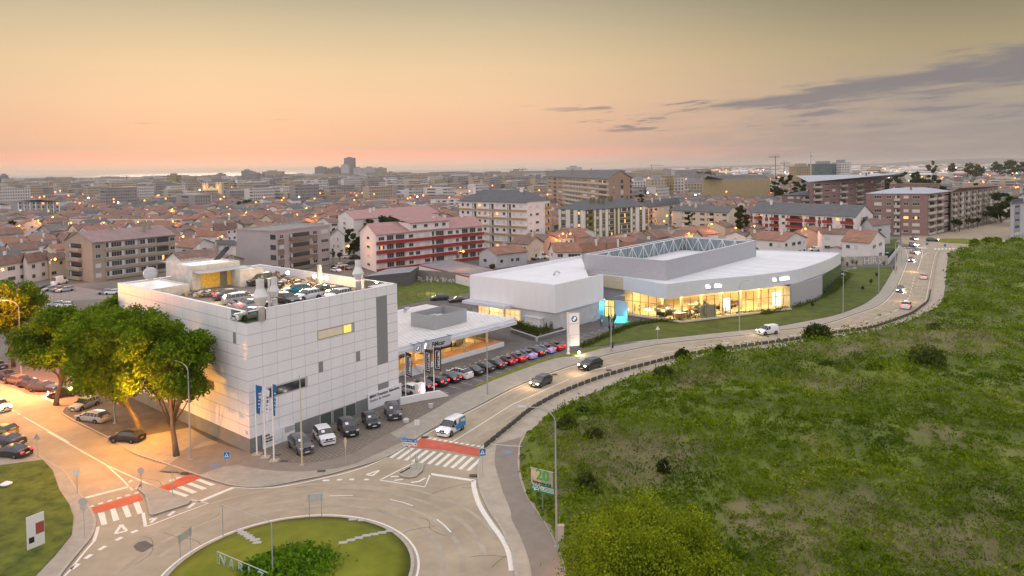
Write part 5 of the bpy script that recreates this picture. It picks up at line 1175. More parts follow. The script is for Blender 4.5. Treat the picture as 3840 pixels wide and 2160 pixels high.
# cars for sale inside the showroom and pavilion
IG = 'display cars inside the showroom'
gbd = gdB.normalized()
for u,v_,tp,col,h_,lab in ((-.12,7,'coupe','blue',1,'pale blue coupe inside the showroom behind the left glass'),(.03,6.5,'sedan','black',1,'black saloon inside the showroom near the glass corner'),(.10,10.5,'sedan','bronze',1,'bronze saloon deeper in the showroom'),(.12,4.2,'coupe','white',-1,'white coupe close behind the showroom glass corner'),
        (.30,6,'coupe','navy',1,'dark blue coupe right of the grey poster'),(.42,9.5,'suv','grey',1,'grey suv at the back of the showroom'),(.55,6,'sedan','black',1,'black coupe with red seats in the right part of the showroom'),(.70,8,'hatch','bronze',1,'small bronze car at the right end of the showroom')):
    p = gB+gdB*u+nb*v_;
    if u < 0: p = gB+gdA*-.45+na*5.5
    car(tp,col,(p.x,p.y,zG+.01),(gbd*h_*.9+nb*.3).normalized(),lab,group=IG,full=False,name='display_car')
for u,v_,tp,col,lab in ((5,3,'sedan','white','white saloon at the right end of the pavilion'),(11.5,3,'suv','white','white suv in the middle of the pavilion'),(18,4,'sedan','black','dark saloon behind the dark banner in the pavilion'),(26,3.2,'sedan','white','white saloon behind the entrance steps of the pavilion')):
    p = GL+pe*u-pn*v_; car(tp,col,(p.x,p.y,zPf+.06),(pe*1.0+pn*.25).normalized(),lab,group='display cars inside the pavilion',full=False,name='display_car')
# ------------------------------------------------------------------ people
m_skin = M('skin',(.45,.27,.19),.6,0); m_hair = M('hair',(.03,.02,.015),.7,0)
def person_mesh(pose):
    """one continuous skinned surface, feet at z=0, facing +x"""
    sw = {'stand': .04,'walk': .26,'talk': .08}[pose]
    P = {}; V = []; E_ = []; Rr = []
    def v(n_,x,y,z,r,par=None):
        P[n_] = len(V); V.append((x,y,z)); Rr.append(r)
        if par is not None: E_.append((P[par],P[n_]))
    v('pel',0,0,.96,.135); v('wai',0,0,1.12,.12,'pel'); v('che',0,0,1.32,.145,'wai'); v('nb',0,0,1.46,.075,'che'); v('nk',.01,0,1.53,.055,'nb')
    v('hd0',.02,0,1.60,.085,'nk'); v('hd1',.02,0,1.67,.098,'hd0'); v('hd2',.01,0,1.74,.075,'hd1'); v('nose',.118,0,1.66,.014,'hd1')
    for s_,a in ((1,sw),(-1,-sw)):
        k = 'L' if s_ > 0 else 'R'
        v('hip'+k,0,.095*s_,.90,.10,'pel'); v('kn'+k,a*.6+.02,.10*s_,.50,.062,'hip'+k); v('an'+k,a*.9-.02,.10*s_,.09,.042,'kn'+k); v('toe'+k,a*.9+.15,.115*s_,.035,.035,'an'+k)
        v('sh'+k,0,.19*s_,1.40,.065,'che'); b = -a*.8
        if pose == 'talk' and s_ < 0: el_ = (.08,.27*s_,1.14); wr = (.28,.20*s_,1.22)
        else: el_ = (b*.5-.02,.25*s_,1.12); wr = (b+.06,.26*s_,.88)
        v('el'+k,*el_,.042,'sh'+k); v('wr'+k,*wr,.028,'el'+k)
        dx,dy,dz = (wr[0]-el_[0]),(wr[1]-el_[1]),(wr[2]-el_[2]); L = math.sqrt(dx*dx+dy*dy+dz*dz); d = Vector((dx,dy,dz))/L
        pm = Vector(wr)+d*.07; v('pm'+k,*pm,.032,'wr'+k)
        for f in range(4):
            o = Vector((1,0,0)).cross(d).normalized() if False else Vector((0,0,0)); side = Vector((1,0,0)) if abs(d.z) > .5 else Vector((0,0,1))
            q = pm+side*(.024*(1.5-f))+d*(.045+.008*(1-abs(f-1.2))); v('f%d%s' % (f,k),*q,.010,'pm'+k); q2 = q+d*.03+Vector((0,-s_*.012,0)); v('g%d%s' % (f,k),*q2,.008,'f%d%s' % (f,k))
        q = pm+side*.045-d*.005; v('th'+k,*q,.011,'pm'+k)
    me = bpy.data.meshes.new('p'); me.from_pydata(V,E_,[]); o = bpy.data.objects.new('p',me); COL.objects.link(o)
    o.modifiers.new('s','SKIN'); o.modifiers.new('u','SUBSURF').levels = 1
    for i,sv in enumerate(me.skin_vertices[0].data): sv.radius = (Rr[i],Rr[i]); sv.use_root = (i == 0)
    o.modifiers['u'].levels = 1
    dg = bpy.context.evaluated_depsgraph_get(); m2 = bpy.data.meshes.new_from_object(o.evaluated_get(dg)); bpy.data.objects.remove(o)
    return m2
_pm = {}
def hair_mesh():
    q = MB(); q.ball((.0,0,1.725),.112,0,12,8); q.ball((-.045,0,1.67),.095,0,10,6); return q.mesh('hair',[m_hair],smooth=True)
def person(P,head,label,top=(.5,.5,.52),legs=(.03,.03,.04),pose='stand',long=False,group=None,sc=1.0,dress=False):
    key = (pose,top,legs,dress)
    if pose not in _pm: _pm[pose] = person_mesh(pose); _pm['hair'] = _pm.get('hair') or hair_mesh()
    if key not in _pm:
        me = _pm[pose].copy(); me.materials.clear(); me.materials.append(m_skin)
        me.materials.append(M('cloth_%d' % len(_pm),top,.85,.15,6)); me.materials.append(M('trousers_%d' % len(_pm),legs,.85,.15,6)); me.materials.append(m_black)
        for p in me.polygons:
            z = p.center.z; y = abs(p.center.y)
            if z < .09: p.material_index = 3
            elif z < (.55 if dress else .98) and y < .2: p.material_index = 0 if dress else 2
            elif z < 1.475 and not (y > .2 and z < .95): p.material_index = 1
            p.use_smooth = True
        _pm[key] = me
    t_ = thing('person',P,label,'person',group,math.atan2(head[1],head[0])); t_.scale = (sc,sc,sc)
    child('body',_pm[key],t_); child('hair',_pm['hair'],t_)
    if long: q = MB(); q.lathe([(.05,1.38),(.09,1.5),(.1,1.66)],(-.06,0,0),8); child('hair',q.mesh('hair',[m_hair],smooth=True),t_)
    if dress: q = MB(); q.lathe([(.24,.55),(.19,.8),(.15,1.1)],(0,0,0),12); child('skirt',q.mesh('skirt',[M('cloth_dress_%d' % len(_pm),top,.85,.1,6)],smooth=True),t_)
    return t_
z_ = .13
person(kA(1065,1402,z_),(-.2,-1),'person in dark suit standing by the planter wall',(.03,.03,.04),(.02,.02,.03),'talk')
person(kA(1102,1395,z_),(-.8,-.6),'person in pale dress beside the dark suited one at the planter',(.7,.6,.55),(.6,.5,.45),'stand',long=True,dress=True)
person(kD(918,660,z_),(1,.1),'person in dark clothes half hidden behind the white shirted one',(.05,.05,.06),(.03,.03,.05),'stand')
person(kD(952,665,z_),(-1,.2),'person in white shirt and jeans standing on the dark forecourt',(.75,.75,.78),(.05,.08,.14),'talk')
EG = 'guests standing by the entrance'
person(kD(1090,580,z_),(.6,-1),'person in dark jacket left of the lamp post near the door',(.03,.03,.03),(.03,.03,.03),'stand',group=EG)
person(kD(1150,600,z_),(.6,.5),'person in pale blue shirt in the group by the tent',(.5,.6,.7),(.04,.04,.06),'talk',group=EG)
person(kD(1190,640,z_),(-1,-.3),'tall person in black beside the green turf',(.02,.02,.02),(.02,.02,.02),'stand',group=EG,sc=1.05)
person(kD(1215,560,z_),(-.6,-1),'person in black close to the awning',(.03,.03,.035),(.02,.02,.02),'stand',group=EG)
person(kD(1108,795,z_),(0,1),'person in black trousers right behind the lamp post',(.02,.02,.02),(.02,.02,.02),'stand',group=EG)
person(kD(1180,795,z_),(-.4,1),'person in dark top and blue jeans standing on a bay line',(.03,.03,.04),(.06,.1,.18),'stand',group=EG)
person(V3(kM(1832,495),.13),(-.2,-1),'walker in dark clothes on the far pavement',(.02,.05,.05),(.02,.02,.03),'walk'); person(V3(kM(1865,508),.13),(-.2,-1),'walker in a pink top and shorts on the far pavement',(.55,.15,.25),(.5,.12,.2),'walk')
person(V3(c13(1640,920),.13),(1,.2),'walker in dark clothes in front of the pink apartment block',(.02,.02,.02),(.02,.02,.02),'walk')
SGp = 'visitors inside the showroom'
for i,(u,v_,top,lg,ps,lab,ln_) in enumerate(((-.9,2.0,(.6,.4,.2),(.5,.3,.2),'stand','woman in a tan dress at the left end of the showroom glass',1),(-.82,2.1,(.7,.5,.25),(.6,.4,.2),'stand','woman in a golden dress second from the left in the showroom',1),(-.78,4.0,(.7,.7,.7),(.6,.6,.6),'talk','person in white behind the two women in the showroom',0),(-.5,1.8,(.3,.2,.1),(.4,.3,.2),'stand','person in brown between the two left panes of the showroom',1),
        (-.40,4.5,(.6,.55,.5),(.1,.08,.06),'talk','person in pale top behind the black saloon in the showroom',0),(.08,1.4,(.25,.16,.08),(.08,.05,.03),'talk','person in brown left of the pair near the glass corner',0),(.105,1.6,(.5,.35,.2),(.2,.12,.06),'stand','person in tan near the glass corner',1),(.145,1.5,(.55,.45,.3),(.2,.14,.08),'talk','person in cream shirt right of the glass corner',0),
        (.405,1.6,(.02,.02,.02),(.02,.02,.02),'talk','left of two people in black talking in mid showroom',0),(.43,1.7,(.025,.02,.02),(.02,.02,.02),'talk','right of two people in black talking in mid showroom',0),(.49,4.5,(.5,.4,.25),(.3,.2,.1),'stand','person in beige beside the glowing display column',0),(.515,4.0,(.6,.5,.4),(.4,.3,.2),'talk','person in cream beside the glowing display column',0))):
    p = gB+gdB*u+nb*v_ if u > 0 else gB+gdA*u+na*v_
    person((p.x,p.y,zG+.01),(1 if i % 2 else -1,-.5),lab,top,lg,ps,long=bool(ln_),group=SGp,dress=bool(ln_) and i < 2)
# ------------------------------------------------------------------ street furniture
m_pole = M('lamp_post_grey',(.34,.36,.37),.5,.1,1); m_polec = M('lamp_post_cream',(.55,.47,.30),.5,.1,1)
m_sod = M('sodium_glow',(1,.6,.2),.5,0,emit=(1,.22,.03),es=5); m_head = M('lamp_head',(.5,.55,.6),.4,0)
def street_lamp(P,h,arm,label,mat=None,lit=False,group='street lamps along the curved road',w=0,energy=0):
    P = V3(P,w); t_ = thing('street_lamp',P,label,'street lamp',group); mat = mat or m_pole
    arm = Vector((arm[0],arm[1],0)); q = MB(); q.tube([P,P+UP*1.2,P+UP*(h-1.2)],[.11,.10,.06],10); q.obox(P-Vector((.2,.2,0)),(.4,0,0),(0,.4,0),(0,0,.1)); q.build('pole',mat,t_,smooth=False)
    q = MB(); pts = [P+UP*(h-1.2)]+[P+arm*(1-math.cos(a))+UP*(h-1.2+1.2*math.sin(a)) for a in (.3,.6,.9,1.2,1.5)]+[P+arm*1.25+UP*(h+.0)]; q.tube(pts,.045,8); q.build('arm',mat,t_)
    e = P+arm*1.3+UP*h; d = arm.normalized(); s_ = Vector((-d.y,d.x,0)); q = MB()
    q.add([e-s_*.1,e+s_*.1,e+d*.75+s_*.16,e+d*.75-s_*.16,e-s_*.06+UP*.1,e+s_*.06+UP*.1,e+d*.7+s_*.08+UP*.14,e+d*.7-s_*.08+UP*.14],[(0,3,2,1),(4,5,6,7),(0,1,5,4),(1,2,6,5),(2,3,7,6),(3,0,4,7)]); q.build('lamp_head',m_head,t_)
    if lit:
        q = MB(); q.ball(e+d*.45-UP*.08,.2); q.build('bulb',m_sod,t_); lamp('POINT',e+d*.45-UP*.45,energy,(1,.25,.035),.3)
    return t_
def lamp_at(crp,base,top,arm,label,**k):
    b = crp(*base); sx,sy = base;
    return street_lamp(b,k.pop('h',9.9),arm,label,**k)
lamp_at(kC,(1247,1290),0,(1.6,.5),'street lamp right of the dark flags, arching over the verge',h=9.7,w=.12)
lamp_at(kD,(1138,1190),0,(1.5,.5),'street lamp with a black bin in front of the showroom entrance',h=9.9,w=.12)
lamp_at(kB,(1268,970),0,(1.7,.2),'street lamp standing in the showroom lawn above the white van',h=9.9,w=.12)
lamp_at(kB,(2312,798),0,(1.7,.2),'street lamp on the lawn right of the curved showroom end',h=9.9,w=.12,mat=m_pole)
lamp_at(kM,(1628,775),0,(1.7,.6),'street lamp on the lawn before the graffiti wall',h=9.9,w=.12)
lamp_at(kM,(1850,545),0,(.5,.1),'cream street lamp by the two walkers',h=9.9,w=.12,mat=m_polec)
lamp_at(kM,(1932,410),0,(.1,.1),'tall grey lamp post at the kerb of the far pavement',h=10.5,w=.12)
lamp_at(c32,(450,1170),0,(-1.9,.3),'big street lamp at the right of the near roundabout beside the billboard',h=12.2,w=.12)
lamp_at(kI,(1573,1010),0,(.01,-.3),'cream lamp post in front of the display cars',h=10.3,w=.12,mat=m_polec)
lamp_at(c30,(1920,290),0,(-2.1,.4),'grey street lamp at the left corner of the panelled building',h=11.5,w=.12)
lamp_at(kN,(1735,1170),0,(-.2,.1),'thin grey post under the left trees',h=6.0,w=.12)
lamp_at(kN,(330,560),0,(-2.2,.2),'glowing orange street lamp among the left trees',h=13.2,lit=True,energy=15000,w=.1)
p_l = kN(150,300,10)
a = kD(1162,1135); bn_ = thing('litter_bin',V3(a,.12),'black litter bin on the lamp post by the road','bin'); q = MB(); q.lathe([(.2,.25),(.26,1.1),(.27,1.15),(.2,1.16)],(a.x,a.y,.12),12); q.build('bin_body',m_black,bn_); q = MB(); q.lathe([(.28,1.17),(.1,1.3)],(a.x,a.y,.12),12); q.build('lid',m_black,bn_)
# added bare lamps: orange under the left trees and on the building's left face
T2_ = V3(c30(1775,250),0)+ln*5.2+ld*1.5; lamp('POINT',(T2_.x,T2_.y,9.0),5200,(1,.36,.05),.05); lamp('POINT',(*(P0+ld*12+ln*8)[:2],3.0),60,(1,.42,.06),.3)
p = kN(2150,1050,3); lamp('POINT',(p.x,p.y,4.6),2600,(1,.42,.05),.3)
p = kN(330,800); lamp('SPOT',(p.x,p.y,9),16000,(1,.30,.09),.4,spot=R(118))
p = kN(950,200,8); lamp('POINT',(p.x,p.y,6.5),3500,(1,.42,.06),.3)
p = kN(-200,750); lamp('SPOT',(p.x,p.y,9),16000,(1,.26,.10),.4,spot=R(118)); p = kN(60,250); lamp('POINT',(p.x,p.y,10),5000,(1,.22,.03),.3)
# flags
def wave(q,O,d,n_,w,h,phase,droop,mi=0,taper=.0,nx=8,nz=10):
    vs = []
    for j in range(nz+1):
        for i in range(nx+1):
            u,v = i/nx,j/nz; x = w*u*(1-taper*(v)); vs.append(O+d*x*(1-.25*droop)+UP*(-h*v-droop*w*u*.9)+n_*(.18*w*math.sin(u*5+phase+v*2.2)*u))
    q.add(vs,[(j*(nx+1)+i,j*(nx+1)+i+1,(j+1)*(nx+1)+i+1,(j+1)*(nx+1)+i) for j in range(nz) for i in range(nx)],mi)
    return lambda u,v: O+d*(w*u*(1-taper*v))*(1-.25*droop)+UP*(-h*v-droop*w*u*.9)+n_*(.18*w*math.sin(u*5+phase+v*2.2)*u)
def flag(P,h,w,fh,mat,txt,tcol,label,poleh=None,droop=.5,ph=0,d=None,cat_='flagpole',grp=None,base=True,frame=False,pcol=None):
    P = V3(P,.12); t_ = thing('flagpole',P,label,cat_,grp); q = MB(); q.tube([P,P+UP*h*.35,P+UP*h],[.09,.075,.045],10); q.lathe([(.09,h),(.09,h+.05)],tuple(P),10)
    q.build('pole',pcol or m_clad2,t_)
    if base: q = MB(); q.obox(P-Vector((.5,.5,0)),(1,0,0),(0,1,0),(0,0,.05)); q.build('base',m_kerb,t_)
    d = d or Vector((.95,.3,0)).normalized(); nn = Vector((d.y,-d.x,0)); q = MB(); O = P+UP*(h-.1)+d*.06
    fn_ = wave(q,O,d,nn,w,fh,ph,droop,taper=.12 if frame else .5); fl_ = q.build('flag',mat,t_,smooth=True)
    rz = math.atan2(d.y,d.x); n_c = len(txt);
    for i,ch in enumerate(txt):
        v = .22+.62*(i+.5)/n_c; p = fn_(.5,v); e = .55*fh/n_c*1.0
        me = text_mesh(ch,min(w*.55,e*1.5),tcol,extrude=.004,align='CENTER',bold=.01)
        o = bpy.data.objects.new('flag_letter',me); COL.objects.link(o); o.parent = t_; o.location = p+nn*.09-P; o.rotation_euler = Matrix.Rotation(rz,4,'Z').to_3x3().to_4x4().to_euler() if False else (R(90),R(90),0)
        o.rotation_mode = 'XYZ'; o.rotation_euler = (Matrix.Rotation(rz,3,'Z') @ Matrix.Rotation(R(90),3,'X') @ Matrix.Rotation(R(-90),3,'Z')).to_euler()
    if frame:
        q = MB(); pr_ = [fn_(.2,.15),fn_(.8,.15),fn_(.8,.9),fn_(.2,.9)]
        for i in range(4):
            a,e = pr_[i]+nn*.1,pr_[(i+1) % 4]+nn*.1; q.cyl(a,e,.03,4)
        q.build('border',m_board,t_)
    return t_
m_fb = M('flag_blue',(.02,.14,.34),.8,.12,2); m_fw = M('flag_white',(.75,.74,.80),.8,.05,2); m_fd = M('flag_dark',(.045,.032,.03),.8,.15,2)
flag(kI(665,790),8.3,.8,3.3,m_fb,'BMcar',m_board,'blue flag on the leftmost pole by the lettered board',droop=.45,ph=.4)
flag(kI(833,850),8.3,.75,3.6,m_fw,'BMcar',m_txt,'white flag with navy lettering on the middle pole by the corner',droop=.8,ph=1.2)
flag(kI(1008,920),8.9,.42,3.6,m_fb,'BMcar',m_board,'blue furled flag on the pole nearest the road',droop=.3,ph=2.2)
flag(kC(150,1340),6.8,1.05,3.4,m_fd,'MOTOWN',m_board,'dark flag with framed white lettering, leftmost of three by the forecourt',droop=.5,ph=.2,frame=True,base=False)
flag(kC(407,1290),6.8,1.0,3.4,m_fd,'MOTOWN',m_board,'dark flag with framed white lettering, middle one by the lit box',droop=.35,ph=1.5,frame=True,base=False)
flag(kC(530,1275),6.9,1.2,3.4,m_fd,'MOTOWN',m_board,'dark flag with framed white lettering, rightmost and best spread',droop=.2,ph=.6,frame=True,base=False)
# lit box and low white wall below the dark flags
q = MB(); wl = [kH(1400,740,.12),kH(1800,655,.12),kH(2200,588,.12),kH(2370,560,.12)]; q.strip([V2(p) for p in wl[:3]],.4,.12,0,1.0)
a,e = V3(wl[2],.12),V3(wl[3],.12); dd = e-a; nn = Vector((-dd.y,dd.x,0)).normalized()*.2
q.add([a-nn,a+nn,e+nn,e-nn,a-nn+UP,a+nn+UP,e+nn+UP*.1,e-nn+UP*.1],[(0,3,2,1),(4,5,6,7),(0,1,5,4),(1,2,6,5),(2,3,7,6),(3,0,4,7)]); tag(q.build('low_wall',m_clad2),'low white wall tapering to the ground below the dark flags','wall')
a = V3(kH(1850,620,.12),.12)+DIR2*.9; bx = thing('light_box',a,'pinkish white lit box standing behind the low white wall','light box'); q = MB(); q.obox(a,fd*1.35,ld*.7,UP*1.9); q.build('cabinet',m_clad2,bx); q = MB(); q.obox(a+fd*.8-ld*.03+UP*.2,fd*.4,ld*.02,UP*1.5); q.build('light_panel',M('pink_glow',(1,.8,.85),.5,0,emit=(1,.55,.62),es=9),bx)
lamp('POINT',tuple(a+fd*1.2-ld*.5+UP*.7),60,(1,.5,.5),.15)
# totem
a = V3(c22(565,672),.12); tt = thing('totem_sign',a,'tall white three-panel totem with a round emblem, lit from below','sign')
rt = V3(c22(690,640),0)-V3(a,0); rt = Vector((.97,.24,0)).normalized(); nt_ = Vector((rt.y,-rt.x,0)); Ht = hfrom(2130,1329.7,1173)
wT_ = 1.85
q = MB(); q.tube([a,a+UP*(Ht)],.2,10); q.lathe([(.35,0),(.3,.25),(.2,.3)],tuple(a),12); q.build('pole',m_clad2,tt)
mt_ = M('totem_panel',(.80,.74,.70),.4,.05,.8,emit=(1,.78,.66),es=.16)
for i in range(3):
    z1 = Ht-.15-i*(Ht-.15-1.35)/3; z0 = z1-(Ht-.15-1.35)/3+.08; q = MB(); q.obox(a+rt*.25+UP*z0+nt_*.12,rt*wT_,-nt_*.3,UP*(z1-z0)); pn_ = q.build('panel',mt_,tt)
q = MB()
for i in range(4): q.obox(a-rt*.25+UP*(Ht-.12-i*(Ht-.15-1.35)/3)+nt_*.14,rt*(wT_+.5),-nt_*.3,UP*.06)
q.build('frame',m_galv,tt)
roundel(tt,a+rt*(.25+wT_/2)+UP*(Ht-1.15)+nt_*.14,.58,rt,nrm=nt_)
text_on(tt,'lettering','BMcar',.3,m_galv,a+rt*.35+UP*(Ht-4.6)+nt_*.14,math.atan2(rt.y,rt.x))
f_ = a+rt*1.7+nt_*.9; fl2 = thing('floodlight',V3(f_,.17),'bright ground floodlight at the foot of the totem','floodlight'); q = MB(); q.obox(f_-Vector((.2,.1,-.05)),(.4,0,0),(0,.25,0),(0,0,.3)); q.build('housing',m_black,fl2); q = MB(); q.ball(f_+UP*.4,.22); q.build('lamp',MATS['flood_glow'],fl2)
lamp('POINT',tuple(f_+UP*.55+nt_*.3),160,(1,.72,.5),.2)
# ---- traffic signs
m_sgb = M('sign_blue',(.01,.16,.45),.5,0); m_sgw = M('sign_white',(.75,.74,.70),.5,0); m_back = M('sign_back',(.50,.47,.42),.5,.1,3); m_post = M('sign_post',(.45,.42,.36),.5,.1,2)
def post(q,P,h,r=.035): q.cyl(P,P+UP*h,r,8)
def sign(P,h,label,shapes,rz=0,w=.12,name='traffic_sign',ph=None,offs_=0):
    P = V3(P,w); t_ = thing(name,P,label,'sign',None,rz); q = MB(); q.tube([(offs_,.03,0),(offs_,.03,ph or h)],.035,8); child('post',q.mesh('post',[m_post]),t_)
    for nm,pts,z,mt,dep in shapes:
        q = MB(); n_ = len(pts); vs = [(x,-dep,z+y) for x,y in pts]+[(x,-dep+.02,z+y) for x,y in pts]
        q.add(vs,[tuple(range(n_)),tuple(reversed(range(n_,2*n_)))]+[(i,n_+i,n_+(i+1) % n_,(i+1) % n_) for i in range(n_)]); child(nm,q.mesh(nm,[mt]),t_)
    return t_
sqr = lambda s_: [(-s_,-s_),(s_,-s_),(s_,s_),(-s_,s_)]; rec = lambda w_,h_: [(-w_,-h_),(w_,-h_),(w_,h_),(-w_,h_)]; trg = lambda s_: [(-s_,-s_*.8),(s_,-s_*.8),(0,s_)]; cir = lambda r: [(r*math.cos(2*math.pi*i/20),r*math.sin(2*math.pi*i/20)) for i in range(20)]; inv = lambda s_: [(-s_,s_*.8),(0,-s_),(s_,s_*.8)]
for crp,pt,h,lab in ((c31,(2283,460),2.65,'blue crossing sign with white triangle at the right end of the wide crossing'),(c30,(2285,370),1.4,'blue crossing sign with white triangle on the pavement by the left corner')):
    s_ = sign(crp(*pt),h,lab,(('plate',rec(.36,.40),h,m_sgw,.02),('blue_face',rec(.335,.375),h,m_sgb,.025),('triangle',trg(.26),h,m_sgw,.03)),rz=R(8))
    q = MB(); z = h; q.obox((-.03,-.036,z-.10),(.06,0,0),(0,.004,0),(0,0,.2)); q.obox((-.1,-.036,z-.17),(.05,0,0),(0,.004,0),(0,0,.04)); q.obox((.04,-.036,z-.17),(.05,0,0),(0,.004,0),(0,0,.04)); q.obox((-.08,-.036,z-.02),(.16,0,0),(0,.004,0),(0,0,.03)); child('pictogram',q.mesh('pictogram',[m_black]),s_)
dp = c31(1555,425); dsn = sign(dp,3.25,'direction sign reading A28 Viana over N13 Viana on the small island',(('upper_plate',rec(.82,.18),3.55,m_sgb,.03),('lower_plate',rec(.82,.19),3.17,m_sgw,.03)),rz=R(-13),w=.16,name='direction_sign')
def loc_text(par,txt,size,mt,x,y,z): o = child('lettering',text_mesh(txt,size,mt,extrude=.003),par,(x,y,z),rot=(R(90),0,0)); return o
loc_text(dsn,'A28 Viana',.26,m_sgw,-.78,-.05,3.47); loc_text(dsn,'N13 Viana',.26,m_txt,-.78,-.05,3.08)
for z,mt in ((3.55,m_sgw),(3.17,m_txt)):
    q = MB(); q.obox((.5,-.045,z-.02),(.22,0,0),(0,.01,0),(0,0,.04)); q.add([(.62,-.046,z+.1),(.67,-.046,z+.1),(.78,-.046,z),(.67,-.046,z-.1),(.62,-.046,z-.1),(.71,-.046,z)],[(0,1,2,5),(5,2,3,4)]); child('arrow',q.mesh('arrow',[mt]),dsn)
sign(c30(778,630),2.3,'white backed rectangular sign left of the stop line',(('plate',rec(.33,.30),2.2,m_sgw,.02),),rz=R(15)); s_ = sign(c30(850,1080),3.3,'round sign over a triangular sign seen from behind at the left crossing',(('round_plate',cir(.4),3.35,m_back,.02),('triangular_plate',inv(.36),2.65,m_back,.02)),rz=R(5))
sign(c30(1425,585),1.9,'round sign seen from behind at the tip of the splitter island',(('plate',cir(.36),1.9,m_back,.02),),w=.16); sign(c30(1740,650),2.7,'narrow sign seen edge on in the splitter island',(('plate',rec(.07,.5),2.6,m_post,.03),),rz=R(75),w=.16)
sign(c31(905,350),2.9,'round and triangular sign pair seen edge on before the display cars',(('round_plate',[(x*.4,y) for x,y in cir(.42)],2.8,m_polec,.02),('triangular_plate',[(x*.35,y) for x,y in inv(.35)],2.1,m_polec,.02)))
sign(c31(1615,380),1.4,'green and white bollard sign on the small island',(('plate',rec(.13,.45),1.15,M('bollard_green',(.10,.22,.12),.5,0),.04),('white_band',rec(.05,.4),1.2,m_sgw,.05)),w=.16)
sign(kH(1740,1360),1.75,'small white double board sign at the kerb right of the display cars',(('plate',rec(.3,.34),1.55,m_sgw,.02),('dark_stripe',rec(.04,.3),1.55,m_back,.03)))
sign(c22(1467,570),3.1,'triangular warning sign at the pavement below the lawn',(('plate',trg(.45),3.0,m_sgw,.02),)); sign(c30(378,270),2.6,'small triangular sign seen from behind on the left kerb',(('plate',trg(.4),2.5,m_pole,.02),))
sign(kR(1275,1200),1.9,'blue arrow sign on the far splitter island',(('plate',rec(.5,.35),2.0,m_sgb,.02),)); sign(kR(1515,1200),1.4,'blue square sign by the far zebra crossing',(('plate',rec(.45,.45),1.4,m_sgb,.02),)); sign(kR(1560,1270),4.2,'plain post at the edge of the far field',(('plate',rec(.1,.3),4.0,m_pole,.02),))
def chevron(P1,P2,h,lab,z0):
    P1,P2 = V3(P1,z0),V3(P2,z0); c = (P1+P2)/2; t_ = thing('chevron_board',c,lab,'sign board','boards seen from behind on the roundabout')

    for P_1 in (P1,P2): q = MB(); post(q,P_1,h); q.build('post',m_pole,t_)
    d = (P2-P1); q = MB(); q.obox(P1-d*.15+UP*(h-.7),d*1.3,Vector((0,.03,0)),UP*.72); q.build('board',m_back if 'left' in lab else M('board_back_grey',(.5,.5,.5),.5,.1),t_)
chevron(c31(540,880),c31(662,868),2.2,'pale board on two posts at the top of the roundabout lawn',.2)
chevron(c30(1815,1290),c30(1918,1215),2.0,'pale board on two posts at the left rim of the roundabout',.2)
# tall thin gantry across the roundabout
a,e = V3(c30(2245,1065),.1),V3(c31(150,1449),.3); gt = thing('wire_pole',a,'pair of thin grey posts joined by a cable over the roundabout','pole')
q = MB(); hA = hfrom(836,2020,1897); q.cyl(a,a+UP*hA,.04,8); q.build('post',m_pole,gt); q = MB(); b_ = at_depth(1014,1970,a.y-14); b0 = V3(U3(1024,2190),.3); topb = b0+UP*hfrom(1024,2190,1967); q.cyl(b0,topb,.05,8); q.build('post',m_pole,gt); q = MB(); q.cyl(a+UP*hA,topb,.03,6); q.build('cable',m_galv,gt)
# stepping stones on the lawn
sm = M('stone_slab',(.42,.40,.37),.85,.15,2); pr = None
st_pts = [c31(975,905),c31(1068,910),c31(1350,1018),c31(1270,1045),c31(1193,1072),c31(1115,1100),c31(1038,1130),c31(960,1158),c31(880,1188),c30(2410,1020),c30(2440,1045),c30(2465,1065),c30(2500,1100),c30(2520,1130),c30(2560,1155),c31(0,1150),c31(15,1185)]
for i,p in enumerate(st_pts):
    r_ = (Vector((p.x,p.y))-RC).length; z = float(np.interp(r_,[0,RR*.35,RR*.7,RR-2,RR-.65],[.75,.7,.5,.3,.17]))
    q = MB(); q.obox(Vector((p.x-.38,p.y-.2,z-.05)),(.75,.1,0),(-.05,.42,0),(0,0,.1)); tag(q.build('stepping_stone',sm),'pale square stepping stone set in the roundabout lawn','stone','stepping stones in the roundabout lawn')
# skeletal letters at the bottom edge
a0,a1_ = U3(816,2136),U3(960,2200); a0,a1_ = V3(a0,.5),V3(a1_,.5); dlt = a1_-a0; hL = 1.05; ls = thing('letter_frame',a0,'steel frame sign with hollow letters on the roundabout lawn','sign')
q = MB(); q.cyl(a0+UP*hL,a0+dlt*1.3+UP*hL,.035,6); q.cyl(a0+UP*.05,a0+dlt*1.3+UP*.05,.03,6); q.cyl(a0,a0+UP*hL,.03,6); q.build('frame',m_galv,ls)
for i,ch in enumerate('NARIZ'):
    p = a0+dlt*(.05+i*.25)+UP*.1; text_on(ls,'letter',ch,1.15,M('letter_teal',(.35,.45,.42),.5,.1),p,math.atan2(dlt.y,dlt.x),extrude=.04)
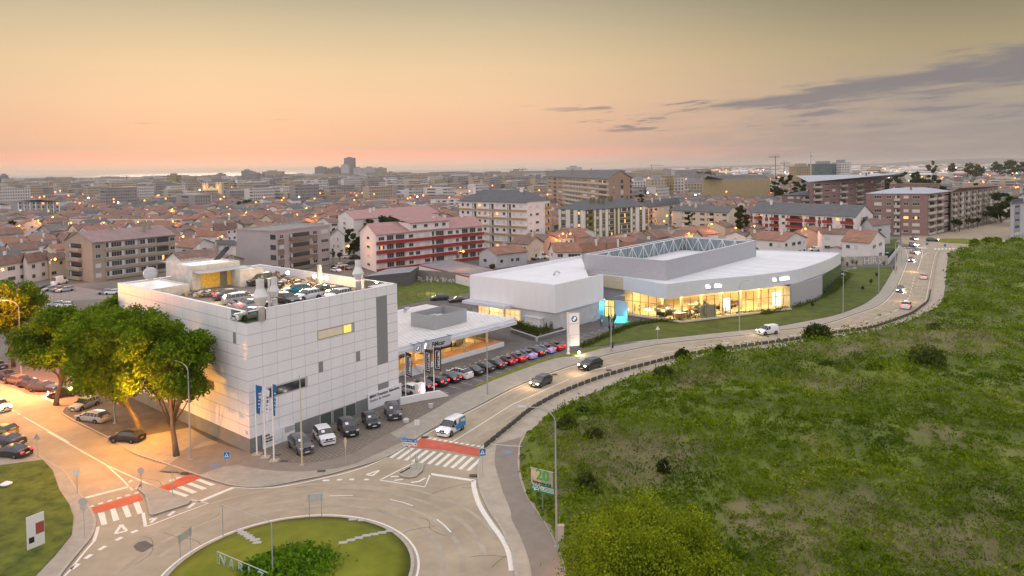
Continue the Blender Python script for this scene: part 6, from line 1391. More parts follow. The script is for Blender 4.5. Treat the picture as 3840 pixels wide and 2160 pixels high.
# billboard right
b0 = V3(c32(310,820),0); bb = thing('billboard',b0,'billboard with a green 20 and a 200m arrow beside the big street lamp','billboard')
zb_ = 2.6; bl,br_ = kc = (c32(193,585,0),c32(412,640,0))
L_ = at_depth(1992,1838,b0.y+.1); R__ = at_depth(2073,1858,b0.y-1.3); T_ = at_depth(1988,1755,b0.y+.1)
dd = R__-L_; hh = (T_-L_).z; L_.z = L_.z; dn = Vector((dd.y,-dd.x,0)).normalized()
q = MB(); q.cyl(b0,Vector((b0.x,b0.y,L_.z)),.07,8); q.build('post',M('green_post',(.18,.25,.2),.5,.1),bb)
q = MB(); q.obox(L_,dd,-dn*.08,UP*hh*.34,0); q.obox(L_+UP*hh*.34,dd*.5,-dn*.08,UP*hh*.66,1); q.obox(L_+UP*hh*.34+dd*.5,dd*.5,-dn*.08,UP*hh*.66,2); q.build('panel',[M('poster_green',(.01,.22,.12),.6,.05),M('poster_pink',(.65,.45,.35),.6,.3,.8),M('poster_greygreen',(.33,.33,.25),.6,.15,2)],bb)
rzb = math.atan2(dd.y,dd.x); mgr = M('leaf_green',(.06,.4,.04),.6,.2,5)
text_on(bb,'numeral','20',1.45,mgr,L_+dd*.24+UP*hh*.58+dn*.03,rzb,bold=.03); text_on(bb,'lettering','Intermarché',.42,M('dark_green_txt',(.01,.08,.05),.6,0),L_+dd*.08+UP*hh*.38+dn*.03,rzb,bold=.01); text_on(bb,'distance','200m',.6,m_sgw,L_+dd*.05+UP*hh*.15+dn*.03,rzb)
q = MB(); c = L_+dd*.2+UP*hh*.08+dn*.02; e = dd.normalized(); q.obox(c,e*.45,dn*.01,UP*.07); q.add([c+UP*.2+dn*.01,c-e*.2+UP*.035+dn*.01,c-UP*.13+dn*.01],[(0,1,2)])
for i in range(4): q.obox(L_+dd*.45+UP*(hh*(.26-.06*i))+dn*.01,e*.85,dn*.01,UP*.05); q.obox(L_+dd*.73+UP*(hh*(.26-.06*i))+dn*.01,e*.8,dn*.01,UP*.05)
q.build('small_print',m_sgw,bb); q = MB(); q.cyl(L_+UP*(hh+.05)-e*.1,L_+dd+UP*(hh+.05)+e*.1,.04,6); q.build('frame',m_post,bb)
a = c32(455,1120); cb_ = thing('junction_box',V3(a,.12),'grey junction cabinet at the foot of the big street lamp','cabinet'); q = MB(); q.obox((a.x+.05,a.y,.12),(.55,0,0),(0,.4,0),(0,0,1.35)); q.build('cabinet',m_conc,cb_); q = MB(); q.obox((a.x,a.y-.05,1.47),(.65,0,0),(0,.5,0),(0,0,.07)); q.build('lid',m_kerb,cb_)
a = V3(c30(275,1230),.2); rb_ = thing('placard',a,'slanted white and red placard on posts in the left grass','placard'); dpl = Vector((.75,1.25,0)); q = MB();
L_ = a+UP*.15; q.obox(L_,dpl,Vector((.05,-.03,0)),UP*2.9); q.build('panel',m_sgw,rb_); nn = Vector((dpl.y,-dpl.x,0)).normalized(); q = MB(); q.obox(L_+dpl*.5+UP*1.1+nn*.06,dpl*.48,nn*.01,UP*1.0); q.build('red_field',M('placard_red',(.35,.07,.05),.6,.1),rb_); q = MB(); q.obox(L_+dpl*.1+UP*.5+nn*.06,dpl*.3,nn*.01,UP*.5); q.build('dark_field',m_black,rb_)
a = c30(65,560); bt = MB(); bt.lathe([(.1,0),(.5,.1),(.6,.25),(.1,.5)],(a.x,a.y,.2),8); tag(bt.build('white_sack',m_fw),'crumpled white sack lying in the left grass','sack')
a = c21(1760,1215); q = MB(); q.obox((a.x-.3,a.y-.2,.13),(.6,.1,0),(-.05,.5,0),(0,0,.55)); tag(q.build('concrete_bollard',m_conc),'concrete block at the right edge of the brick paving','bollard','concrete blocks by the paving')
a = c21(1510,1360); q = MB(); q.lathe([(.42,0),(.45,.35),(.3,.5)],(a.x,a.y,.13),9); tag(q.build('concrete_bollard',m_conc),'rounded stone block nearer the display cars','bollard','concrete blocks by the paving')
# barrier blocks along the south edge
m_blk = M('barrier_rubber',(.075,.07,.065),.7,.15,2); m_curb2 = M('curb_pale',(.52,.44,.34),.8,.15,1)
ks = MB(); bd = offs(ss_,-.25); ks.strip(bd,.35,.12,0,.12); struct(ks.build('kerb',m_curb2),'pale raised kerb under the dark barrier blocks')
bmB = MB(); bmB.add([(-.64,-.14,0),(.64,-.14,0),(.64,.14,0),(-.64,.14,0),(-.6,-.08,.5),(.6,-.08,.5),(.6,.08,.5),(-.6,.08,.5)],[(0,3,2,1),(4,5,6,7),(0,1,5,4),(1,2,6,5),(2,3,7,6),(3,0,4,7)])
bmB.box(-.56,.56,-.09,.09,.5,.54)
meB = bmB.mesh('barrier_block',[m_blk]); meB2 = bmB.mesh('barrier_block',[m_curb2]); dacc = 0; nxt = .5; cnt = 0
for i in range(len(bd)-1):
    a,e = bd[i],bd[i+1]; L = (e-a).length
    while nxt <= dacc+L:
        p = a.lerp(e,(nxt-dacc)/L); farp = p.y > 190
        o = bpy.data.objects.new('barrier_block',meB2 if farp else meB); COL.objects.link(o); o.location = (p.x,p.y,.24); o.rotation_euler = (0,0,math.atan2((e-a).y,(e-a).x))
        tag(o,'pale barrier block in the far line beside the footpath bend' if farp else 'dark barrier block in the line between road and footpath','barrier','far barrier blocks' if farp else 'barrier blocks between road and footpath')
        cnt += 1; nxt += 1.62
    dacc += L
print('BLOCKS',cnt)
# ------------------------------------------------------------------ facades
m_glassd = glass('window_glass',(.035,.04,.045),.1); m_frame = M('window_frame',(.6,.6,.6),.6,0); m_shut = M('roller_shutter',(.58,.56,.53),.7,.05,2)
m_litw = M('lit_window',(.8,.6,.3),.5,0,emit=(1,.42,.10),es=1.3); m_frd = M('dark_frame',(.08,.08,.08),.6,0)
_win = {}
def win_mesh(w,h,st):
    k = (round(w,1),round(h,1),st)
    if k in _win: return _win[k]
    w,h = k[0],k[1]; q = MB(); fr = 1 if st in ('G','D') else 0
    q.box(-w/2,w/2,-.05,0,0,h,0)
    inner = {'w': 1,'s': 2,'l': 3,'G': 1,'D': 1}[st]
    nb_ = max(1,round(w/.9)); t_ = .07
    for i in range(nb_):
        x0 = -w/2+t_+i*(w-t_)/nb_; x1 = -w/2+(i+1)*(w-t_)/nb_
        mi = inner
        if st == 'l' and w > 2: mi = 3 if i == nb_//2 else 1
        if st == 'G' and (i*7+int(w*3)) % 5 == 0: mi = 2
        if h > 1.8 and st == 'G': q.box(x0,x1,-.065,-.05,t_,h*.62,mi); q.box(x0,x1,-.065,-.05,h*.62+t_,h-t_,inner)
        else: q.box(x0,x1,-.065,-.05,t_,h-t_,mi)
    q.box(-w/2-.08,w/2+.08,-.12,0,-.08,0,0)
    me = q.mesh('window',[m_frd if st == 'D' else m_frame,m_glassd,m_shut,m_litw]); _win[k] = me; return me
_balc = {}
def balc_mesh(w,dp,mat,ph=1.0,rail=False):
    k = (round(w,1),dp,mat.name,ph,rail)
    if k in _balc: return _balc[k]
    w = k[0]; q = MB(); q.box(-w/2,w/2,-dp,0,-.15,0,0)
    if rail:
        q.box(-w/2,w/2,-dp-.03,-dp,ph-.06,ph,1)
        for i in range(int(w/.35)+1): q.box(-w/2+i*.35,-w/2+i*.35+.05,-dp-.02,-dp+.02,0,ph,1)
    else: q.box(-w/2,w/2,-dp,-dp+.12,0,ph,0); q.box(-w/2,-w/2+.12,-dp+.12,0,0,ph,0); q.box(w/2-.12,w/2,-dp+.12,0,0,ph,0)
    q.box(-w/2+.2,w/2-.2,-.04,0,.05,2.2,2); q.box(-w/2+.5,-w/2+min(1.5,w*.5),-.07,-.04,.05,2.1,3)  # dark sheet on the wall stands in for the shaded balcony recess
    me = q.mesh('balcony',[mat,m_frame,m_glassd,m_shut]); _balc[k] = me; return me
BLD = []                                     # footprints already taken (x, y, radius)
def face_items(t_,O,u,L,hgt,fh,cols,nf,rr,z0=0.3,bands=None,bandmat=None):
    rz = math.atan2(u.y,u.x); nn = Vector((u.y,-u.x,0)); loc = Vector(t_['_loc'])
    if bands:
        for f in range(nf):
            zb = z0+f*fh+bands[0]; q = MB(); q.obox(O+u*(L*bands[2])+UP*zb+nn*.0,u*(L*(bands[3]-bands[2])),nn*bands[4],UP*(bands[1]-bands[0])); q.build('balcony_band',bandmat,t_)
    for f in range(nf):
        zf = z0+f*fh
        for c in cols:
            u0,u1,kd = c[0],c[1],c[2]; x = O+u*(L*(u0+u1)/2)+UP*zf; w = L*(u1-u0); opt = c[3] if len(c) > 3 else None
            if kd in 'wG' or kd == 'D':
                r_ = rr.random(); st = kd
                if kd == 'w': st = 's' if r_ < .38 else ('l' if r_ > .955 else 'w')
                elif r_ > .955: st = 'l'
                z1,hh_ = (opt if opt else (.95,1.25)); child('window',win_mesh(w,hh_,st),t_,x+UP*z1+nn*.01-loc,rz)
            elif kd == 'b': child('balcony',balc_mesh(w,1.1,opt[0],rail=opt[1]),t_,x+nn*.01-loc,rz)
            elif kd == 'p':
                q = MB(); q.obox(O+u*(L*u0)+UP*(zf+opt[1])+nn*.0,u*w,nn*.06,UP*(opt[2]-opt[1])); q.build('facade_panel',opt[0],t_)
            elif kd == 'v' and f == 0:
                q = MB(); q.obox(O+u*(L*u0)+UP*z0,u*w,nn*(opt[1] if len(opt) > 1 else .12),UP*(fh*nf-.1)); q.build('pilaster',opt[0],t_)
def apt(name,label,tops,yb,wall,roof,rkind,nf,colsL,colsR,bandsL=None,bandsR=None,bandmat=None,rh=2.2,over=.5,wallL=None,z0=.4,chim=3,cat_='apartment block',h=None,ridge='R',seed=1,fh=None,base=None):
    (ax,ay),(bx_,by),(cx,cy) = tops; h = h or hfrom(bx_,yb,by); rr = random.Random(seed)
    a,b_,c = U3(ax,ay,h),U3(bx_,by,h),U3(cx,cy,h); a,b_,c = V3(a,0),V3(b_,0),V3(c,0)
    e = a+c-b_; t_ = thing(name,b_,label,cat_); fh = fh or (h-z0)/nf
    q = MB(); q.prism([b_,c,e,a],0,h,0); q.build('wall',wall,t_)
    if wallL:
        q = MB(); n_ = Vector((a.y-b_.y,-(a.x-b_.x),0)).normalized(); n_ = n_ if n_.dot(b_-e) > 0 else -n_; q.obox(b_,a-b_,n_*.04,UP*h); q.build('end_wall',wallL,t_)
    uR = (c-b_).normalized(); LR = (c-b_).length; uL = (b_-a).normalized(); LL_ = (b_-a).length; nR = Vector((uR.y,-uR.x,0)); nL = Vector((uL.y,-uL.x,0))
    face_items(t_,b_,uR,LR,h,fh,colsR,nf,rr,z0,bandsR,bandmat); face_items(t_,a,uL,LL_,h,fh,colsL,nf,rr,z0,bandsL,bandmat)
    if rkind == 'flat':
        q = MB(); q.obox(b_+UP*h-(nR+nL)*0+nR*.2+nL*.2-uR*0,uR*(LR+.2),-nR*.4,UP*.5); q.obox(a+UP*h+nL*.2,uL*(LL_-.25),-nL*.4,UP*.5); q.obox(a+UP*h-nR*0,(e-a),-(b_-a).normalized()*-.3,UP*.5); q.obox(c+UP*h-uR*.0,(e-c),-uR*.3,UP*.5); q.build('parapet',wall,t_)
        q = MB(); q.prism([b_,c,e,a],h+.02,h+.15); q.build('roof',roof,t_)
    else:
        o_ = over
        if LL_ > LR: a,c,uR,uL,nR,nL,LR,LL_ = c,a,-uL,-uR,nL,nR,LL_,LR   # the ridge follows the longer side
        if True:
            A_,B_,C_,E_ = a+nL*o_*.3-nR*0,b_+nR*o_+nL*o_*.3,c+nR*o_+uR*o_*.3,e+uR*o_*.3
            B_ = b_+nR*o_+nL*.25; C_ = c+nR*o_-nL*.25; A_ = a-nR*o_+nL*.25; E_ = e-nR*o_-nL*.25
            m1,m2 = (A_+B_)/2,(E_+C_)/2
            if rkind == 'hip': m1 = m1-nL*LL_*.5; m2 = m2+nL*LL_*.5
            tops_ = [B_+UP*h,C_+UP*h,m2+UP*(h+rh),m1+UP*(h+rh),A_+UP*h,E_+UP*h]
            q = MB(); q.add(tops_+[p-UP*.18 for p in tops_],[(0,1,2,3),(3,2,5,4),(6,9,8,7),(9,10,11,8),(0,6,7,1),(4,5,11,10),(0,3,9,6),(3,4,10,9),(1,7,8,2),(2,8,11,5)]+([(0,3,4),(1,5,2)] if rkind == 'hip' else []),0)
            n_s = int(LR/1.1)
            if roof.name.startswith('seam'):
                for i in range(1,n_s): p0,p1 = B_.lerp(C_,i/n_s)+UP*(h+.0),m1.lerp(m2,i/n_s)+UP*(h+rh); q.obox(p0,p1-p0,uR*.09,UP*.07,1)
            q.build('roof',[roof,m_seam],t_)
            if rkind == 'gable':

                for p0,p1 in ((a,b_),(c,e)): q = MB(); q.add([p0+UP*h,p1+UP*h,(p0+p1)/2+UP*(h+rh*.97)],[(0,1,2)]); q.build('gable',wallL or wall,t_)
        for i in range(chim):
            p = b_.lerp(e,.5)+uR*LR*(rr.uniform(-.4,.4))-nR*rr.uniform(-2,2) if False else (b_+e)/2+uR*LR*rr.uniform(-.38,.38)+nR*rr.uniform(.3,LL_*.3); q = MB(); q.obox(p+UP*(h+rh*.2),uR*.9,nR*-.7,UP*(rh*.8+.9)); q.obox(p+UP*(h+rh+.9)-uR*.1+nR*.1,uR*1.1,nR*-.9,UP*.12); q.build('chimney',wall,t_)
    cen = (b_+e)/2; BLD.append((cen.x,cen.y,max(LR,LL_)*.5+3,b_,c,e,a)); return t_,(b_,uR,LR,nR,a,uL,LL_,nL,h,fh)
m_seam = M('roof_seam_pale',(.42,.30,.29),.5,0)
def C1(cr,*pts):                            # crop pixels -> photo pixels
    X0,Y0,s = cr; return [(X0+x/s,Y0+y/s) for x,y in pts]
G0_,G1_,G2_,G3_ = (0,540,s26),(960,540,s26),(1920,540,s26),(2880,540,s26)
w_beige = M('wall_beige',(.36,.30,.24),.85,.08,.4); w_lilac = M('wall_lilac',(.40,.36,.36),.85,.06,.3); w_white = M('wall_white',(.72,.68,.66),.85,.07,.3); w_cream = M('wall_cream',(.66,.55,.42),.85,.1,.3)
w_brick = M('wall_brown_brick',(.36,.25,.175),.85,.12,.6); w_pink = M('wall_pink_brick',(.27,.165,.15),.85,.10,.5); w_pink2 = M('wall_brown_render',(.27,.21,.175),.85,.1,.5); w_ochre = M('wall_ochre',(.38,.30,.17),.85,.1,.5); w_red = M('band_red',(.30,.03,.025),.75,.1,.7); w_green = M('panel_green',(.15,.16,.04),.8,.15,.6)
w_och2 = M('band_ochre',(.42,.24,.08),.8,.12,.6); w_band = M('band_cream',(.50,.46,.38),.8,.08,.5); w_grey = M('wall_grey',(.30,.30,.31),.85,.1,.5); w_ltgrey = M('wall_pale_grey',(.48,.48,.50),.85,.08,.4); w_brown = M('panel_brown',(.20,.165,.13),.8,.1,.5)
r_seam = M('seam_roof_mauve',(.26,.17,.165),.55,.2,.4); r_seamr = M('seam_roof_red',(.36,.18,.17),.55,.18,.4); r_slate = M('roof_slate',(.10,.105,.11),.75,.2,.6); r_tile = M('roof_tile_orange',(.27,.14,.095),.85,.3,.5,bump=.2); r_tile2 = M('roof_tile_brown',(.195,.125,.10),.85,.3,.5,bump=.2); r_tile3 = M('roof_tile_grey',(.17,.15,.14),.85,.25,.7); r_flat = M('roof_felt_grey',(.20,.20,.21),.85,.2,.4); r_blue = M('roof_metal_pale',(.38,.41,.45),.5,.1,.3)
GW = lambda *c: [(a,b_,'G',(.85,1.9)) for a,b_ in c]
# brown block at the left
apt('apartment_block','brown grey apartment block with mauve ribbed roof at the left',C1(G0_,(655,968),(925,992),(1760,912)),1060,w_beige,r_seam,'gable',4,[(.12,.62,'b',(w_beige,False))],[(.03,.09,'w'),(.15,.36,'G',(.9,1.6)),(.37,.52,'G',(.9,1.6)),(.55,.74,'G',(.9,1.6)),(.76,.91,'D',(.9,1.6)),(.93,.99,'w')],bandsR=(-.1,.85,.14,.92,.35),bandmat=w_beige,rh=3.0,seed=3)
apt('apartment_block','grey block with large blank side wall and brown panels left of the trees',[(887,862),(1036,869),(1236,846)],1028,w_lilac,r_flat,'flat',4,[(.85,.98,'D',(.8,1.5))],[(.02,.13,'p',(w_brown,-1.2,.7)),(.05,.12,'w'),(.22,.6,'b',(w_brown,False)),(.65,.75,'p',(w_brown,-1.2,.7)),(.66,.74,'w'),(.82,.97,'w')],seed=5)
t_,g_ = apt('apartment_block','white apartment block with dark red balcony bands and pinkish ribbed roof',[(1349,868),(1409,881),(1811,846)],1022.6,w_white,r_seamr,'gable',4,[(.45,.62,'w',(1.0,.9))],[(.02,.07,'w'),(.09,.26,'G',(.8,1.7)),(.28,.32,'w'),(.34,.38,'w'),(.42,.47,'w'),(.49,.62,'G',(.8,1.7)),(.64,.69,'w'),(.72,.75,'w'),(.78,.92,'G',(.8,1.7)),(.94,.99,'w')],bandsR=(-.35,.62,0,1,.7),bandmat=w_red,rh=3.2,seed=7,chim=4)
B_,uR,LR,nR,A_,uL,LL_,nL,h_,fh_ = g_
q = MB(); q.prism([B_+uR*LR*.30+nR*-.3,B_+uR*LR*.66+nR*-.3,B_+uR*LR*.66-nR*LL_*.6,B_+uR*LR*.30-nR*LL_*.6],h_-.5,h_+3.0); q.build('upper_storey',w_white,t_)
a0_,a1_ = B_+uR*LR*.29+nR*.2+UP*(h_+3.0),B_+uR*LR*.67+nR*.2+UP*(h_+3.0); q = MB(); q.add([a0_,a1_,a1_-nR*LL_*.65+UP*2,a0_-nR*LL_*.65+UP*2,a0_-UP*.2,a1_-UP*.2,a1_-nR*LL_*.65+UP*1.8,a0_-nR*LL_*.65+UP*1.8],[(0,1,2,3),(4,7,6,5),(0,4,5,1),(0,3,7,4),(1,5,6,2)],0)
for i in range(1,16): p = a0_.lerp(a1_,i/16); q.obox(p,-nR*LL_*.65+UP*2,uR*.09,UP*.06,1)
q.build('upper_roof',[r_seamr,m_seam],t_)
for u in (.34,.44,.54,.61): child('window',win_mesh(1.6,1.2,'w'),t_,B_+uR*LR*u-nR*.28+UP*(h_+1.1)-Vector(t_['_loc']),math.atan2(uR.y,uR.x))
apt('apartment_block','tall white block with ochre balcony bands and slate roof',[(1722,752),(1976,758),(2062,752)],948,w_white,r_slate,'hip',6,[(u,u+.035,'w') for u in (.04,.12,.3,.38,.56,.66,.8,.9)]+[(.2,.27,'b',(m_frame,True)),(.46,.53,'b',(m_frame,True)),(.72,.78,'b',(m_frame,True))],[(.12,.2,'w',(.9,1)),(.36,.5,'w',(.9,1)),(.78,.98,'b',(w_och2,False))],bandsL=(-.35,.1,0,1,.8),bandmat=w_och2,rh=4.5,seed=11,over=.9)
apt('apartment_block','tallest brown brick block with cream balcony bands on the skyline',[(2051,661),(2283,671),(2369,668)],838,w_brick,r_slate,'gable',8,[(.03,.1,'w'),(.14,.2,'D',(.5,1.8)),(.24,.31,'w'),(.38,.62,'G',(.8,1.6)),(.66,.72,'w'),(.78,.83,'w'),(.88,.97,'D',(.6,1.7))],[(.15,.25,'w',(1,.6)),(.5,.62,'s' if False else 'w',(.2,2.4)),(.92,.99,'D',(.6,1.7))],bandsL=(-.4,.55,.33,1,.5),bandmat=w_band,rh=5.0,seed=13)
wv = lambda u0,u1: (u0,u1,'v',(w_white,))
apt('apartment_block','white and olive green block with tall white pilasters in the centre',[(2095,784),(2186.5,788),(2430,770)],907,w_green,r_slate,'hip',5,[wv(0,.1),wv(.3,.48),wv(.62,.78),wv(.9,1),(.12,.28,'w',(.7,1.2)),(.5,.6,'w',(.7,1.2)),(.8,.88,'w',(.7,1.2))],[wv(0,.03),(.04,.13,'b',(w_green,False)),wv(.15,.18),(.19,.22,'w'),wv(.23,.27),(.28,.31,'w'),wv(.32,.36),(.37,.44,'G',(.7,1.7)),wv(.455,.47),wv(.51,.535),(.54,.7,'G',(.7,1.8)),wv(.71,.74),(.75,.78,'w'),wv(.79,.85),(.86,.89,'w'),wv(.9,.95),(.955,.99,'w')],rh=4.0,seed=17,chim=7)
apt('apartment_block','plain pale block continuing behind the green and white one',[(2400,779),(2427,779),(2553,762)],872,w_cream,r_slate,'hip',4,[],[(.05,.14,'b',(w_grey,False)),(.2,.27,'w'),(.34,.4,'w'),(.5,.58,'w'),(.62,.74,'b',(w_grey,False)),(.82,.88,'w'),(.92,.97,'w')],rh=3.5,seed=19)
apt('apartment_block','cream block with a half slate half pink roof in front of the yellow one',[(2518,788),(2732,798),(2766,790)],888,w_cream,r_slate,'gable',4,[(.03,.09,'w',(1,.7)),(.12,.18,'w',(1,.6)),(.2,.33,'b',(w_cream,False)),(.38,.44,'w'),(.52,.6,'w'),(.64,.76,'b',(w_cream,False)),(.8,.84,'w',(1,.5)),(.9,.97,'w')],[],rh=2.4,seed=23,ridge='R',wallL=None)
apt('apartment_block','yellow beige block with glazed stair column near the dark trees',[(2637,672),(2808,668),(2888,668)],758,w_ochre,r_slate,'hip',5,[(.04,.36,'G',(.8,1.2)),(.42,.55,'G',(.1,2.6)),(.62,.96,'G',(.8,1.2))],[(.12,.3,'w'),(.6,.8,'w')],bandsL=(-.4,.5,0,.4,.4),bandmat=w_ochre,rh=3,seed=29)
apt('apartment_block','long white block with dark red balconies and slate roof at the right',[(2812,795),(3210,814),(3273,802)],925,w_white,r_slate,'gable',4,[(.0,.03,'b',(w_red,False)),(.06,.13,'b',(w_red,False)),(.16,.19,'p',(w_red,-.9,.9)),(.165,.185,'w'),(.22,.3,'b',(w_red,False)),(.33,.36,'w'),(.38,.53,'b',(w_red,False)),(.56,.65,'b',(w_red,False)),(.67,.7,'p',(w_red,-.9,.9)),(.675,.695,'w'),(.72,.8,'b',(w_red,False)),(.83,.86,'w'),(.88,.98,'b',(w_red,False))],[(.3,.7,'b',(w_red,False))],rh=4.2,seed=31,chim=2)
pinkR = [(u,u+.05,'b',(w_band,False)) if i % 2 == 0 else (u+.005,u+.035,'w',(.7,1.3)) for i,u in enumerate(np.linspace(.02,.93,16))]
apt('apartment_block','pinkish brick block with lit ground floor door facing the far roundabout',[(3247,726),(3478,726),(3565,716)],885,w_pink,r_blue,'hip',6,[(.14,.26,'w',(.8,1.4)),(.34,.42,'w'),(.46,.56,'b',(w_band,False)),(.62,.70,'w'),(.76,.88,'w',(.8,1.3))],[(.04,.28,'b',(w_band,False)),(.36,.60,'b',(w_band,False)),(.7,.95,'w')],rh=2.2,seed=37,chim=1)
apt('apartment_block','long brown block with stacked balconies along the far avenue',[(3560,717),(3566,719),(3743,697)],866,w_pink2,r_tile2,'hip',6,[],pinkR,rh=1.6,seed=41,chim=0)
apt('apartment_block','pink brick block with pale blue roof behind the red balcony block',[(3035,682),(3180,676),(3318,668)],836,w_pink,r_blue,'hip',7,[(.1,.28,'b',(w_band,False)),(.38,.5,'w'),(.58,.66,'w'),(.78,.95,'b',(w_band,False))],[(.04,.12,'w'),(.2,.36,'b',(w_band,False)),(.42,.52,'w'),(.6,.66,'w'),(.72,.86,'b',(w_band,False)),(.9,.97,'w')],rh=3,seed=43,chim=2)
apt('apartment_block','low pink brick block with slate roof just above the red balcony block',[(2932,731),(3120,733),(3172,729)],838,w_pink,r_slate,'hip',5,[(.12,.24,'w'),(.3,.37,'w'),(.42,.58,'b',(w_band,False)),(.64,.7,'w'),(.76,.9,'w')],[(.1,.45,'b',(w_band,False)),(.6,.9,'w')],rh=2.2,seed=47,chim=1)
apt('apartment_block','pink block with dark green roof glimpsed behind the far corner block',[(3337,692),(3450,693),(3523,689)],800,w_pink,r_slate,'flat',5,[(.1,.4,'b',(w_band,False)),(.5,.8,'w')],[(.1,.5,'b',(w_band,False)),(.6,.9,'w')],seed=53)
apt('apartment_block','grey green building cut by the right edge of the photo',[(3789,764),(3792,765),(3900,752)],898,w_ltgrey,r_slate,'hip',5,[],[(.1,.3,'p',(w_grey,-1,1.4)),(.12,.28,'w'),(.5,.8,'w')],rh=2,seed=59)
apt('apartment_block','long pink roofed block with white gable behind the round trees',C1(G1_,(828,712),(985,760),(1835,690)),905,w_white,r_seamr,'gable',4,[(.35,.5,'w')],[(.1,.2,'w'),(.3,.45,'w'),(.6,.75,'w')],rh=3.0,seed=71,chim=2)
apt('apartment_block','small white block with balconies left of the tall ochre banded one',C1(G1_,(1757,565),(1800,570),(2050,560)),800,w_white,r_flat,'flat',4,[],[(.05,.2,'b',(w_white,False)),(.3,.45,'w'),(.55,.75,'b',(w_white,False)),(.85,.95,'w')],seed=73)
apt('apartment_block','beige block with recessed balconies among the central low houses',C1(G1_,(1110,570),(1160,580),(1415,570)),790,w_cream,r_tile2,'flat',3,[(.3,.6,'w')],[(.1,.2,'w'),(.3,.5,'b',(w_cream,False)),(.6,.7,'w'),(.8,.95,'b',(w_cream,False))],seed=79)
for nm,tp_,yb_,wl_,rf_,lb_,sd,nf_ in (((0),((-60,600),(40,600),(105,612)),812,w_white,r_slate,'white framed block with slate roof at the left edge of the town',83,5),((0),((105,575),(180,580),(600,580)),828,w_grey,r_tile3,'long grey block with white pillars in the left distance',89,5),
        ((0),((600,605),(660,612),(800,595)),795,w_white,r_flat,'white block with narrow slats right of the grey one',97,4),((0),((905,580),(930,585),(1060,580)),790,w_ochre,r_tile2,'brown lit block beside an orange lamp in the left town',101,3)):
    tops_ = C1(G0_,*tp_); cl_ = [(u,u+.05,'G',(.7,1.6)) for u in np.linspace(.03,.92,9)]+[(u,u+.02,'v',(w_white,)) for u in np.linspace(.0,.98,8)]
    apt('apartment_block',lb_,tops_,yb_,wl_,rf_,'hip',nf_,[],cl_,rh=1.5,seed=sd,chim=1)
def rowb(label,tp_,yb_,wl_,rf_,nf_,sd,nw=10,kind='flat'):
    apt('terraced_block',label,C1(*tp_),yb_,wl_,rf_,kind,nf_,[],[(u,u+.5/nw,'w') for u in np.linspace(.02,.95,nw)],rh=1.5,seed=sd,chim=2,cat_='terrace')
rowb('long orange lit beige terrace with skylights in the left middle distance',(G0_,(700,765),(735,770),(1830,768)),872,w_cream,r_tile2,3,103,14)
rowb('long pale terrace behind the dark round bushes',(G0_,(1630,592),(1645,594),(2110,592)),790,w_ltgrey,r_flat,3,107,8)
rowb('ochre yellow terrace at the right end of the pale terrace',(G0_,(2112,590),(2120,592),(2315,590)),782,w_ochre,r_flat,3,109,4)
rowb('long orange lit terrace in the centre distance',(G1_,(1500,462),(1520,463),(2240,463)),748,w_cream,r_tile,2,113,14)
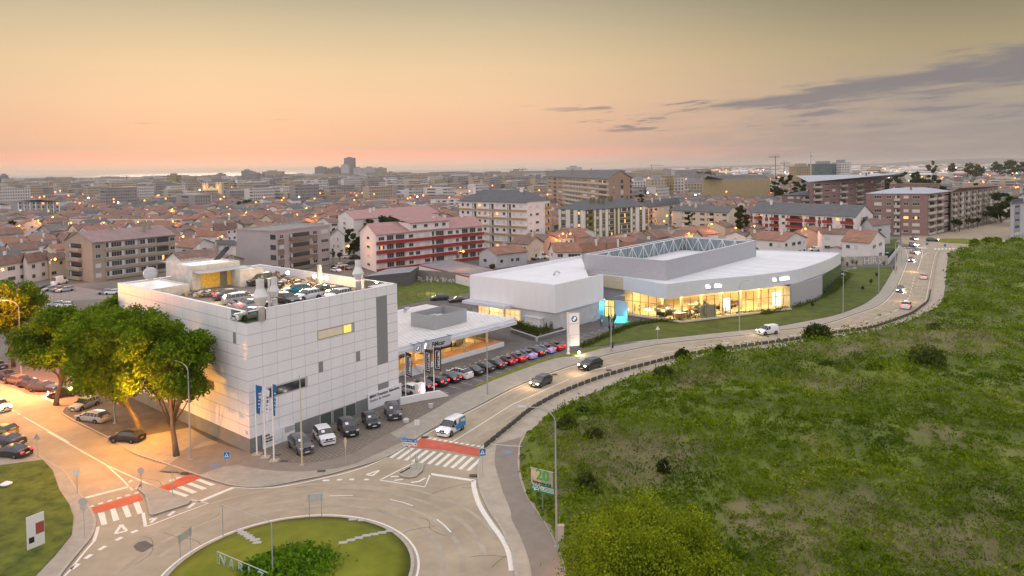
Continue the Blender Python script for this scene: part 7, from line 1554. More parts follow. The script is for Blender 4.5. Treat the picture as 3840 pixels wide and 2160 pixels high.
# ------------------------------------------------------------------ houses
def house(label,tops,yb,wall,roof,rh=1.6,gable='L',nf=2,winL=((.3,.5),),winR=((.15,.25),(.4,.55),(.7,.85)),h=None,name='house',seed=1,chim=1,over=.45):
    """tops: left eave, near corner, right eave in photo pixels; gable on the left or right face"""
    (ax,ay),(bx_,by),(cx,cy) = tops; h = h or hfrom(bx_,yb,by); rr = random.Random(seed)
    a,b_,c = [V3(U3(x,y,h),0) for x,y in tops]; e = a+c-b_; t_ = thing(name,b_,label,'house')
    q = MB(); q.prism([b_,c,e,a],0,h); q.build('wall',wall,t_)
    uR,uL = (c-b_).normalized(),(b_-a).normalized(); LR,LL_ = (c-b_).length,(b_-a).length; nR,nL = Vector((uR.y,-uR.x,0)),Vector((uL.y,-uL.x,0))
    if gable == 'L':
        P = [b_+nR*over-uR*over,c+nR*over+uR*over,e-nR*over+uR*over,a-nR*over-uR*over]; g1_,g2_ = (P[0]+P[3])/2,(P[1]+P[2])/2; gb = [(a,b_),(c,e)]
    else:
        P = [c+nR*0+uR*over+uL*over,e+uR*over-uL*over,a-uR*over-uL*over,b_-uR*over+uL*over]; g1_,g2_ = (P[3]+P[0])/2,(P[1]+P[2])/2; gb = [(b_,c),(e,a)]
        P = [P[0],P[1],P[2],P[3]]
    T_ = [P[0]+UP*h,P[1]+UP*h,g2_+UP*(h+rh),g1_+UP*(h+rh),P[2]+UP*h,P[3]+UP*h]
    q = MB(); q.add(T_+[p-UP*.16 for p in T_],[(0,1,2,3),(3,2,4,5),(6,9,8,7),(9,11,10,8),(0,6,7,1),(5,4,10,11),(0,3,9,6),(3,5,11,9),(1,7,8,2),(2,8,10,4)])
    q.build('roof',roof,t_)
    for p0,p1 in gb: q = MB(); q.add([p0+UP*h,p1+UP*h,(p0+p1)/2+UP*(h+rh*.93)],[(0,1,2)]); q.build('gable',wall,t_)
    fh = (h-.2)/nf; loc = Vector(t_['_loc'])
    for f in range(nf):
        for (O,u,L,ws) in ((a,uL,LL_,winL),(b_,uR,LR,winR)):
            rz = math.atan2(u.y,u.x); nn = Vector((u.y,-u.x,0))
            for w0,w1 in ws: child('window',win_mesh(L*(w1-w0),min(1.2,fh*.42),rr.choice('wwws')),t_,O+u*L*(w0+w1)/2+UP*(.2+f*fh+fh*.33)+nn*.01-loc,rz)
    for i in range(chim):
        p = (b_+e)/2+uR*LR*rr.uniform(-.3,.3)+nR*rr.uniform(-.2,.2)*LL_; q = MB(); q.obox(p+UP*h,uR*.6,nR*.6,UP*(rh+.9)); q.obox(p+UP*(h+rh+.9)-uR*.08-nR*.08,uR*.76,nR*.76,UP*.12); q.build('chimney',wall,t_)
    cen = (b_+e)/2; BLD.append((cen.x,cen.y,max(LR,LL_)*.5+2,b_,c,e,a)); return t_
kAc = (1720,880,s35)
house('lilac grey house with orange tiled roof behind the graffiti wall',C1(kAc,(275,240),(510,265),(915,220)),1008,w_ltgrey,r_tile,2.1,'L',1,((.25,.45),),((.1,.2),(.45,.55),(.62,.74)),seed=1)
house('white house with orange roof at the left end of the long tiled row',C1(kAc,(1215,200),(1290,232),(1650,228)),1006,w_white,r_tile,2.8,'L',2,((.4,.6),),((.1,.3),(.5,.95)),seed=2)
house('second house of the long orange tiled row behind the workshop roof',C1(kAc,(1640,222),(1655,228),(2000,215)),1003,w_white,r_tile,2.8,'L',2,seed=3)
house('third house of the orange tiled row with solar tank behind the white trusses',C1(kAc,(2000,212),(2015,218),(2560,205)),1000,w_white,r_tile,2.8,'L',2,seed=4)
house('stained cream house with orange gable roof left of centre behind the screen',C1(G2_,(965,930),(1300,955),(1440,945)),935,w_cream,r_tile,2.0,'L',1,(),(),h=4.5,seed=5)
house('house with orange roof and pale party wall behind the screen tower',C1(G2_,(1310,870),(1500,950),(1640,940)),935,w_ltgrey,r_tile,2.0,'L',1,(),(),h=4.5,seed=6)
house('white house with broad orange roof right of the orange roofed pair',C1(G2_,(1560,865),(1815,920),(2075,900)),925,w_white,r_tile,2.4,'L',1,((.3,.6),),((.6,.9),),h=4.6,seed=7)
house('white house with brown roof left of the red balcony block',C1(G2_,(2360,930),(2440,962),(2640,955)),960,w_white,r_tile2,1.8,'L',2,(),((.1,.2),(.4,.5)),seed=8)
house('white house with brown tiled roof above the curved showroom',C1(G3_,(-160,955),(160,975),(385,940)),970,w_white,r_tile,2.4,'R',2,((.55,.65),(.8,.9)),((.05,.15),(.35,.5),(.6,.75),(.85,.95)),h=6.6,seed=9)
house('white house with brown roof and tall chimney behind the solar roofed one',C1(G3_,(500,890),(540,900),(830,905)),965,w_white,r_tile2,1.8,'L',2,(),((.1,.3),(.75,.95)),h=7,seed=10)
house('white house with solar panels on its steep tiled roof above the graffiti wall',C1(G3_,(745,975),(1020,995),(1175,940)),985,w_white,r_tile,3.2,'R',2,((.15,.3),(.45,.6)),((.2,.4),(.6,.8)),h=7.2,seed=11)
house('white grey house with dark pyramid roof beside the pink block',C1(G3_,(940,812),(1050,822),(1230,800)),925,w_ltgrey,r_tile2,2.6,'L',2,(),((.3,.5),),seed=12)
house('low annex with red tiled roof in front of the white houses',C1(G3_,(610,1045),(760,1065),(820,1060)),975,w_white,r_tile,.9,'L',1,(),(),h=3.6,seed=13)
house('left white terraced house with brown roof by the far left car park',C1(G0_,(-80,1215),(-40,1228),(270,1180)),1085,w_white,r_tile2,2.6,'L',2,(),((.35,.6),(.75,.92)),h=6.3,seed=14)
house('middle white terraced house with brown roof by the far left car park',C1(G0_,(230,1188),(272,1195),(490,1155)),1070,w_white,r_tile2,2.6,'L',2,(),((.2,.35),(.65,.8)),h=6.3,seed=15)
house('orange lit house with balconies left of the brown apartment block',C1(G0_,(440,1160),(495,1170),(660,1145)),1060,w_cream,r_tile2,2.0,'L',2,(),((.1,.4),(.6,.8)),h=6.0,seed=16)
house('white flat fronted hall with dark roof behind the terraced houses',C1(G0_,(90,1062),(95,1068),(510,1000)),1020,w_white,r_tile3,1.2,'L',1,(),((.5,.6),(.8,.95)),h=5.2,seed=17)
house('cream house with grey gable roof in the left town',C1(G0_,(260,935),(390,955),(585,920)),965,w_cream,r_tile3,1.8,'R',1,(),((.35,.45),(.55,.62)),h=5.6,seed=18)
house('grey roofed hipped house behind the cream gable house',C1(G0_,(380,860),(500,880),(745,850)),930,w_grey,r_slate,2.8,'L',1,(),(),h=5.0,seed=19)
house('white house with arched window and orange roof left of the blank grey wall',C1(G0_,(1770,1030),(1940,1045),(2160,995)),1010,w_white,r_tile,2.4,'R',2,((.4,.6),),((.4,.6),),h=6.5,seed=20)
house('pinkish white house with orange roof beside an orange lamp near the grey block',C1(G0_,(1950,915),(2000,925),(2300,935)),950,w_white,r_tile,2.2,'L',2,(),((.3,.4),(.7,.85)),h=6,seed=21)
house('white house with dark roof touching the blank grey wall',C1(G0_,(2160,1000),(2200,1010),(2375,1015)),990,w_white,r_slate,1.6,'L',2,(),((.35,.5),(.7,.85)),h=6,seed=22)
house('white house with brown roof in front of the town centre left',C1(G0_,(2150,870),(2155,875),(2380,850)),925,w_white,r_tile2,3.0,'L',2,(),((.6,.7),(.85,.95)),h=6,seed=23)
house('small white gabled house right of the blank grey block',C1(G1_,(625,770),(740,790),(835,785)),900,w_white,r_tile2,2.0,'L',2,((.3,.5),),((.2,.8),),h=6,seed=24)
house('narrow pinkish gabled house in orange light behind the small street trees',C1(G1_,(742,915),(745,920),(890,925)),992,w_white,r_tile3,2.6,'R',3,(),((.22,.3),(.5,.58)),h=8.5,seed=25)
# low garages, graffiti walls, grass plot behind the pavilion
slab('grass_plot',[c11(1420,1130),c11(1420,1440),c21(1425,190),c21(2148,50),c11(2148,1400),c11(1560,1370)],.15,m_lawn2,'overgrown grass plot behind the pavilion')
def wallline(name,pts,h,th,mat,lab,cat_='wall',z0=0):
    q = MB(); q.strip([V2(p) for p in pts],th,z0,0,h); return tag(q.build(name,mat),lab,cat_)
m_graf = M('graffiti_ground',(.22,.20,.18),.9,.2,.8); m_spray = M('spray_white',(.62,.62,.64),.8,.1,2); m_spray2 = M('spray_dark',(.07,.08,.10),.8,0)
wg = thing('graffiti_wall',V3(c11(1610,1390),0),'grey wall with white graffiti behind the overgrown plot','wall')
pA,pB,pC = V3(c11(1560,1370),0),V3(c11(1610,1400),0),V3(c11(2150,1415),0); q = MB(); dd = pC-pA; q.obox(pA,dd,Vector((0,.25,0)),UP*3.2); q.build('wall',m_graf,wg)
def graffiti(par,O,d,L,h,seed,mt,n_=24):
    rr = random.Random(seed); nn = Vector((d.y,-d.x,0)); q = MB(); x = 0
    while x < L:
        w_ = rr.uniform(.7,1.3); k = rr.choice((3,4,5)); pts = [O+d*(x+rr.uniform(0,w_))+UP*(rr.uniform(0,h))+nn*.03 for _ in range(k)]
        for i in range(k-1): q.tube([pts[i],pts[i+1]],.07,4,0)
        x += w_*.8
    q.build('graffiti',mt,par)
graffiti(wg,V3(c11(1620,1400),.6),dd.normalized(),dd.length*.8,1.7,5,m_spray)
gw = thing('graffiti_wall',V3(kM(1130,410),0),'rendered wall with large outlined letters beside the far pavement','wall')
pA,pB = V3(kM(1120,425),0),V3(kM(1750,405),0); dd = pB-pA; q = MB(); q.obox(pA,dd,Vector((0,.3,0)),UP*3.0); q.build('wall',M('old_render',(.40,.37,.32),.9,.3,.5),gw)
text_on(gw,'graffiti','HIRS',3.4,m_spray2,pA+dd*.46+UP*.35+Vector((0,-.04,0)),math.atan2(dd.y,dd.x),bold=-.0); text_on(gw,'graffiti','HIRS',3.2,m_spray,pA+dd*.47+UP*.45+Vector((0,-.08,0)),math.atan2(dd.y,dd.x))
wallline('garden_wall',[kM(1750,405),kM(1900,215)],1.6,.25,m_conc,'low wall climbing along the far pavement'); slab('hedge_bed',[kM(1670,300),kM(1760,310),kM(1840,230),kM(1720,225)],1.3,M('hedge',(.02,.045,.01),.95,.4,2),'dark clipped hedge behind the corner of the graffiti wall')
gr = thing('garage_row',V3(c11(1740,1330),0),'low garage row with red fascia and flat grey roof','garage')
P = [c11(1640,1215,3),c11(2180,1340,3),c11(2400,1265,3),c11(1960,1165,3)]; q = MB(); q.prism(P,0,2.6); q.build('wall',w_white,gr); q = MB(); q.prism([p for p in P],2.6,3.0,0,1); q.build('roof',[M('fascia_red',(.45,.05,.03),.6,.1),r_flat],gr)
gr = thing('boundary_wall',V3(c11(1100,1380),0),'dark grey warehouse wall and roof left of the grass plot','shed')
P = [c11(1090,1330,4),c11(1550,1285,4),c11(1640,1225,4),c11(1330,1250,4)]; q = MB(); q.prism(P,0,3.9,0,1); q.build('wall',[M('dark_shed',(.10,.105,.11),.8,.15),M('shed_roof',(.25,.25,.26),.8,.15,.4)],gr)
fn2 = thing('mesh_fence',V3(c21(1430,150),0),'rusty wire fence along the grass plot','fence'); q = MB(); fp = [c21(1425,150),c21(1520,130),c21(1620,120),c21(1700,85),c21(1755,70)]
for p in fp: q.cyl(V3(p,.1),V3(p,1.9),.05,6)
for i in range(len(fp)-1):
    for z in (.4,.9,1.4,1.85): q.cyl(V3(fp[i],z),V3(fp[i+1],z),.025,4)
q.build('wire',M('rust',(.16,.09,.05),.8,.2),fn2)
fn2 = thing('mesh_fence',V3(kQ(940,380),0),'wire mesh fence along the far left car park','fence'); q = MB(); fp = [kQ(930,390),kQ(1090,375),kQ(1240,360),kQ(1400,345)]
for p in fp: q.cyl(V3(p,0),V3(p,2.0),.05,6)
for i in range(len(fp)-1):
    for z in (.3,.9,1.5,1.95): q.cyl(V3(fp[i],z),V3(fp[i+1],z),.025,4)
q.build('wire',m_pole,fn2)
sh_ = thing('boundary_wall',V3(kQ(180,400),0),'pale green container wall above the left trees','wall'); q = MB(); P = [kQ(180,420),kQ(580,480),kQ(780,470),kQ(600,380)]; dd = V3(kQ(760,475),0)-V3(kQ(180,440),0); q.obox(V3(kQ(180,440),0),dd,Vector((.3,3,0)),UP*2.6); q.build('panel',M('pale_green',(.38,.42,.33),.8,.12),sh_)
struct((lambda b_: (b_.sheet([V2(p) for p in (kQ(-100,150),kQ(600,100),kQ(800,60),kQ(1400,60),kQ(2300,200),kQ(2300,320),kQ(1400,360),kQ(900,420),kQ(100,430),kQ(-300,330))],.016),b_.build('car_park',M('car_park_asphalt',(.26,.22,.20),.85,.15,.3)))[1])(MB()),'paved car park at the far left')
struct((lambda b_: (b_.sheet([V2(p) for p in (kL(1490,300),kL(2000,100),kL(2120,60),kL(2120,330),kL(1900,330),kL(1500,360),kL(1500,200))],.015),b_.build('road',M('side_asphalt',(.26,.22,.20),.85,.15,.3)))[1])(MB()),'side street in orange light behind the roof')
# ------------------------------------------------------------------ skyline blocks
def facmat(name,wall,wc=(.06,.06,.065),sx=3.0,sz=3.0):
    if name in MATS: return MATS[name]
    m = bpy.data.materials.new(name); m.use_nodes = True; t = m.node_tree; b = t.nodes['Principled BSDF']; b.inputs['Roughness'].default_value = .8
    tc_ = t.nodes.new('ShaderNodeTexCoord'); s_ = t.nodes.new('ShaderNodeSeparateXYZ'); a_ = t.nodes.new('ShaderNodeMath'); a_.operation = 'ADD'; c_ = t.nodes.new('ShaderNodeCombineXYZ'); br = t.nodes.new('ShaderNodeTexBrick')
    t.links.new(tc_.outputs['Object'],s_.inputs[0]); t.links.new(s_.outputs[0],a_.inputs[0]); t.links.new(s_.outputs[1],a_.inputs[1]); t.links.new(a_.outputs[0],c_.inputs[0]); t.links.new(s_.outputs[2],c_.inputs[1]); t.links.new(c_.outputs[0],br.inputs['Vector'])
    br.offset = 0; br.inputs['Scale'].default_value = 1; br.inputs['Brick Width'].default_value = sx; br.inputs['Row Height'].default_value = sz; br.inputs['Mortar Size'].default_value = .75; br.inputs['Mortar Smooth'].default_value = .1
    br.inputs['Mortar'].default_value = (*wall,1); br.inputs['Color1'].default_value = (*wc,1); br.inputs['Color2'].default_value = (*[v*3.2 for v in wc],1); t.links.new(br.outputs[0],b.inputs['Base Color']); MATS[name] = m; return m
f1,f2_,f3,f4 = facmat('facade_grey',(.30,.28,.27)),facmat('facade_beige',(.42,.35,.26)),facmat('facade_white',(.58,.54,.51)),facmat('facade_ochre',(.33,.25,.10))
def skyb(x0,x1,yt,D,mat,label,dep=22,grp=None,crown=True):
    yh = yhor((x0+x1)/2); h = HC+(yh-yt)*D/FP; xa,xb = (x0-1920)/FP*D,(x1-1920)/FP*D; c = ((xa+xb)/2,D+dep/2,0)
    t_ = thing('tower_block' if h > 45 else 'apartment_block',c,label,'building',grp); w_ = (xb-xa)/2
    q = MB(); q.box(-w_,w_,-dep/2,dep/2,0,h); child('wall',q.mesh('wall',[mat]),t_)
    if crown: q = MB(); q.box(-w_*.5,w_*.35,-dep*.3,dep*.3,h,h+3.2); child('roof_house',q.mesh('roof_house',[w_grey]),t_)
X = lambda x: 960+x/s26; Y_ = lambda y: 540+y/s26; X0 = lambda x: x/s26
for x0,x1,yt,D,mt,lb in ((597,700,232,2400,f1,'tower block at the left end of the skyline cluster'),(700,762,250,2450,f2_,'skyline block second from the left of the cluster'),(762,862,236,2420,f1,'broad skyline block left of the tallest tower'),(862,935,208,2300,f3,'stepped pale block against the foot of the tallest tower'),(893,995,140,2400,f1,'tallest tower of the coastal skyline'),(985,1070,242,2350,f3,'block right of the tallest tower with balcony stripes'),
        (1085,1205,236,2400,f3,'pale wide block right of the gap in the skyline cluster'),(1205,1310,242,2380,f2_,'beige block at the right end of the skyline cluster'),(1315,1400,286,2380,f1,'low block trailing off right of the skyline cluster'),(62,270,276,2100,f2_,'wide flat topped block standing alone left of the skyline cluster'),(355,590,312,2300,f1,'long low dark block left of the skyline cluster'),(280,352,330,2300,f3,'small low block between the wide block and the skyline cluster'),
        (1985,2118,292,2300,f3,'pale block on the right shore skyline'),(1790,1865,298,2500,f2_,'low beige block on the shore skyline'),(2430,2576,300,1500,w_brick and f2_,'brownish block left of the tallest brick block'),(1350,1580,392,1300,f3,'pale low hall before the dark tree line'),(-100,15,292,1500,f1,'grey slab at the left of the wide flat topped block')):
    skyb(X(x0),X(x1),Y_(yt),D,mt,lb)
for x0,x1,yt,D,mt,lb in ((1683,1780,312,1500,f4,'dark ochre tower standing above the left town'),(1780,1803,352,1510,f2_,'narrow lower part beside the dark ochre tower'),(1870,1990,345,2300,f1,'lowest step of the terraced hill of flats on the shore'),(1990,2120,325,2350,f1,'second step of the terraced flats on the shore'),(2120,2230,318,2300,f2_,'third step of the terraced flats on the shore'),(2180,2250,300,2320,f1,'top step of the terraced flats on the shore'),(2240,2310,340,2290,f3,'right lower step of the terraced flats on the shore'),
        (2435,2520,268,1700,f1,'grey tower with roof pipes left of the lone conifer skyline'),(2500,2640,300,1700,f1,'grey slab joined to the tower with roof pipes'),(0,18,315,1500,f1,'tip of a tower at the extreme left edge'),(0,60,352,1500,f3,'stepped block at the extreme left edge'),(60,355,385,1650,f1,'long dusky block at the left shore'),(545,900,378,1900,f2_,'long rising block on the left shore'),(900,1180,392,1900,f1,'dull block in the middle of the left shore'),(1290,1490,372,1700,f2_,'beige block left of the yellow one on the shore'),(1490,1550,388,1500,f4,'yellow block in the left distance'),(1550,1745,400,1480,f3,'pale grey block beside the yellow one'),(1500,1620,372,2000,f1,'round topped dusky block behind the pale one')):
    skyb(X0(x0),X0(x1),Y_(yt),D,mt,lb)
X2,X3 = (lambda x: 1920+x/s26),(lambda x: 2880+x/s26)
for x0,x1,yt,D,mt,lb in ((-20,118,268,1400,f2_,'beige slab left of the tallest brick block on the skyline'),(120,345,290,1500,f3,'long pale slab behind the tallest brick block'),(553,708,232,1900,f3,'grey white roof block rising behind the tallest brick block'),(1395,1560,355,700,f2_,'ochre block behind the orange roofs right of the brick block'),(1560,1625,318,720,f4,'tall narrow ochre block right of the brick block'),(1625,1735,345,730,f3,'pinkish pale block beside the narrow ochre one'),(1745,1935,385,760,f2_,'balconied beige block left of the yellow one'),(1210,1390,370,760,f3,'pinkish block just right of the brick gable')):
    skyb(X2(x0),X2(x1),Y_(yt),D,mt,lb)
f5 = facmat('facade_teal',(.10,.17,.16))
skyb(3053,3150,614,900,f5,'teal green glazed tower block below the skyline cranes',dep=18); skyb(3150,3190,609,890,f3,'grey end block joined to the teal tower'); skyb(2985,3052,623,900,facmat('facade_ochre2',(.33,.25,.13)),'ochre block left of the teal tower behind the dark trees')
def crane(x,yt,D,lab,jib=25,flip=1):
    yh = yhor(x); h = HC+(yh-yt)*D/FP; c = ((x-1920)/FP*D,D,0); t_ = thing('tower_crane',c,lab,'crane'); q = MB(); q.cyl((0,0,0),(0,0,h),.9,4); child('mast',q.mesh('mast',[m_dkpan]),t_)
    q = MB(); q.cyl((-8*flip,0,h-2),(jib*flip,0,h-2),.7,4); q.cyl((0,0,h+3),(jib*.8*flip,0,h-2),.25,4); q.cyl((0,0,h+3),(-8*flip,0,h-2),.25,4); child('jib',q.mesh('jib',[m_dkpan]),t_)
crane(X0(1280),Y_(325),1500,'thin crane against the sea in the left distance',12,-1); crane(X2(112),Y_(245),1500,'crane left of the tallest brick block',14,-1); crane(X2(365),Y_(262),1500,'low crane just above the brick block roof',30); crane(X2(1408),Y_(210),2400,'crane in the middle of the right skyline',40); crane(X3(78),Y_(118),1300,'tall dark crane left of the phone mast',12,-1); crane(X3(165),Y_(182),1500,'small crane between the tall one and the phone mast',12)
ms = thing('phone_mast',((X3(432)-1920)/FP*900,900,0),'thick phone mast above the ochre block','mast'); q = MB(); hm = HC+(yhor(X3(432))-Y_(80))*900/FP; q.tube([(0,0,0),(0,0,hm)],[.9,.6],8); q.ball((.8,0,hm-4),1.6); child('tube',q.mesh('tube',[w_ltgrey]),ms)
# church
D = 900; x = X0(2130); c = ((x-1920)/FP*D,D,0); ch = thing('church',c,'floodlit church with two pinnacled towers in the left town','church'); hc_ = HC-(Y_(420)-yhor(x))*D/FP; m_ch = M('church_lit',(.6,.45,.28),.7,.3,.5,emit=(1,.6,.25),es=.35)  # wall emission stands in for the floodlights
q = MB(); q.box(-6,6,0,20,0,hc_*.75); q.add([(-6,0,hc_*.75),(6,0,hc_*.75),(0,0,hc_*.98)],[(0,1,2)]); child('nave',q.mesh('nave',[m_ch]),ch)
for s_ in (-1,1):
    q = MB(); q.box(s_*8-2.6,s_*8+2.6,-1,4.2,0,hc_+1.5)
    for a in (-2,2):
        for b_ in (-.5,3.6): q.lathe([(.7,hc_+1.5),(.1,hc_+4.5)],(s_*8+a,b_,0),4)
    child('bell_tower',q.mesh('bell_tower',[m_ch]),ch); q = MB(); q.box(s_*8-.9,s_*8+.9,-1.05,-1,hc_-4,hc_-.5); child('bell_opening',q.mesh('bell_opening',[m_litw]),ch)
# tents with violet light at the right distance
for x,y,D,lb in ((X3(1090),262,1150,'white pointed marquee lit violet in the right distance'),(X3(1840),350,560,'white roof with violet lamps near the far fields')):
    c = ((x-1920)/FP*D,D,0); t_ = thing('marquee',c,lb,'tent'); q = MB()
    for i in (-1,0,1): q.lathe([(9,3),(.2,9)],(i*14,0,0),6)
    q.box(-22,22,-6,6,0,3.2); child('canvas',q.mesh('canvas',[M('marquee_white',(.7,.68,.7),.7,0,emit=(1,.9,1),es=.15)]),t_)
    q = MB()
    for i in (-1.2,0,1.2): q.ball((i*13,-8,10),1.3 if D > 900 else .9)
    child('lamp',q.mesh('lamp',[M('violet_glow',(1,1,1),.5,0,emit=(.8,.5,1),es=18)]),t_)
# ------------------------------------------------------------------ the low town
def in_block(x,y,pad=2.0):
    for cx,cy,r_,*q4 in BLD:
        if abs(x-cx) < r_+9 and abs(y-cy) < r_+9:
            if len(q4) == 4:
                P = [Vector((p.x,p.y)) for p in q4]; c = sum(P,Vector((0,0)))/4; ins = True
                for i in range(4):
                    a,b_ = P[i],P[(i+1) % 4]; e = b_-a; n_ = Vector((e.y,-e.x))
                    if (c-a).dot(n_) > 0: n_ = -n_
                    if (Vector((x,y))-a).dot(n_.normalized()) > 6+pad: ins = False; break
                if ins: return True
            elif math.hypot(x-cx,y-cy) < r_+pad: return True
    return False
def proj(x,y,z):
    d = Vector((x,y,z))-CAM; k = d.dot(_F); return 1920+FP*d.dot(_R)/k,PY-FP*d.dot(_U)/k
walls_ = [w_white,w_cream,w_ltgrey,w_white,w_beige,M('wall_rose',(.50,.36,.30),.85,.1,.4)]; roofs_ = [r_tile,r_tile2,r_tile,r_tile2,r_tile3,r_slate]
cw_ = ['white','cream','pale grey','white','beige','rose']; cr_ = ['orange tiled','brown tiled','orange tiled','brown tiled','grey brown','slate']
def proto(k,wi,ri):
    """house prototype at the origin, front facing -y"""
    rr = random.Random(k); w_,d_,h_,rh = rr.uniform(8,12),rr.uniform(8,10.5),rr.choice((3.4,5.8,6.2)),rr.uniform(1.6,2.6)
    L = {}
    q = MB(); q.box(-w_/2,w_/2,-d_/2,d_/2,0,h_); q.add([(-w_/2,-d_/2,h_),(-w_/2,d_/2,h_),(-w_/2,0,h_+rh*.9)],[(0,1,2)]); q.add([(w_/2,-d_/2,h_),(w_/2,d_/2,h_),(w_/2,0,h_+rh*.9)],[(2,1,0)]); L['wall'] = q.mesh('wall',[walls_[wi]])
    o = .4; T_ = [(-w_/2-o,-d_/2-o,h_),(w_/2+o,-d_/2-o,h_),(w_/2+o,0,h_+rh),(-w_/2-o,0,h_+rh),(-w_/2-o,d_/2+o,h_),(w_/2+o,d_/2+o,h_)]
    q = MB(); q.add(T_+[(x,y,z-.18) for x,y,z in T_],[(0,1,2,3),(3,2,5,4),(0,6,7,1),(4,5,11,10),(0,3,9,6),(3,4,10,9),(1,7,8,2),(2,8,11,5)])
    L['roof'] = q.mesh('roof',[roofs_[ri]])
    q = MB(); x = rr.uniform(-3,3); y = rr.uniform(-2,2); q.box(x-.35,x+.35,y-.35,y+.35,h_,h_+rh+.8); q.box(x-.42,x+.42,y-.42,y+.42,h_+rh+.8,h_+rh+.92); L['chimney'] = q.mesh('chimney',[walls_[wi]])
    wins = []
    for f in range(1 if h_ < 4 else 2):
        for x in (-w_*.3,0,w_*.3): wins.append((x,-d_/2-.01,1.0+f*2.9,0));
        wins.append((w_/2+.01,0,1.0+f*2.9,R(90))); wins.append((-w_/2-.01,0,1.0+f*2.9,R(-90)))
    return L,wins,(w_,d_,h_,rh)
protos = [(proto(k,k % 6,(k*5+k//6) % 6),k % 6,(k*5+k//6) % 6) for k in range(18)]
cands = []; rr = random.Random(42)
for j in range(-60,130):
    for i in range(-110,160):
        p,q_ = i*10.6,j*21.0+(9 if i % 2 else 0)*0
        if j % 2: q_ -= 7.5
        a_ = R(39.3); x = p*math.sin(a_)-q_*math.cos(a_)*1.0; y = p*math.cos(a_)+q_*math.sin(a_)
        x += rr.uniform(-1,1); y += rr.uniform(-1,1)
        if y < 175 or y > 2750 or abs(x) > y*.74: continue
        sx,sy = proj(x,y,0)
        if sx < -60 or sx > 3900: continue
        if sy > 1090: continue
        # keep out of the built foreground, the far roundabout, the fields at the right
        if sx > 3200 and sy > 800: continue
        if sx > 2900 and sy > 925: continue
        if 1380 < sx < 3300 and sy > 995: continue
        if 1180 < sx < 1800 and sy > 930: continue
        if 1200 < sx < 1420 and sy > 860: continue
        if sx < 620 and sy > 1050: continue
        if 200 < sx < 700 and sy > 1000: continue
        if 850 < sx < 1400 and sy > 900: continue
        if sx > 3100 and y > 330 and rr.random() < (.55 if y < 900 else .8): continue
        if y > 620 and (i % 9 == 0 or rr.random() < .12): continue
        if i % 13 == 0 or in_block(x,y): continue
        cands.append((math.hypot(x,y),x,y,i,j))
cands.sort(); print('HOUSES',len(cands))
wq = {s_: win_mesh(1.3,1.2,s_) for s_ in 'wsl'}
area = lambda sx: 'left part of the low town' if sx < 1000 else ('middle of the low town' if sx < 2000 else ('low town right of centre' if sx < 2900 else 'right fringe of the low town'))
SEC = ['at the left edge','left of the lone crane','below the church','above the brown block','left of the blank grey block','below the coastal towers','above the round trees','left of the tall ochre banded block','behind the tall brick block','above the green and white block','near the yellow block','near the dark tree clump','behind the pink blocks','at the right fringe']
BND = ['front row','second row','third row','fourth row','middle rows','back rows','hindmost rows']
place_ = lambda x,D: SEC[min(13,max(0,int(x/285)))]+', '+BND[min(6,int(max(0,D-230)/42))]
near_h,far_h = cands[:285],cands[285:]
for n_i,(D,x,y,i,j) in enumerate(near_h):
    k = rr.randrange(18); (L,wins,dm),wi,ri = protos[k]; sx,sy = proj(x,y,0)
    rz = R(90-39.3)+(0 if rr.random() < .7 else R(90))+R(rr.uniform(-4,4)); rz = R(50.7)+(R(180) if rr.random() < .5 else 0)+(0 if rr.random() < .7 else R(90))
    st = '%s %s house, %s walls %s' % ('low' if dm[2] < 4 else 'taller',cr_[ri],cw_[wi],place_(sx,D)); grp = 'houses in the '+area(sx)
    t_ = thing('house',(x,y,0),st,'house',grp,rz); s_ = rr.uniform(.88,1.08); t_.scale = (s_,s_,rr.uniform(.9,1.1))
    child('wall',L['wall'],t_); child('roof',L['roof'],t_)
    if rr.random() < .75: child('chimney',L['chimney'],t_)
    if D < 520:
        for (wx,wy,wz,wr) in wins: child('window',wq[rr.choice('wwwssswl' if rr.random() < .25 else 'wwsw')],t_,(wx,wy,wz),wr)
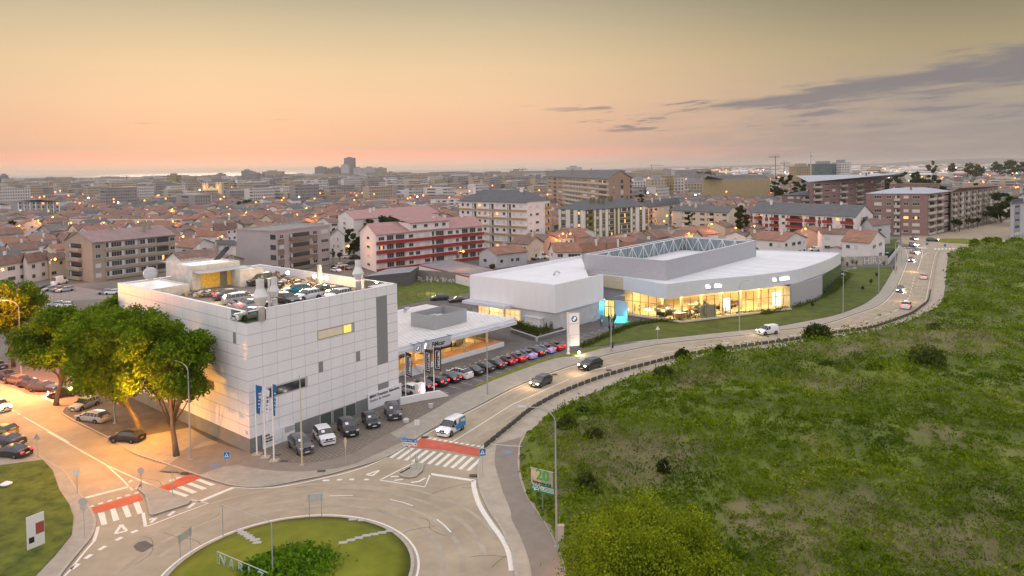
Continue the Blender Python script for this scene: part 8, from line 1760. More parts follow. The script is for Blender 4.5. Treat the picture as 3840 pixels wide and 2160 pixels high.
# the rest of the town reads as one mass
V,F_,Mi = [],[],[]
tmats = [w_white,w_cream,w_ltgrey,w_beige,f3,f2_,r_tile,r_tile2,r_tile3,r_slate,r_flat,f1]
def addq(vs,fs,mi):
    o = len(V); V.extend(vs); F_.extend([tuple(o+i for i in f) for f in fs]); Mi.extend([mi]*len(fs))
R2 = random.Random(5)
for (D,x,y,i,j) in far_h:
    a = R(50.7)+(R(90) if R2.random() < .3 else 0); ca,sa = math.cos(a),math.sin(a); sx,_s = proj(x,y,0)
    tall = R2.random() < (.10 if D < 1100 else .34 if sx < 2200 else .10) and D > 650
    w_,d_,h_,rh = (R2.uniform(14,34),R2.uniform(10,14),R2.uniform(9,21 if sx < 2200 else 14),0) if tall else (R2.uniform(8,14),R2.uniform(8,11),R2.choice((3.4,6,6.5)),R2.uniform(1.5,2.5))
    T = lambda px_,py_,pz: (x+px_*ca-py_*sa,y+px_*sa+py_*ca,pz)
    c4 = [(-w_/2,-d_/2),(w_/2,-d_/2),(w_/2,d_/2),(-w_/2,d_/2)]
    addq([T(px_,py_,0) for px_,py_ in c4]+[T(px_,py_,h_) for px_,py_ in c4],[(0,1,5,4),(1,2,6,5),(2,3,7,6),(3,0,4,7)]+([(4,5,6,7)] if tall else []),R2.choice((4,5,11)) if tall else R2.randrange(4))
    if not tall:
        o = .4; q8 = [T(-w_/2-o,-d_/2-o,h_-.05),T(w_/2+o,-d_/2-o,h_-.05),T(w_/2+o,0,h_+rh),T(-w_/2-o,0,h_+rh),T(-w_/2-o,d_/2+o,h_-.05),T(w_/2+o,d_/2+o,h_-.05)]
        addq(q8,[(0,1,2,3),(3,2,5,4)],R2.choice((6,7,6,7,8,9))); addq([T(-w_/2,-d_/2,h_),T(-w_/2,d_/2,h_),T(-w_/2,0,h_+rh*.9),T(w_/2,-d_/2,h_),T(w_/2,d_/2,h_),T(w_/2,0,h_+rh*.9)],[(0,1,2),(5,4,3)],R2.randrange(4))
# coast strip of taller flats and the flat far country on the right
for k in range(620):
    y = R2.uniform(1500,2650); x = R2.uniform(-.72,.25)*y; w_,d_,h_ = R2.uniform(18,60),14,R2.uniform(10,26)
    addq([(x,y,0),(x+w_,y,0),(x+w_,y,h_),(x,y,h_),(x,y+d_,h_),(x+w_,y+d_,h_),(x,y+d_,0),(x+w_,y+d_,0)],[(0,1,2,3),(3,2,5,4),(1,7,5,2),(6,0,3,4)],R2.choice((4,5,11)))
for k in range(1500):
    y = R2.uniform(1400,9000); x = R2.uniform(-.1,.72)*y
    if y > 2700 and x < .12*y: continue
    w_,d_,h_ = R2.uniform(14,70),14,R2.uniform(4,11)
    addq([(x,y,0),(x+w_,y,0),(x+w_,y,h_),(x,y,h_),(x,y+d_,h_+2),(x+w_,y+d_,h_+2),(x,y+d_,0),(x+w_,y+d_,0)],[(0,1,2,3),(3,2,5,4),(1,7,5,2),(6,0,3,4)],R2.choice((0,1,2,4,6,7)))
me = bpy.data.meshes.new('distant_town'); me.from_pydata(V,[],F_)
for m in tmats: me.materials.append(m)
me.polygons.foreach_set('material_index',Mi); me.update()
o = bpy.data.objects.new('distant_town',me); COL.objects.link(o); tag(o,'mass of distant roofs and flats reaching the coast','town',kind='stuff')
# ---- street lamps of the town (lit sodium)
def clone_lamp(P,label,grp,h=8.0,e=0):
    t_ = thing('street_lamp',P,label,'street lamp',grp)
    if 'tl' not in _lm:
        q = MB(); q.tube([(0,0,0),(0,0,8),(.5,0,8.3),(1.4,0,8.4)],[.09,.06,.05,.04],6); _lm['tl'] = q.mesh('pole',[m_polec]); q = MB(); q.ball((1.5,0,8.35),.34); _lm['bulb'] = q.mesh('bulb',[m_sod])
    child('pole',_lm['tl'],t_); child('bulb',_lm['bulb'],t_);
    if e: lamp('POINT',(P[0]+1.5,P[1]-.6,7.6),e,(1,.36,.07),.35)
_lm = {}
lamps0 = [(532,735,.0),(330,765,0),(385,770,0),(400,797,0),(196,820,0),(716,792,0),(1047,790,0),(1390,780,0),(1738,775,0),(932,625,0),(1480,662,0),(1735,655,0),(2285,632,0),(2315,655,0),(2305,702,0),(2478,690,0),(2235,928,0),(1845,928,0),(555,1158,0),(25,1262,0)]
pos = [(X0(x),Y_(y)) for x,y,_ in lamps0]
pos += [(X(x),Y_(y)) for x,y in ((115,625),(118,660),(415,708),(598,725),(510,645),(805,490),(840,495),(955,490),(995,492),(1128,490),(1285,490),(1335,498),(1442,490),(1230,520),(1597,512),(1677,515),(1960,502),(2060,495),(1595,588),(765,440),(972,375),(930,382),(1065,370),(1470,365),(775,388),(1515,425),(2275,460),(2340,465),(930,1025),(2085,1078),(2405,390),(2050,402),(2220,398),(2495,455))]
pos += [(X2(x),Y_(y)) for x,y in ((97,410),(75,428),(60,442),(120,440),(265,440),(160,322),(513,902),(588,902),(1560,718),(1532,778),(1750,548),(1605,475),(1735,440),(1760,440),(1370,485),(2008,805),(1780,900),(1665,540),(1885,502),(2250,845),(2440,825),(1270,335),(1500,300),(1530,298),(1600,320),(1700,340),(1758,315),(2055,290),(2110,288),(2420,290),(1825,340),(1240,305))]
pos += [(X3(x),Y_(y)) for x,y in ((30,490),(375,850),(1205,355),(1215,350),(2125,255),(2120,275),(2472,320),(2560,285),(1872,232),(2415,245),(2465,220),(2378,222),(2340,435),(2475,425),(1395,247),(205,272))]
for i,(x,y) in enumerate(pos):
    # a lamp 8.4 m tall whose head shows at this pixel
    k = U3(x,y,8.35) if y > yhor(x)+9 else at_depth(x,y,2200)
    if k.y > 2400: continue
    far = k.y > 520
    clone_lamp((k.x-1.5,k.y,0),'lit orange street lamp %s' % place_(x,k.length),'lit street lamps in the %s' % area(x).replace('low town','town'),e=0 if far else 1300)
# farther points of light, too many and too small to tell apart
q = MB(); R3 = random.Random(11)
for k in range(620):
    y = 600*math.exp(R3.random()*1.9); x = R3.uniform(-.68,.70)*y
    if x > .3*y and R3.random() < .3: continue
    q.ball((x,y,R3.uniform(7,12)),.3+.0006*y,0 if R3.random() < .85 else 1,5,4)
tag(q.build('distant_lamps',[m_sod,M('white_point',(1,1,1),.5,0,emit=(1,.8,.6),es=10)],world=True),'scattered tiny orange and white lights of the distant town','lights',kind='stuff')
# ------------------------------------------------------------------ foliage
def folmat(name,dark,light,warm=None,scale=.5):
    m = bpy.data.materials.new(name); m.use_nodes = True; t = m.node_tree; b = t.nodes['Principled BSDF']; b.inputs['Roughness'].default_value = .75; b.inputs['Specular IOR Level'].default_value = .08
    ge = t.nodes.new('ShaderNodeNewGeometry'); tc_ = t.nodes.new('ShaderNodeTexCoord'); nz_ = t.nodes.new('ShaderNodeTexNoise'); nz_.inputs['Scale'].default_value = scale; nz_.inputs['Detail'].default_value = 3
    t.links.new(tc_.outputs['Object'],nz_.inputs['Vector']); mr = t.nodes.new('ShaderNodeMapRange'); mr.inputs[1].default_value = .32; mr.inputs[2].default_value = .68; t.links.new(nz_.outputs[0],mr.inputs[0])
    ad_ = t.nodes.new('ShaderNodeMath'); ad_.operation = 'MULTIPLY_ADD'; ad_.inputs[1].default_value = .45; t.links.new(ge.outputs['Random Per Island'],ad_.inputs[0])
    sc_ = t.nodes.new('ShaderNodeMath'); sc_.operation = 'MULTIPLY'; sc_.inputs[1].default_value = .6; t.links.new(mr.outputs[0],sc_.inputs[0]); t.links.new(sc_.outputs[0],ad_.inputs[2])
    cr2 = t.nodes.new('ShaderNodeValToRGB'); e = cr2.color_ramp.elements; e[0].color = (*dark,1); e[1].color = (*light,1); e[1].position = .75
    if warm: x_ = e.new(1.0); x_.color = (*warm,1)
    t.links.new(ad_.outputs[0],cr2.inputs[0]); t.links.new(cr2.outputs[0],b.inputs['Base Color'])
    tr = t.nodes.new('ShaderNodeBsdfTranslucent'); t.links.new(cr2.outputs[0],tr.inputs[0]); mx = t.nodes.new('ShaderNodeMixShader'); mx.inputs[0].default_value = .25; o_ = t.nodes['Material Output']
    t.links.new(b.outputs[0],mx.inputs[1]); t.links.new(tr.outputs[0],mx.inputs[2]); t.links.new(mx.outputs[0],o_.inputs[0]); MATS[name] = m; return m
fo_plane = folmat('foliage_plane_tree',(.034,.075,.003),(.17,.27,.008),(.27,.32,.015),.45)
fo_dark = folmat('foliage_dark',(.014,.026,.006),(.055,.08,.014),None,.3)
fo_mid = folmat('foliage_mid',(.03,.05,.008),(.11,.14,.02),None,.5)
fo_lime = folmat('foliage_lime',(.07,.11,.004),(.27,.33,.012),(.40,.38,.02),.5)
fo_field = folmat('foliage_field',(.03,.075,.002),(.165,.24,.004),(.34,.34,.03),.1)
fo_dry = folmat('foliage_dry',(.12,.11,.05),(.27,.23,.13),(.36,.30,.19),.3)
m_bark = M('bark',(.14,.11,.075),.9,.3,2,bump=.4)
def leaves(name,C,S_,mat,parent=None,loc=None,up=0.0,asp=.6):
    n = len(C); C = np.asarray(C,float); S_ = np.asarray(S_,float)
    a = RNG.normal(size=(n,3)); a /= np.linalg.norm(a,axis=1)[:,None]; b = RNG.normal(size=(n,3)); b[:,2] += up
    b -= a*(a*b).sum(1)[:,None]; b /= np.linalg.norm(b,axis=1)[:,None]
    v = np.empty((n,4,3)); v[:,0] = C-a*S_[:,None]*asp*.5; v[:,1] = C+b*S_[:,None]*.5; v[:,2] = C+a*S_[:,None]*asp*.5; v[:,3] = C-b*S_[:,None]*.5
    me = bpy.data.meshes.new(name); me.vertices.add(n*4); me.vertices.foreach_set('co',v.reshape(-1)); me.loops.add(n*4); me.loops.foreach_set('vertex_index',np.arange(n*4,dtype=np.int32))
    me.polygons.add(n); me.polygons.foreach_set('loop_start',np.arange(0,n*4,4,dtype=np.int32)); me.materials.append(mat); me.update(calc_edges=True)
    if parent is not None: return child(name,me,parent)
    o = bpy.data.objects.new(name,me); COL.objects.link(o)
    if loc: o.location = loc
    return o
def crown_pts(blobs,n,fill=.55):
    vol_ = np.array([b[3]*b[4]*b[5] for b in blobs])**(2/3); cnt = RNG.multinomial(n,vol_/vol_.sum()); out = []
    for (x,y,z,rx,ry,rz),k in zip(blobs,cnt):
        d = RNG.normal(size=(k,3)); d /= np.linalg.norm(d,axis=1)[:,None]; r = (fill+(1-fill)*RNG.random(k))**1.0*(1+.18*RNG.normal(size=k)*.5); out.append(np.array([x,y,z])+d*np.array([rx,ry,rz])*r[:,None])
    return np.concatenate(out)
def tree(P,hgt,rad,label,mat,n=9000,leaf=.35,name='tree',grp=None,cb=.3,trunk_r=.28,lean=(0,0),seed=1,nb=26,cat_='tree',flat=1.0,bare=False):
    rr_ = random.Random(seed); P = Vector((P[0],P[1],P[2] if len(P) > 2 else 0)); t_ = thing(name,P,label,cat_,grp)
    z0,z1 = hgt*cb,hgt; top = Vector((lean[0],lean[1],z0)); blobs = []
    q = MB(); q.tube([(0,0,0),(lean[0]*.25,lean[1]*.25,z0*.4),(lean[0]*.7,lean[1]*.7,z0*.85),(lean[0],lean[1],(z0+z1)/2),(lean[0],lean[1],z1*.85)],[trunk_r*1.15,trunk_r*.9,trunk_r*.75,trunk_r*.4,trunk_r*.1],9)
    cz = (z0+z1)/2; hz_ = (z1-z0)/2
    for i in range(nb):
        th_ = rr_.uniform(0,2*math.pi); ph = math.asin(rr_.uniform(-.95,1)); rr2 = rr_.uniform(.45,.82); c = Vector((lean[0]+rad*rr2*math.cos(th_)*math.cos(ph),lean[1]+rad*rr2*math.sin(th_)*math.cos(ph),cz+hz_*rr2*math.sin(ph)*flat)); s_ = rr_.uniform(.18,.33)*rad
        blobs.append((c.x,c.y,c.z,s_,s_,s_*rr_.uniform(.6,.85)))
        if i < 12: q.tube([(lean[0]*.8,lean[1]*.8,z0*rr_.uniform(.75,1.1)),((lean[0]+c.x)/2,(lean[1]+c.y)/2,(z0+c.z)/2-.1*rad),tuple(c)],[trunk_r*.42,trunk_r*.25,trunk_r*.06],6)
    child('trunk',q.mesh('trunk',[m_bark],smooth=True),t_)
    C = crown_pts(blobs,n,.35); leaves('crown',C,RNG.uniform(.6,1.25,len(C))*leaf,mat,parent=t_); return t_
tree(kN(2130,1312),17.0,7.6,'large leafy plane tree with a leaning trunk left of the panelled building',fo_plane,42000,.42,'plane_tree',cb=.24,trunk_r=.36,lean=(-3.2,1.5),seed=3,nb=84)
tree(c30(1775,250),17.8,5.6,'tall plane tree directly in front of the building corner',fo_plane,36000,.38,'plane_tree',cb=.19,trunk_r=.34,lean=(-1.5,2.2),seed=8,nb=76)
tree(U3(210,1520),14.6,6.4,'plane tree with glowing amber leaves at the left over the parked cars',fo_plane,36000,.44,'plane_tree',cb=.24,trunk_r=.34,lean=(.5,1),seed=12,nb=74)
tree(U3(52,1375),15.5,7.0,'plane tree at the left edge lit orange by the street lamp',fo_plane,30000,.45,'plane_tree',cb=.36,trunk_r=.3,lean=(-1,0),seed=15,nb=60)
tree(U3(430,1480),15.5,5.5,'plane tree behind the leaning one, its top above the roof parapet',fo_plane,24000,.44,'plane_tree',cb=.38,trunk_r=.3,lean=(0,2),seed=18,nb=54)
tree(U3(2420,2330),8.6,6.3,'broad yellow green tree crown at the bottom right of centre',fo_lime,80000,.2,'broadleaf_tree',cb=.12,trunk_r=.25,seed=21,nb=120)
p = kc_ = c32(720,1250,1.5); lamp('POINT',(p.x,p.y,2.2),240,(1,.35,.04),.2); p = c32(1000,1400,2); lamp('POINT',(p.x,p.y,3.0),260,(1,.3,.04),.2)
def tpx(x,yb,yt,wpx,lab,mat=fo_dark,n=2600,leaf=1.0,cb=.1,nb=16,grp=None,seed=1,tr=.3,name='tree',D=None,flat=1.0):
    P = U3(x,yb) if D is None else V3(at_depth(x,yb,D),0)
    h = hfrom(x,yb,yt) if D is None else HC+(yhor(x)-yt)*D/FP; rad = wpx/2*P.y/FP
    return tree(P,h,rad,lab,mat,n,leaf,name,grp,cb,tr,seed=seed,nb=nb,flat=flat)
tpx(X(1340),905,Y_(690),102,'big dark round tree behind the red balcony block',n=7000,leaf=.8,seed=31,nb=30)
tpx(X(1130),900,Y_(745),70,'smaller dark tree left of the big round one',n=3500,leaf=.8,seed=32)
tpx(X(985),965,Y_(800),72,'dark drooping tree against the white gable end',n=6000,leaf=.7,seed=33,nb=26,cb=.08)
tpx(X(1535),860,Y_(700),40,'narrow dark tree at the right of the round tree',n=2000,leaf=.8,seed=34)
tpx(X(1890),850,Y_(685),42,'grey green tree left of the tall ochre banded block',fo_mid,2200,.7,seed=35)
for i,(x,yb_,yt_,w_,lb_) in enumerate(((775,1205,1050,22,'small street tree nearest the grey block'),(845,1210,1045,26,'small street tree second from the grey block'))): tpx(X(x),Y_(yb_),Y_(yt_),w_,lb_,fo_mid,1400,.5,cb=.35,seed=36+i,tr=.12)
tpx(X(800),Y_(960),Y_(835),46,'dark shrub above the narrow gabled house',n=1500,leaf=.6,seed=38); tpx(X(940),Y_(1130),Y_(1015),32,'yellow lit bush by the side street lamp',fo_lime,1400,.5,seed=39)
for i,(x,yb_,yt_,w_,lb_) in enumerate(((1410,1255,1180,62,'bush at the foot of the red balcony block'),(1905,1190,1130,34,'small bush near the street lamp by the red balconies'),(1995,1185,1125,34,'second small bush near the street lamp by the red balconies'),(2380,1270,1195,30,'bush beside the lilac grey house'))): tpx(X(x),Y_(yb_),Y_(yt_),w_,lb_,fo_mid,1400,.5,seed=41+i)
tpx(X2(2320),908,Y_(565),66,'tall dark tree beside the long red balcony block',n=7000,leaf=.7,seed=45,nb=30,cb=.06)
for i,(x,w_) in enumerate(((1990,44),(2050,40))): tpx(X0(x),Y_(670),Y_(612),w_*1.1,('dark dome shaped bush left of its twin in the town','dark dome shaped bush right of its twin in the town')[i],n=1800,leaf=.9,seed=47+i)
tpx(X0(2195),Y_(670),Y_(605),42,'round tree before the ochre terrace',n=1500,leaf=.9,seed=49); tpx(X0(2470),Y_(690),Y_(540),62,'large green tree beside the ochre terrace',fo_mid,3000,.9,seed=50)
tpx(X0(135),Y_(870),Y_(745),44,'dense round tree at the left by a yellow lamp',n=2600,leaf=.7,seed=51); tpx(X0(640),Y_(942),Y_(850),46,'dense round tree left of the brown apartment block',n=2600,leaf=.6,seed=52); tpx(X0(1660),Y_(675),Y_(640),36,'low dark bush among the left roofs',n=900,leaf=.8,seed=53)
for i,(x,yt_,w_) in enumerate(((235,592,62),(35,632,30),(385,625,34))): tpx(X(x),Y_(660),Y_(yt_),w_,('clipped lit green tree row in the left centre','yellow lit tree left of the clipped ones','yellow lit tree right of the clipped ones')[i],fo_lime,1600,.9,seed=55+i,flat=.7)
# avenue trees at the right
for i,(x,yb_,yt_,w_) in enumerate(((1880,885,750,56),(1925,880,745,40),(2015,860,735,44),(2065,850,738,38),(2110,838,735,36),(2200,810,660,52),(2242,805,650,50),(2285,780,668,38),(2395,762,680,26),(2430,740,640,28))):
    tpx(X3(x),Y_(yb_),Y_(yt_),w_*.62,'avenue tree with dark flat crown, %s along the pink and brown blocks' % ('nearest','second','third','fourth','fifth','sixth','seventh','eighth','ninth','farthest')[i],fo_dark if i not in (2,3) else fo_mid,1500,.7,cb=.42,seed=60+i,tr=.18,grp='avenue trees',flat=.8)
for i,(x,yb_,yt_,w_,D) in enumerate(((130,460,285,62,620),(240,460,270,60,640),(340,440,305,48,640),(60,430,300,40,660))): tpx(X3(x),Y_(yb_),Y_(yt_),w_,'big dark tree, %s of the clump right of the yellow block' % ('front centre','highest','rightmost','leftmost')[i],fo_dark,2600,1.6,seed=75+i,D=D,cb=.05,grp='dark tree clump')
for i,(x,yt_,w_,D) in enumerate(((1650,155,40,1900),(1860,175,36,1700),(2080,165,100,1350),(2300,145,50,1900),(2420,145,100,1500),(2540,155,60,1600),(1330,235,56,900),(1480,215,52,850),(1660,235,36,900),(1090,280,40,950),(1190,285,60,800),(1560,300,90,650),(1720,330,50,520),(2350,450,120,400),(2480,470,110,380),(2100,350,40,560))):
    tpx(X3(x),640,Y_(yt_),w_,'dark tree of the right distance, number %s from the left in its line' % ('one two three four five six seven eight nine ten eleven twelve thirteen fourteen fifteen sixteen'.split()[i]) if False else 'dark tree in the right distance, %s' % ('behind the teal tower|right of the teal tower|on the horizon above the marquee|on the horizon above the pink blocks|highest on the right horizon|last on the right horizon|left of the pair beyond the pink roofs|right of the pair beyond the pink roofs|small one right of that pair|just left of the violet marquee lights|right above the long pink roof|long low one above the pink roofs|beside the violet lamps|large one behind the avenue lot|large one at the right edge|above the avenue trees'.split('|')[i]),fo_dark,1500,1.3+D/700,seed=80+i,D=D,cb=.02,grp='distant trees in the right fields',flat=.9)
for i,(x,yt_,w_,D) in enumerate(((350,390,52,1300),(450,400,40,1300),(640,405,50,1250),(1090,365,90,1600),(1250,362,110,1600),(1600,325,22,1500),(1700,350,60,1500),(1990,345,46,1500),(1900,350,36,1500),(40,400,32,1200),(2220,425,40,1000))):
    tpx(X(x),660,Y_(yt_),w_,'dark distant tree, %s' % ('leftmost under the coastal towers|second under the coastal towers|third under the coastal towers|left half of the long dark grove|right half of the long dark grove|tall pointed one right of the grove|broad one right of the pointed conifer|right neighbour of the broad one|left neighbour of the broad one|below the wide flat topped block|low one left of the tall brick block'.split('|')[i]),fo_dark,1300,2.2,seed=100+i,D=D,cb=.02,grp='distant trees in the middle of the town')
tpx(X0(2365),700,Y_(345),24,'lone tall conifer on the left skyline',fo_dark,1800,1.8,seed=112,D=1300,cb=.05)
for i,(x,yt_,w_,D) in enumerate(((1870,255,70,1600),(2000,262,60,1600),(1285,455,40,520),(1800,565,28,330))): tpx(X2(x),660,Y_(yt_),w_,('low dark grove on the right skyline','second low dark grove on the right skyline','dark bush at the foot of the ochre block','small palm like bush among the orange roofs')[i],fo_dark,1200,2 if D > 1000 else .9,seed=116+i,D=D,cb=.02)
# planter shrubs, foundation planting, field
pl_pts = []; pa,pb_,pc_ = V3(pl[0],.9),V3(pl[1],.9),V3(pl[2],.9)
for i in range(26):
    t0 = i/25; b0 = (pa.lerp(pb_,t0*1.25) if t0 < .8 else pb_.lerp(pc_,(t0-.8)*2.2)); b0 = b0+d2*0+d1*.0+Vector((.35,1.1,0)); h0 = 1.3+.9*abs(math.sin(i*1.7)); C = crown_pts([(0,0,h0*.55,.45,.45,h0*.55)],150,.3)
    o = leaves('planter_shrub',C,RNG.uniform(.16,.34,len(C)),fo_mid,loc=(b0.x,b0.y,.8),up=1.2); tag(o,'green shrub in the row growing in the concrete planter','shrub','shrubs in the planter')
def strip_pts(P,w,n,h,spread=1):
    P = [V2(p) for p in P]; seg = [(P[i+1]-P[i]).length for i in range(len(P)-1)]; tot = sum(seg); out = []
    for _ in range(n):
        u = random.random()*tot; i = 0
        while u > seg[i] and i < len(seg)-1: u -= seg[i]; i += 1
        q = P[i].lerp(P[i+1],u/seg[i]); out.append((q.x+random.gauss(0,w*.4),q.y+random.gauss(0,w*.4),abs(random.gauss(0,h*.45))+.2))
    return np.array(out)
C = strip_pts([c22(700,605),c22(800,560),c22(930,505),c22(1100,430),c22(1250,375),c22(1480,345),c22(1700,350),c22(2000,300),c22(2576,250),kB(1500,810),kB(1780,755)],1.0,9000,.7)
tag(leaves('ground_cover',C,RNG.uniform(.18,.42,len(C)),fo_mid,up=.8),'low planting along the foot of the showroom and the bay lines','planting',kind='stuff')
C = strip_pts([kB(1820,740),kB(1950,700),kB(2095,640),kB(2200,590),kB(2300,500),kB(2380,400)],1.3,2600,.9); tag(leaves('ground_cover',C,RNG.uniform(.18,.45,len(C)),fo_mid,up=.6),'scattered planting round the right end of the showroom','planting',kind='stuff')
# centre of the shrub bed sits toward the camera-side of the island
sc0 = c31(400,1370,.5); C = crown_pts([(sc0.x,sc0.y,.4,3.9,4.0,1.0),(sc0.x-2.4,sc0.y-.6,.4,2.4,2.8,.9)],22000,.0); C = C[C[:,2] > .4]
tag(leaves('shrub_bed',C,RNG.uniform(.22,.5,len(C)),folmat('foliage_bed',(.03,.09,.004),(.14,.27,.010),None,.9),up=.7),'dense low green shrub bed in the middle of the roundabout','shrub bed',kind='stuff')
for i,(x,y,h0) in enumerate(((1205,455,1.8),(1130,430,3.0),(1280,440,2.4),(1700,440,1.8),(1600,590,1.6),(1525,690,1.8),(1415,770,1.4),(740,1000,1.5),(1330,440,2.0))):
    b0 = kM(x,y); C = crown_pts([(0,0,h0*.7,h0*.28,h0*.28,h0*.4)],160,.3); t_ = thing('sapling',(b0.x,b0.y,.15),'thin young sapling planted on the lawn round the showroom end','sapling','saplings on the showroom lawn'); q = MB(); q.cyl((0,0,0),(0,0,h0),.04,5); child('trunk',q.mesh('trunk',[m_bark]),t_); leaves('crown',C,RNG.uniform(.15,.3,len(C)),fo_dark,parent=t_)
# ---- the overgrown field
fpoly = [c32(560,1460),c32(500,1250),c32(350,940),c32(150,640),c32(75,380),c32(80,150),c32(150,0),c22(190,1449),c22(350,1290),c22(640,1135),c22(1000,985),c22(1170,915),c22(1400,850),c22(1700,770),c22(2100,690),U3(2900,1312),U3(3100,1277),kM(1480,1312),kM(1700,1262),kM(2060,1162),kM(2230,1067),kM(2400,1002),kM(2490,882),kM(2520,702),kM(2545,402),kM(2560,242),kR(1700,1230),kR(2050,1150),kR(2576,1110),kR(3300,1080)]
FPp = np.array([[p.x,p.y] for p in fpoly]+[[260,60],[200,25],[2,25]])
def inside(px_,py_,P):
    ins = np.zeros(len(px_),bool); n = len(P); j = n-1
    for i in range(n):
        c = ((P[i,1] > py_) != (P[j,1] > py_)) & (px_ < (P[j,0]-P[i,0])*(py_-P[i,1])/(P[j,1]-P[i,1]+1e-12)+P[i,0]); ins ^= c; j = i
    return ins
def edge_d(px_,py_,P,n):
    d = np.full(len(px_),1e9)
    for i in range(n-1):
        a,b = P[i],P[i+1]; e = b-a; t = np.clip(((px_-a[0])*e[0]+(py_-a[1])*e[1])/(e@e+1e-9),0,1); d = np.minimum(d,np.hypot(px_-a[0]-t*e[0],py_-a[1]-t*e[1]))
    return d
def vnoise(x,y,f,seed):
    g = np.random.default_rng(seed).random((256,256)); X_,Yv = x*f,y*f; xi,yi = np.floor(X_).astype(int),np.floor(Yv).astype(int); fx,fy = X_-xi,Yv-yi; fx,fy = fx*fx*(3-2*fx),fy*fy*(3-2*fy)
    G = lambda i,j: g[i % 256,j % 256]
    return G(xi,yi)*(1-fx)*(1-fy)+G(xi+1,yi)*fx*(1-fy)+G(xi,yi+1)*(1-fx)*fy+G(xi+1,yi+1)*fx*fy
def fheight(x,y,ed):
    h = 1.5*vnoise(x,y,.09,1)+.9*vnoise(x,y,.23,2)+.35*vnoise(x,y,.7,3); return .15+np.clip(ed/3.5,0,1)*h*.85
gx,gy = np.meshgrid(np.linspace(0,420,300),27+(np.linspace(0,1,240)**1.6)*390); fx_,fy_ = gx.ravel(),gy.ravel()
ins = inside(fx_,fy_,FPp); ed = edge_d(fx_,fy_,FPp,len(fpoly)); zz = np.where(ins,fheight(fx_,fy_,ed),-.3)
nx_ = 300; idx = np.arange(len(fx_)).reshape(gx.shape); Q = np.stack([idx[:-1,:-1],idx[:-1,1:],idx[1:,1:],idx[1:,:-1]],-1).reshape(-1,4); Q = Q[ins[Q].any(1)]
def dryness(x,y):
    d = np.zeros_like(x)
    for q,rx,ry in ((c33(700,860),9,7),(c33(300,1200),9,7),(c33(1650,1230),9,6),(c32(1300,400),9,9),(c32(2400,1050),6,6),(c23(1650,560),17,22),(c23(900,720),14,7),(c23(600,1050),8,6),(c33(1950,650),6,3),(c22(1900,1000),9,6),(c22(1450,880),4,3)):
        d = np.maximum(d,1-np.sqrt(((x-q.x)/rx)**2+((y-q.y)/ry)**2))
    return np.clip((d+ (vnoise(x,y,.18,31)-.5)*.9+(vnoise(x,y,.6,32)-.5)*.5-.12)*1.7,0,.85)
me = bpy.data.meshes.new('field'); me.from_pydata(np.stack([fx_,fy_,zz],1).tolist(),[],Q.tolist()); me.polygons.foreach_set('use_smooth',[True]*len(me.polygons)); me.materials.append(m_soil); me.update()
at_ = me.attributes.new('dry','FLOAT','POINT'); at_.data.foreach_set('value',dryness(fx_,fy_).astype(np.float32))
t = m_soil.node_tree; b = t.nodes['Principled BSDF']; old = b.inputs['Base Color'].links[0].from_socket; an_ = t.nodes.new('ShaderNodeAttribute'); an_.attribute_name = 'dry'; mx = t.nodes.new('ShaderNodeMix'); mx.data_type = 'RGBA'
t.links.new(an_.outputs['Fac'],mx.inputs[0]); t.links.new(old,mx.inputs[6]); mx.inputs[7].default_value = (.17,.145,.07,1); t.links.new(mx.outputs[2],b.inputs['Base Color'])
o = bpy.data.objects.new('field',me); COL.objects.link(o); struct(o,'uneven overgrown green field')
def clumps(n,k_leaf,r0,r1,seed):
    g = np.random.default_rng(seed); cy = 33*np.exp(g.random(n)*math.log(380/33.)); cx = g.uniform(0,.80,n)*cy+g.normal(0,1,n)
    m_ = inside(cx,cy,FPp); cx,cy = cx[m_],cy[m_]; ed = edge_d(cx,cy,FPp,len(fpoly)); big = vnoise(cx,cy,.06,41)
    r = g.uniform(r0,r1,len(cx))*(.5+big)*(cy/80)**.35*np.clip(ed/3,.35,1); h = r*g.uniform(.45,1.1,len(cx))
    dn = np.repeat(np.arange(len(cx)),k_leaf); d = g.normal(size=(len(dn),3)); d[:,2] = abs(d[:,2]); d /= np.linalg.norm(d,axis=1)[:,None]; q = .8+.3*g.random(len(dn))
    x = cx[dn]+d[:,0]*r[dn]*q; y = cy[dn]+d[:,1]*r[dn]*q; z = fheight(x,y,ed[dn])-.1+d[:,2]*h[dn]*q; sz = g.uniform(.16,.42,len(dn))*(cy[dn]/60)**.5
    return np.stack([x,y,z],1),sz
P3,sz = clumps(9500,42,.5,1.5,77); P4,s4 = clumps(5200,14,.8,2.6,78); P3 = np.concatenate([P3,P4]); sz = np.concatenate([sz,s4*1.2])
ok_ = inside(P3[:,0],P3[:,1],FPp) | (RNG.random(len(P3)) < .3); P3,sz = P3[ok_],sz[ok_]
dr = dryness(P3[:,0],P3[:,1]); dry = RNG.random(len(dr)) < dr*.7
tag(leaves('field_vegetation',P3[~dry],sz[~dry],fo_field,up=1.0,asp=.42),'tangled green weeds and grass covering the field','vegetation',kind='stuff')
k_ = dry & (RNG.random(len(dr)) < .75); P5 = P3[k_].copy(); P5[:,2] -= .25
tag(leaves('dry_grass',P5,sz[k_]*1.15,fo_dry,up=1.8,asp=.2),'pale dry grass patches in the field','grass',kind='stuff')
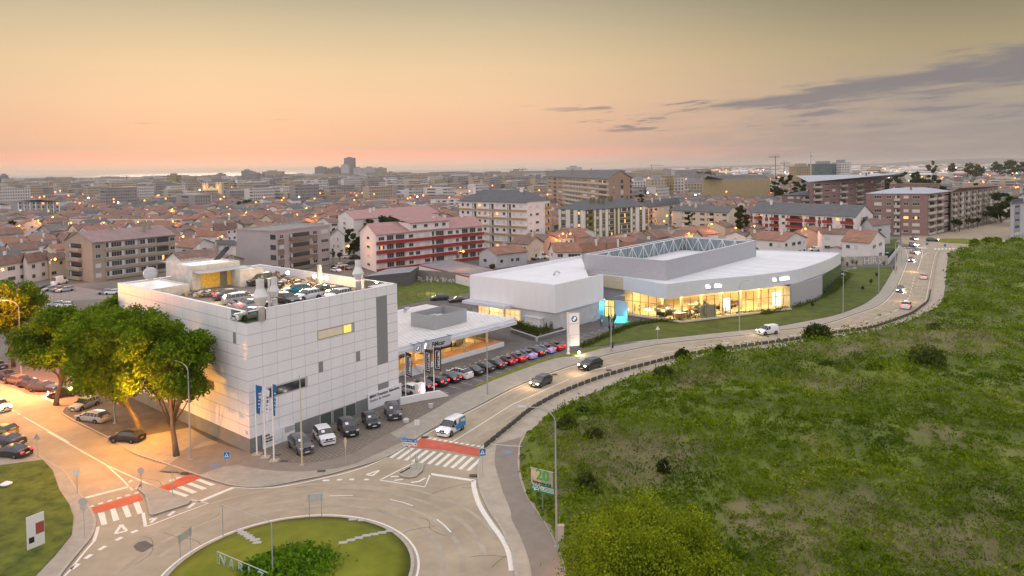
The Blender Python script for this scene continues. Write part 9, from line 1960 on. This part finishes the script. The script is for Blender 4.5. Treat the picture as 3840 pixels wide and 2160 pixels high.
for i,(x,y,w_,h_,mt) in enumerate(((3065,1295,105,3.6,0),(3470,1400,140,4.2,1),(3290,1430,90,2.3,2),(2490,1440,75,2.2,1),(2700,1345,40,1.8,0),(2560,1365,55,2.0,0),(3790,1430,90,2.0,2),(2190,1590,70,1.6,0),(3100,1400,60,1.6,1),(2130,1650,75,2.6,1),(2200,1880,90,2.4,1),(3500,1255,50,1.6,0),(2490,1800,40,1.6,0),(2230,1690,80,2.3,1))):
    P = U3(x,y); rad = w_/2*P.y/FP; C = crown_pts([(0,0,h_*.35,rad,rad*.9,h_*.62),(rad*.4,-.3,h_*.3,rad*.6,rad*.6,h_*.5),(-rad*.45,.2,h_*.3,rad*.55,rad*.6,h_*.45)],3600,.45); C = C[C[:,2] > -.1]
    o = leaves('bush',C,RNG.uniform(.3,.6,len(C)),(fo_dark,fo_mid,fo_field)[mt],loc=(P.x,P.y,.6),up=.8)
    tag(o,('dark green bush at the edge of the road bend','large round dark bush in the right middle of the field','bright green grassy mound left of the large round bush','shaggy bush beside the footpath','small dark bush behind the last barrier blocks','dark bush close to the barrier blocks','bright mound near the right edge of the field','dark shrub by the near end of the barrier','mid green bush in the centre of the field','yellowish bush at the left tip of the field','tall yellow green weeds beside the big street lamp','small dark bush at the end of the footpath bend','small dark shrub alone in the dry patch','yellow green bush behind the left tip of the field')[i],'bush')
for i,(x,yb_,yt_,w_) in enumerate(((2225,1010,985,80),(2300,1009,990,60),(2500,1012,992,90),(2080,1030,1003,60))):
    P = U3(X3(x),Y_(yb_)); rad = w_/s26/2*P.y/FP*1.6; C = crown_pts([(0,0,.8,rad,rad,1.6)],1400,.4); C = C[C[:,2] > -.1]; tag(leaves('bush',C,RNG.uniform(.5,.9,len(C)),fo_field,loc=(P.x,P.y,.5)),'low green bush on the far rim of the field before the roundabout','bush','bushes on the far rim of the field')
slab('central_island',[kR(1400,1075),kR(1500,1062),kR(1750,1062),kR(2000,1080),kR(2125,1100),kR(2050,1118),kR(1800,1123),kR(1500,1108),kR(1410,1092)],.25,m_lawn,'green island of the far roundabout')
# pinkish paths at the far right etc.
struct((lambda b_: (b_.sheet([V2(p) for p in (kR(1440,960),kR(2400,760),kR(2576,735),kR(2700,600),kR(2200,560),kR(2235,720),kR(1480,925),kR(800,985),kR(760,1000))],.014),b_.build('pavement',m_pave))[1])(MB()),'pale pavement along the pink apartment blocks')
fg = MB(); fg.sheet([(330,430),(1000,520),(5200,6500),(900,6000),(380,900)],.008); struct(fg.build('meadow',M('far_meadow',(.06,.075,.03),.95,.4,.01,var2=(.12,.12,.06))),'dusky fields beyond the right edge of the town')
HAZE = 5.5e-5
# ------------------------------------------------------------------ haze
hz_ = MB(); hz_.box(-9000,14000,-60,16000,-1.2,92); o = hz_.build('haze',bpy.data.materials.new('haze_air')); hm = o.data.materials[0]; hm.use_nodes = True; t = hm.node_tree; t.nodes.clear()
vp = t.nodes.new('ShaderNodeVolumePrincipled'); vp.inputs['Color'].default_value = (1,.9,.8,1); vp.inputs['Density'].default_value = HAZE; vp.inputs['Anisotropy'].default_value = .0; mo = t.nodes.new('ShaderNodeOutputMaterial'); t.links.new(vp.outputs[0],mo.inputs['Volume'])
tag(o,'thin dusk haze over the town','haze',kind='stuff')
for o in COL.objects:
    if '_loc' in o: del o['_loc']
print('OBJECTS',len(COL.objects))
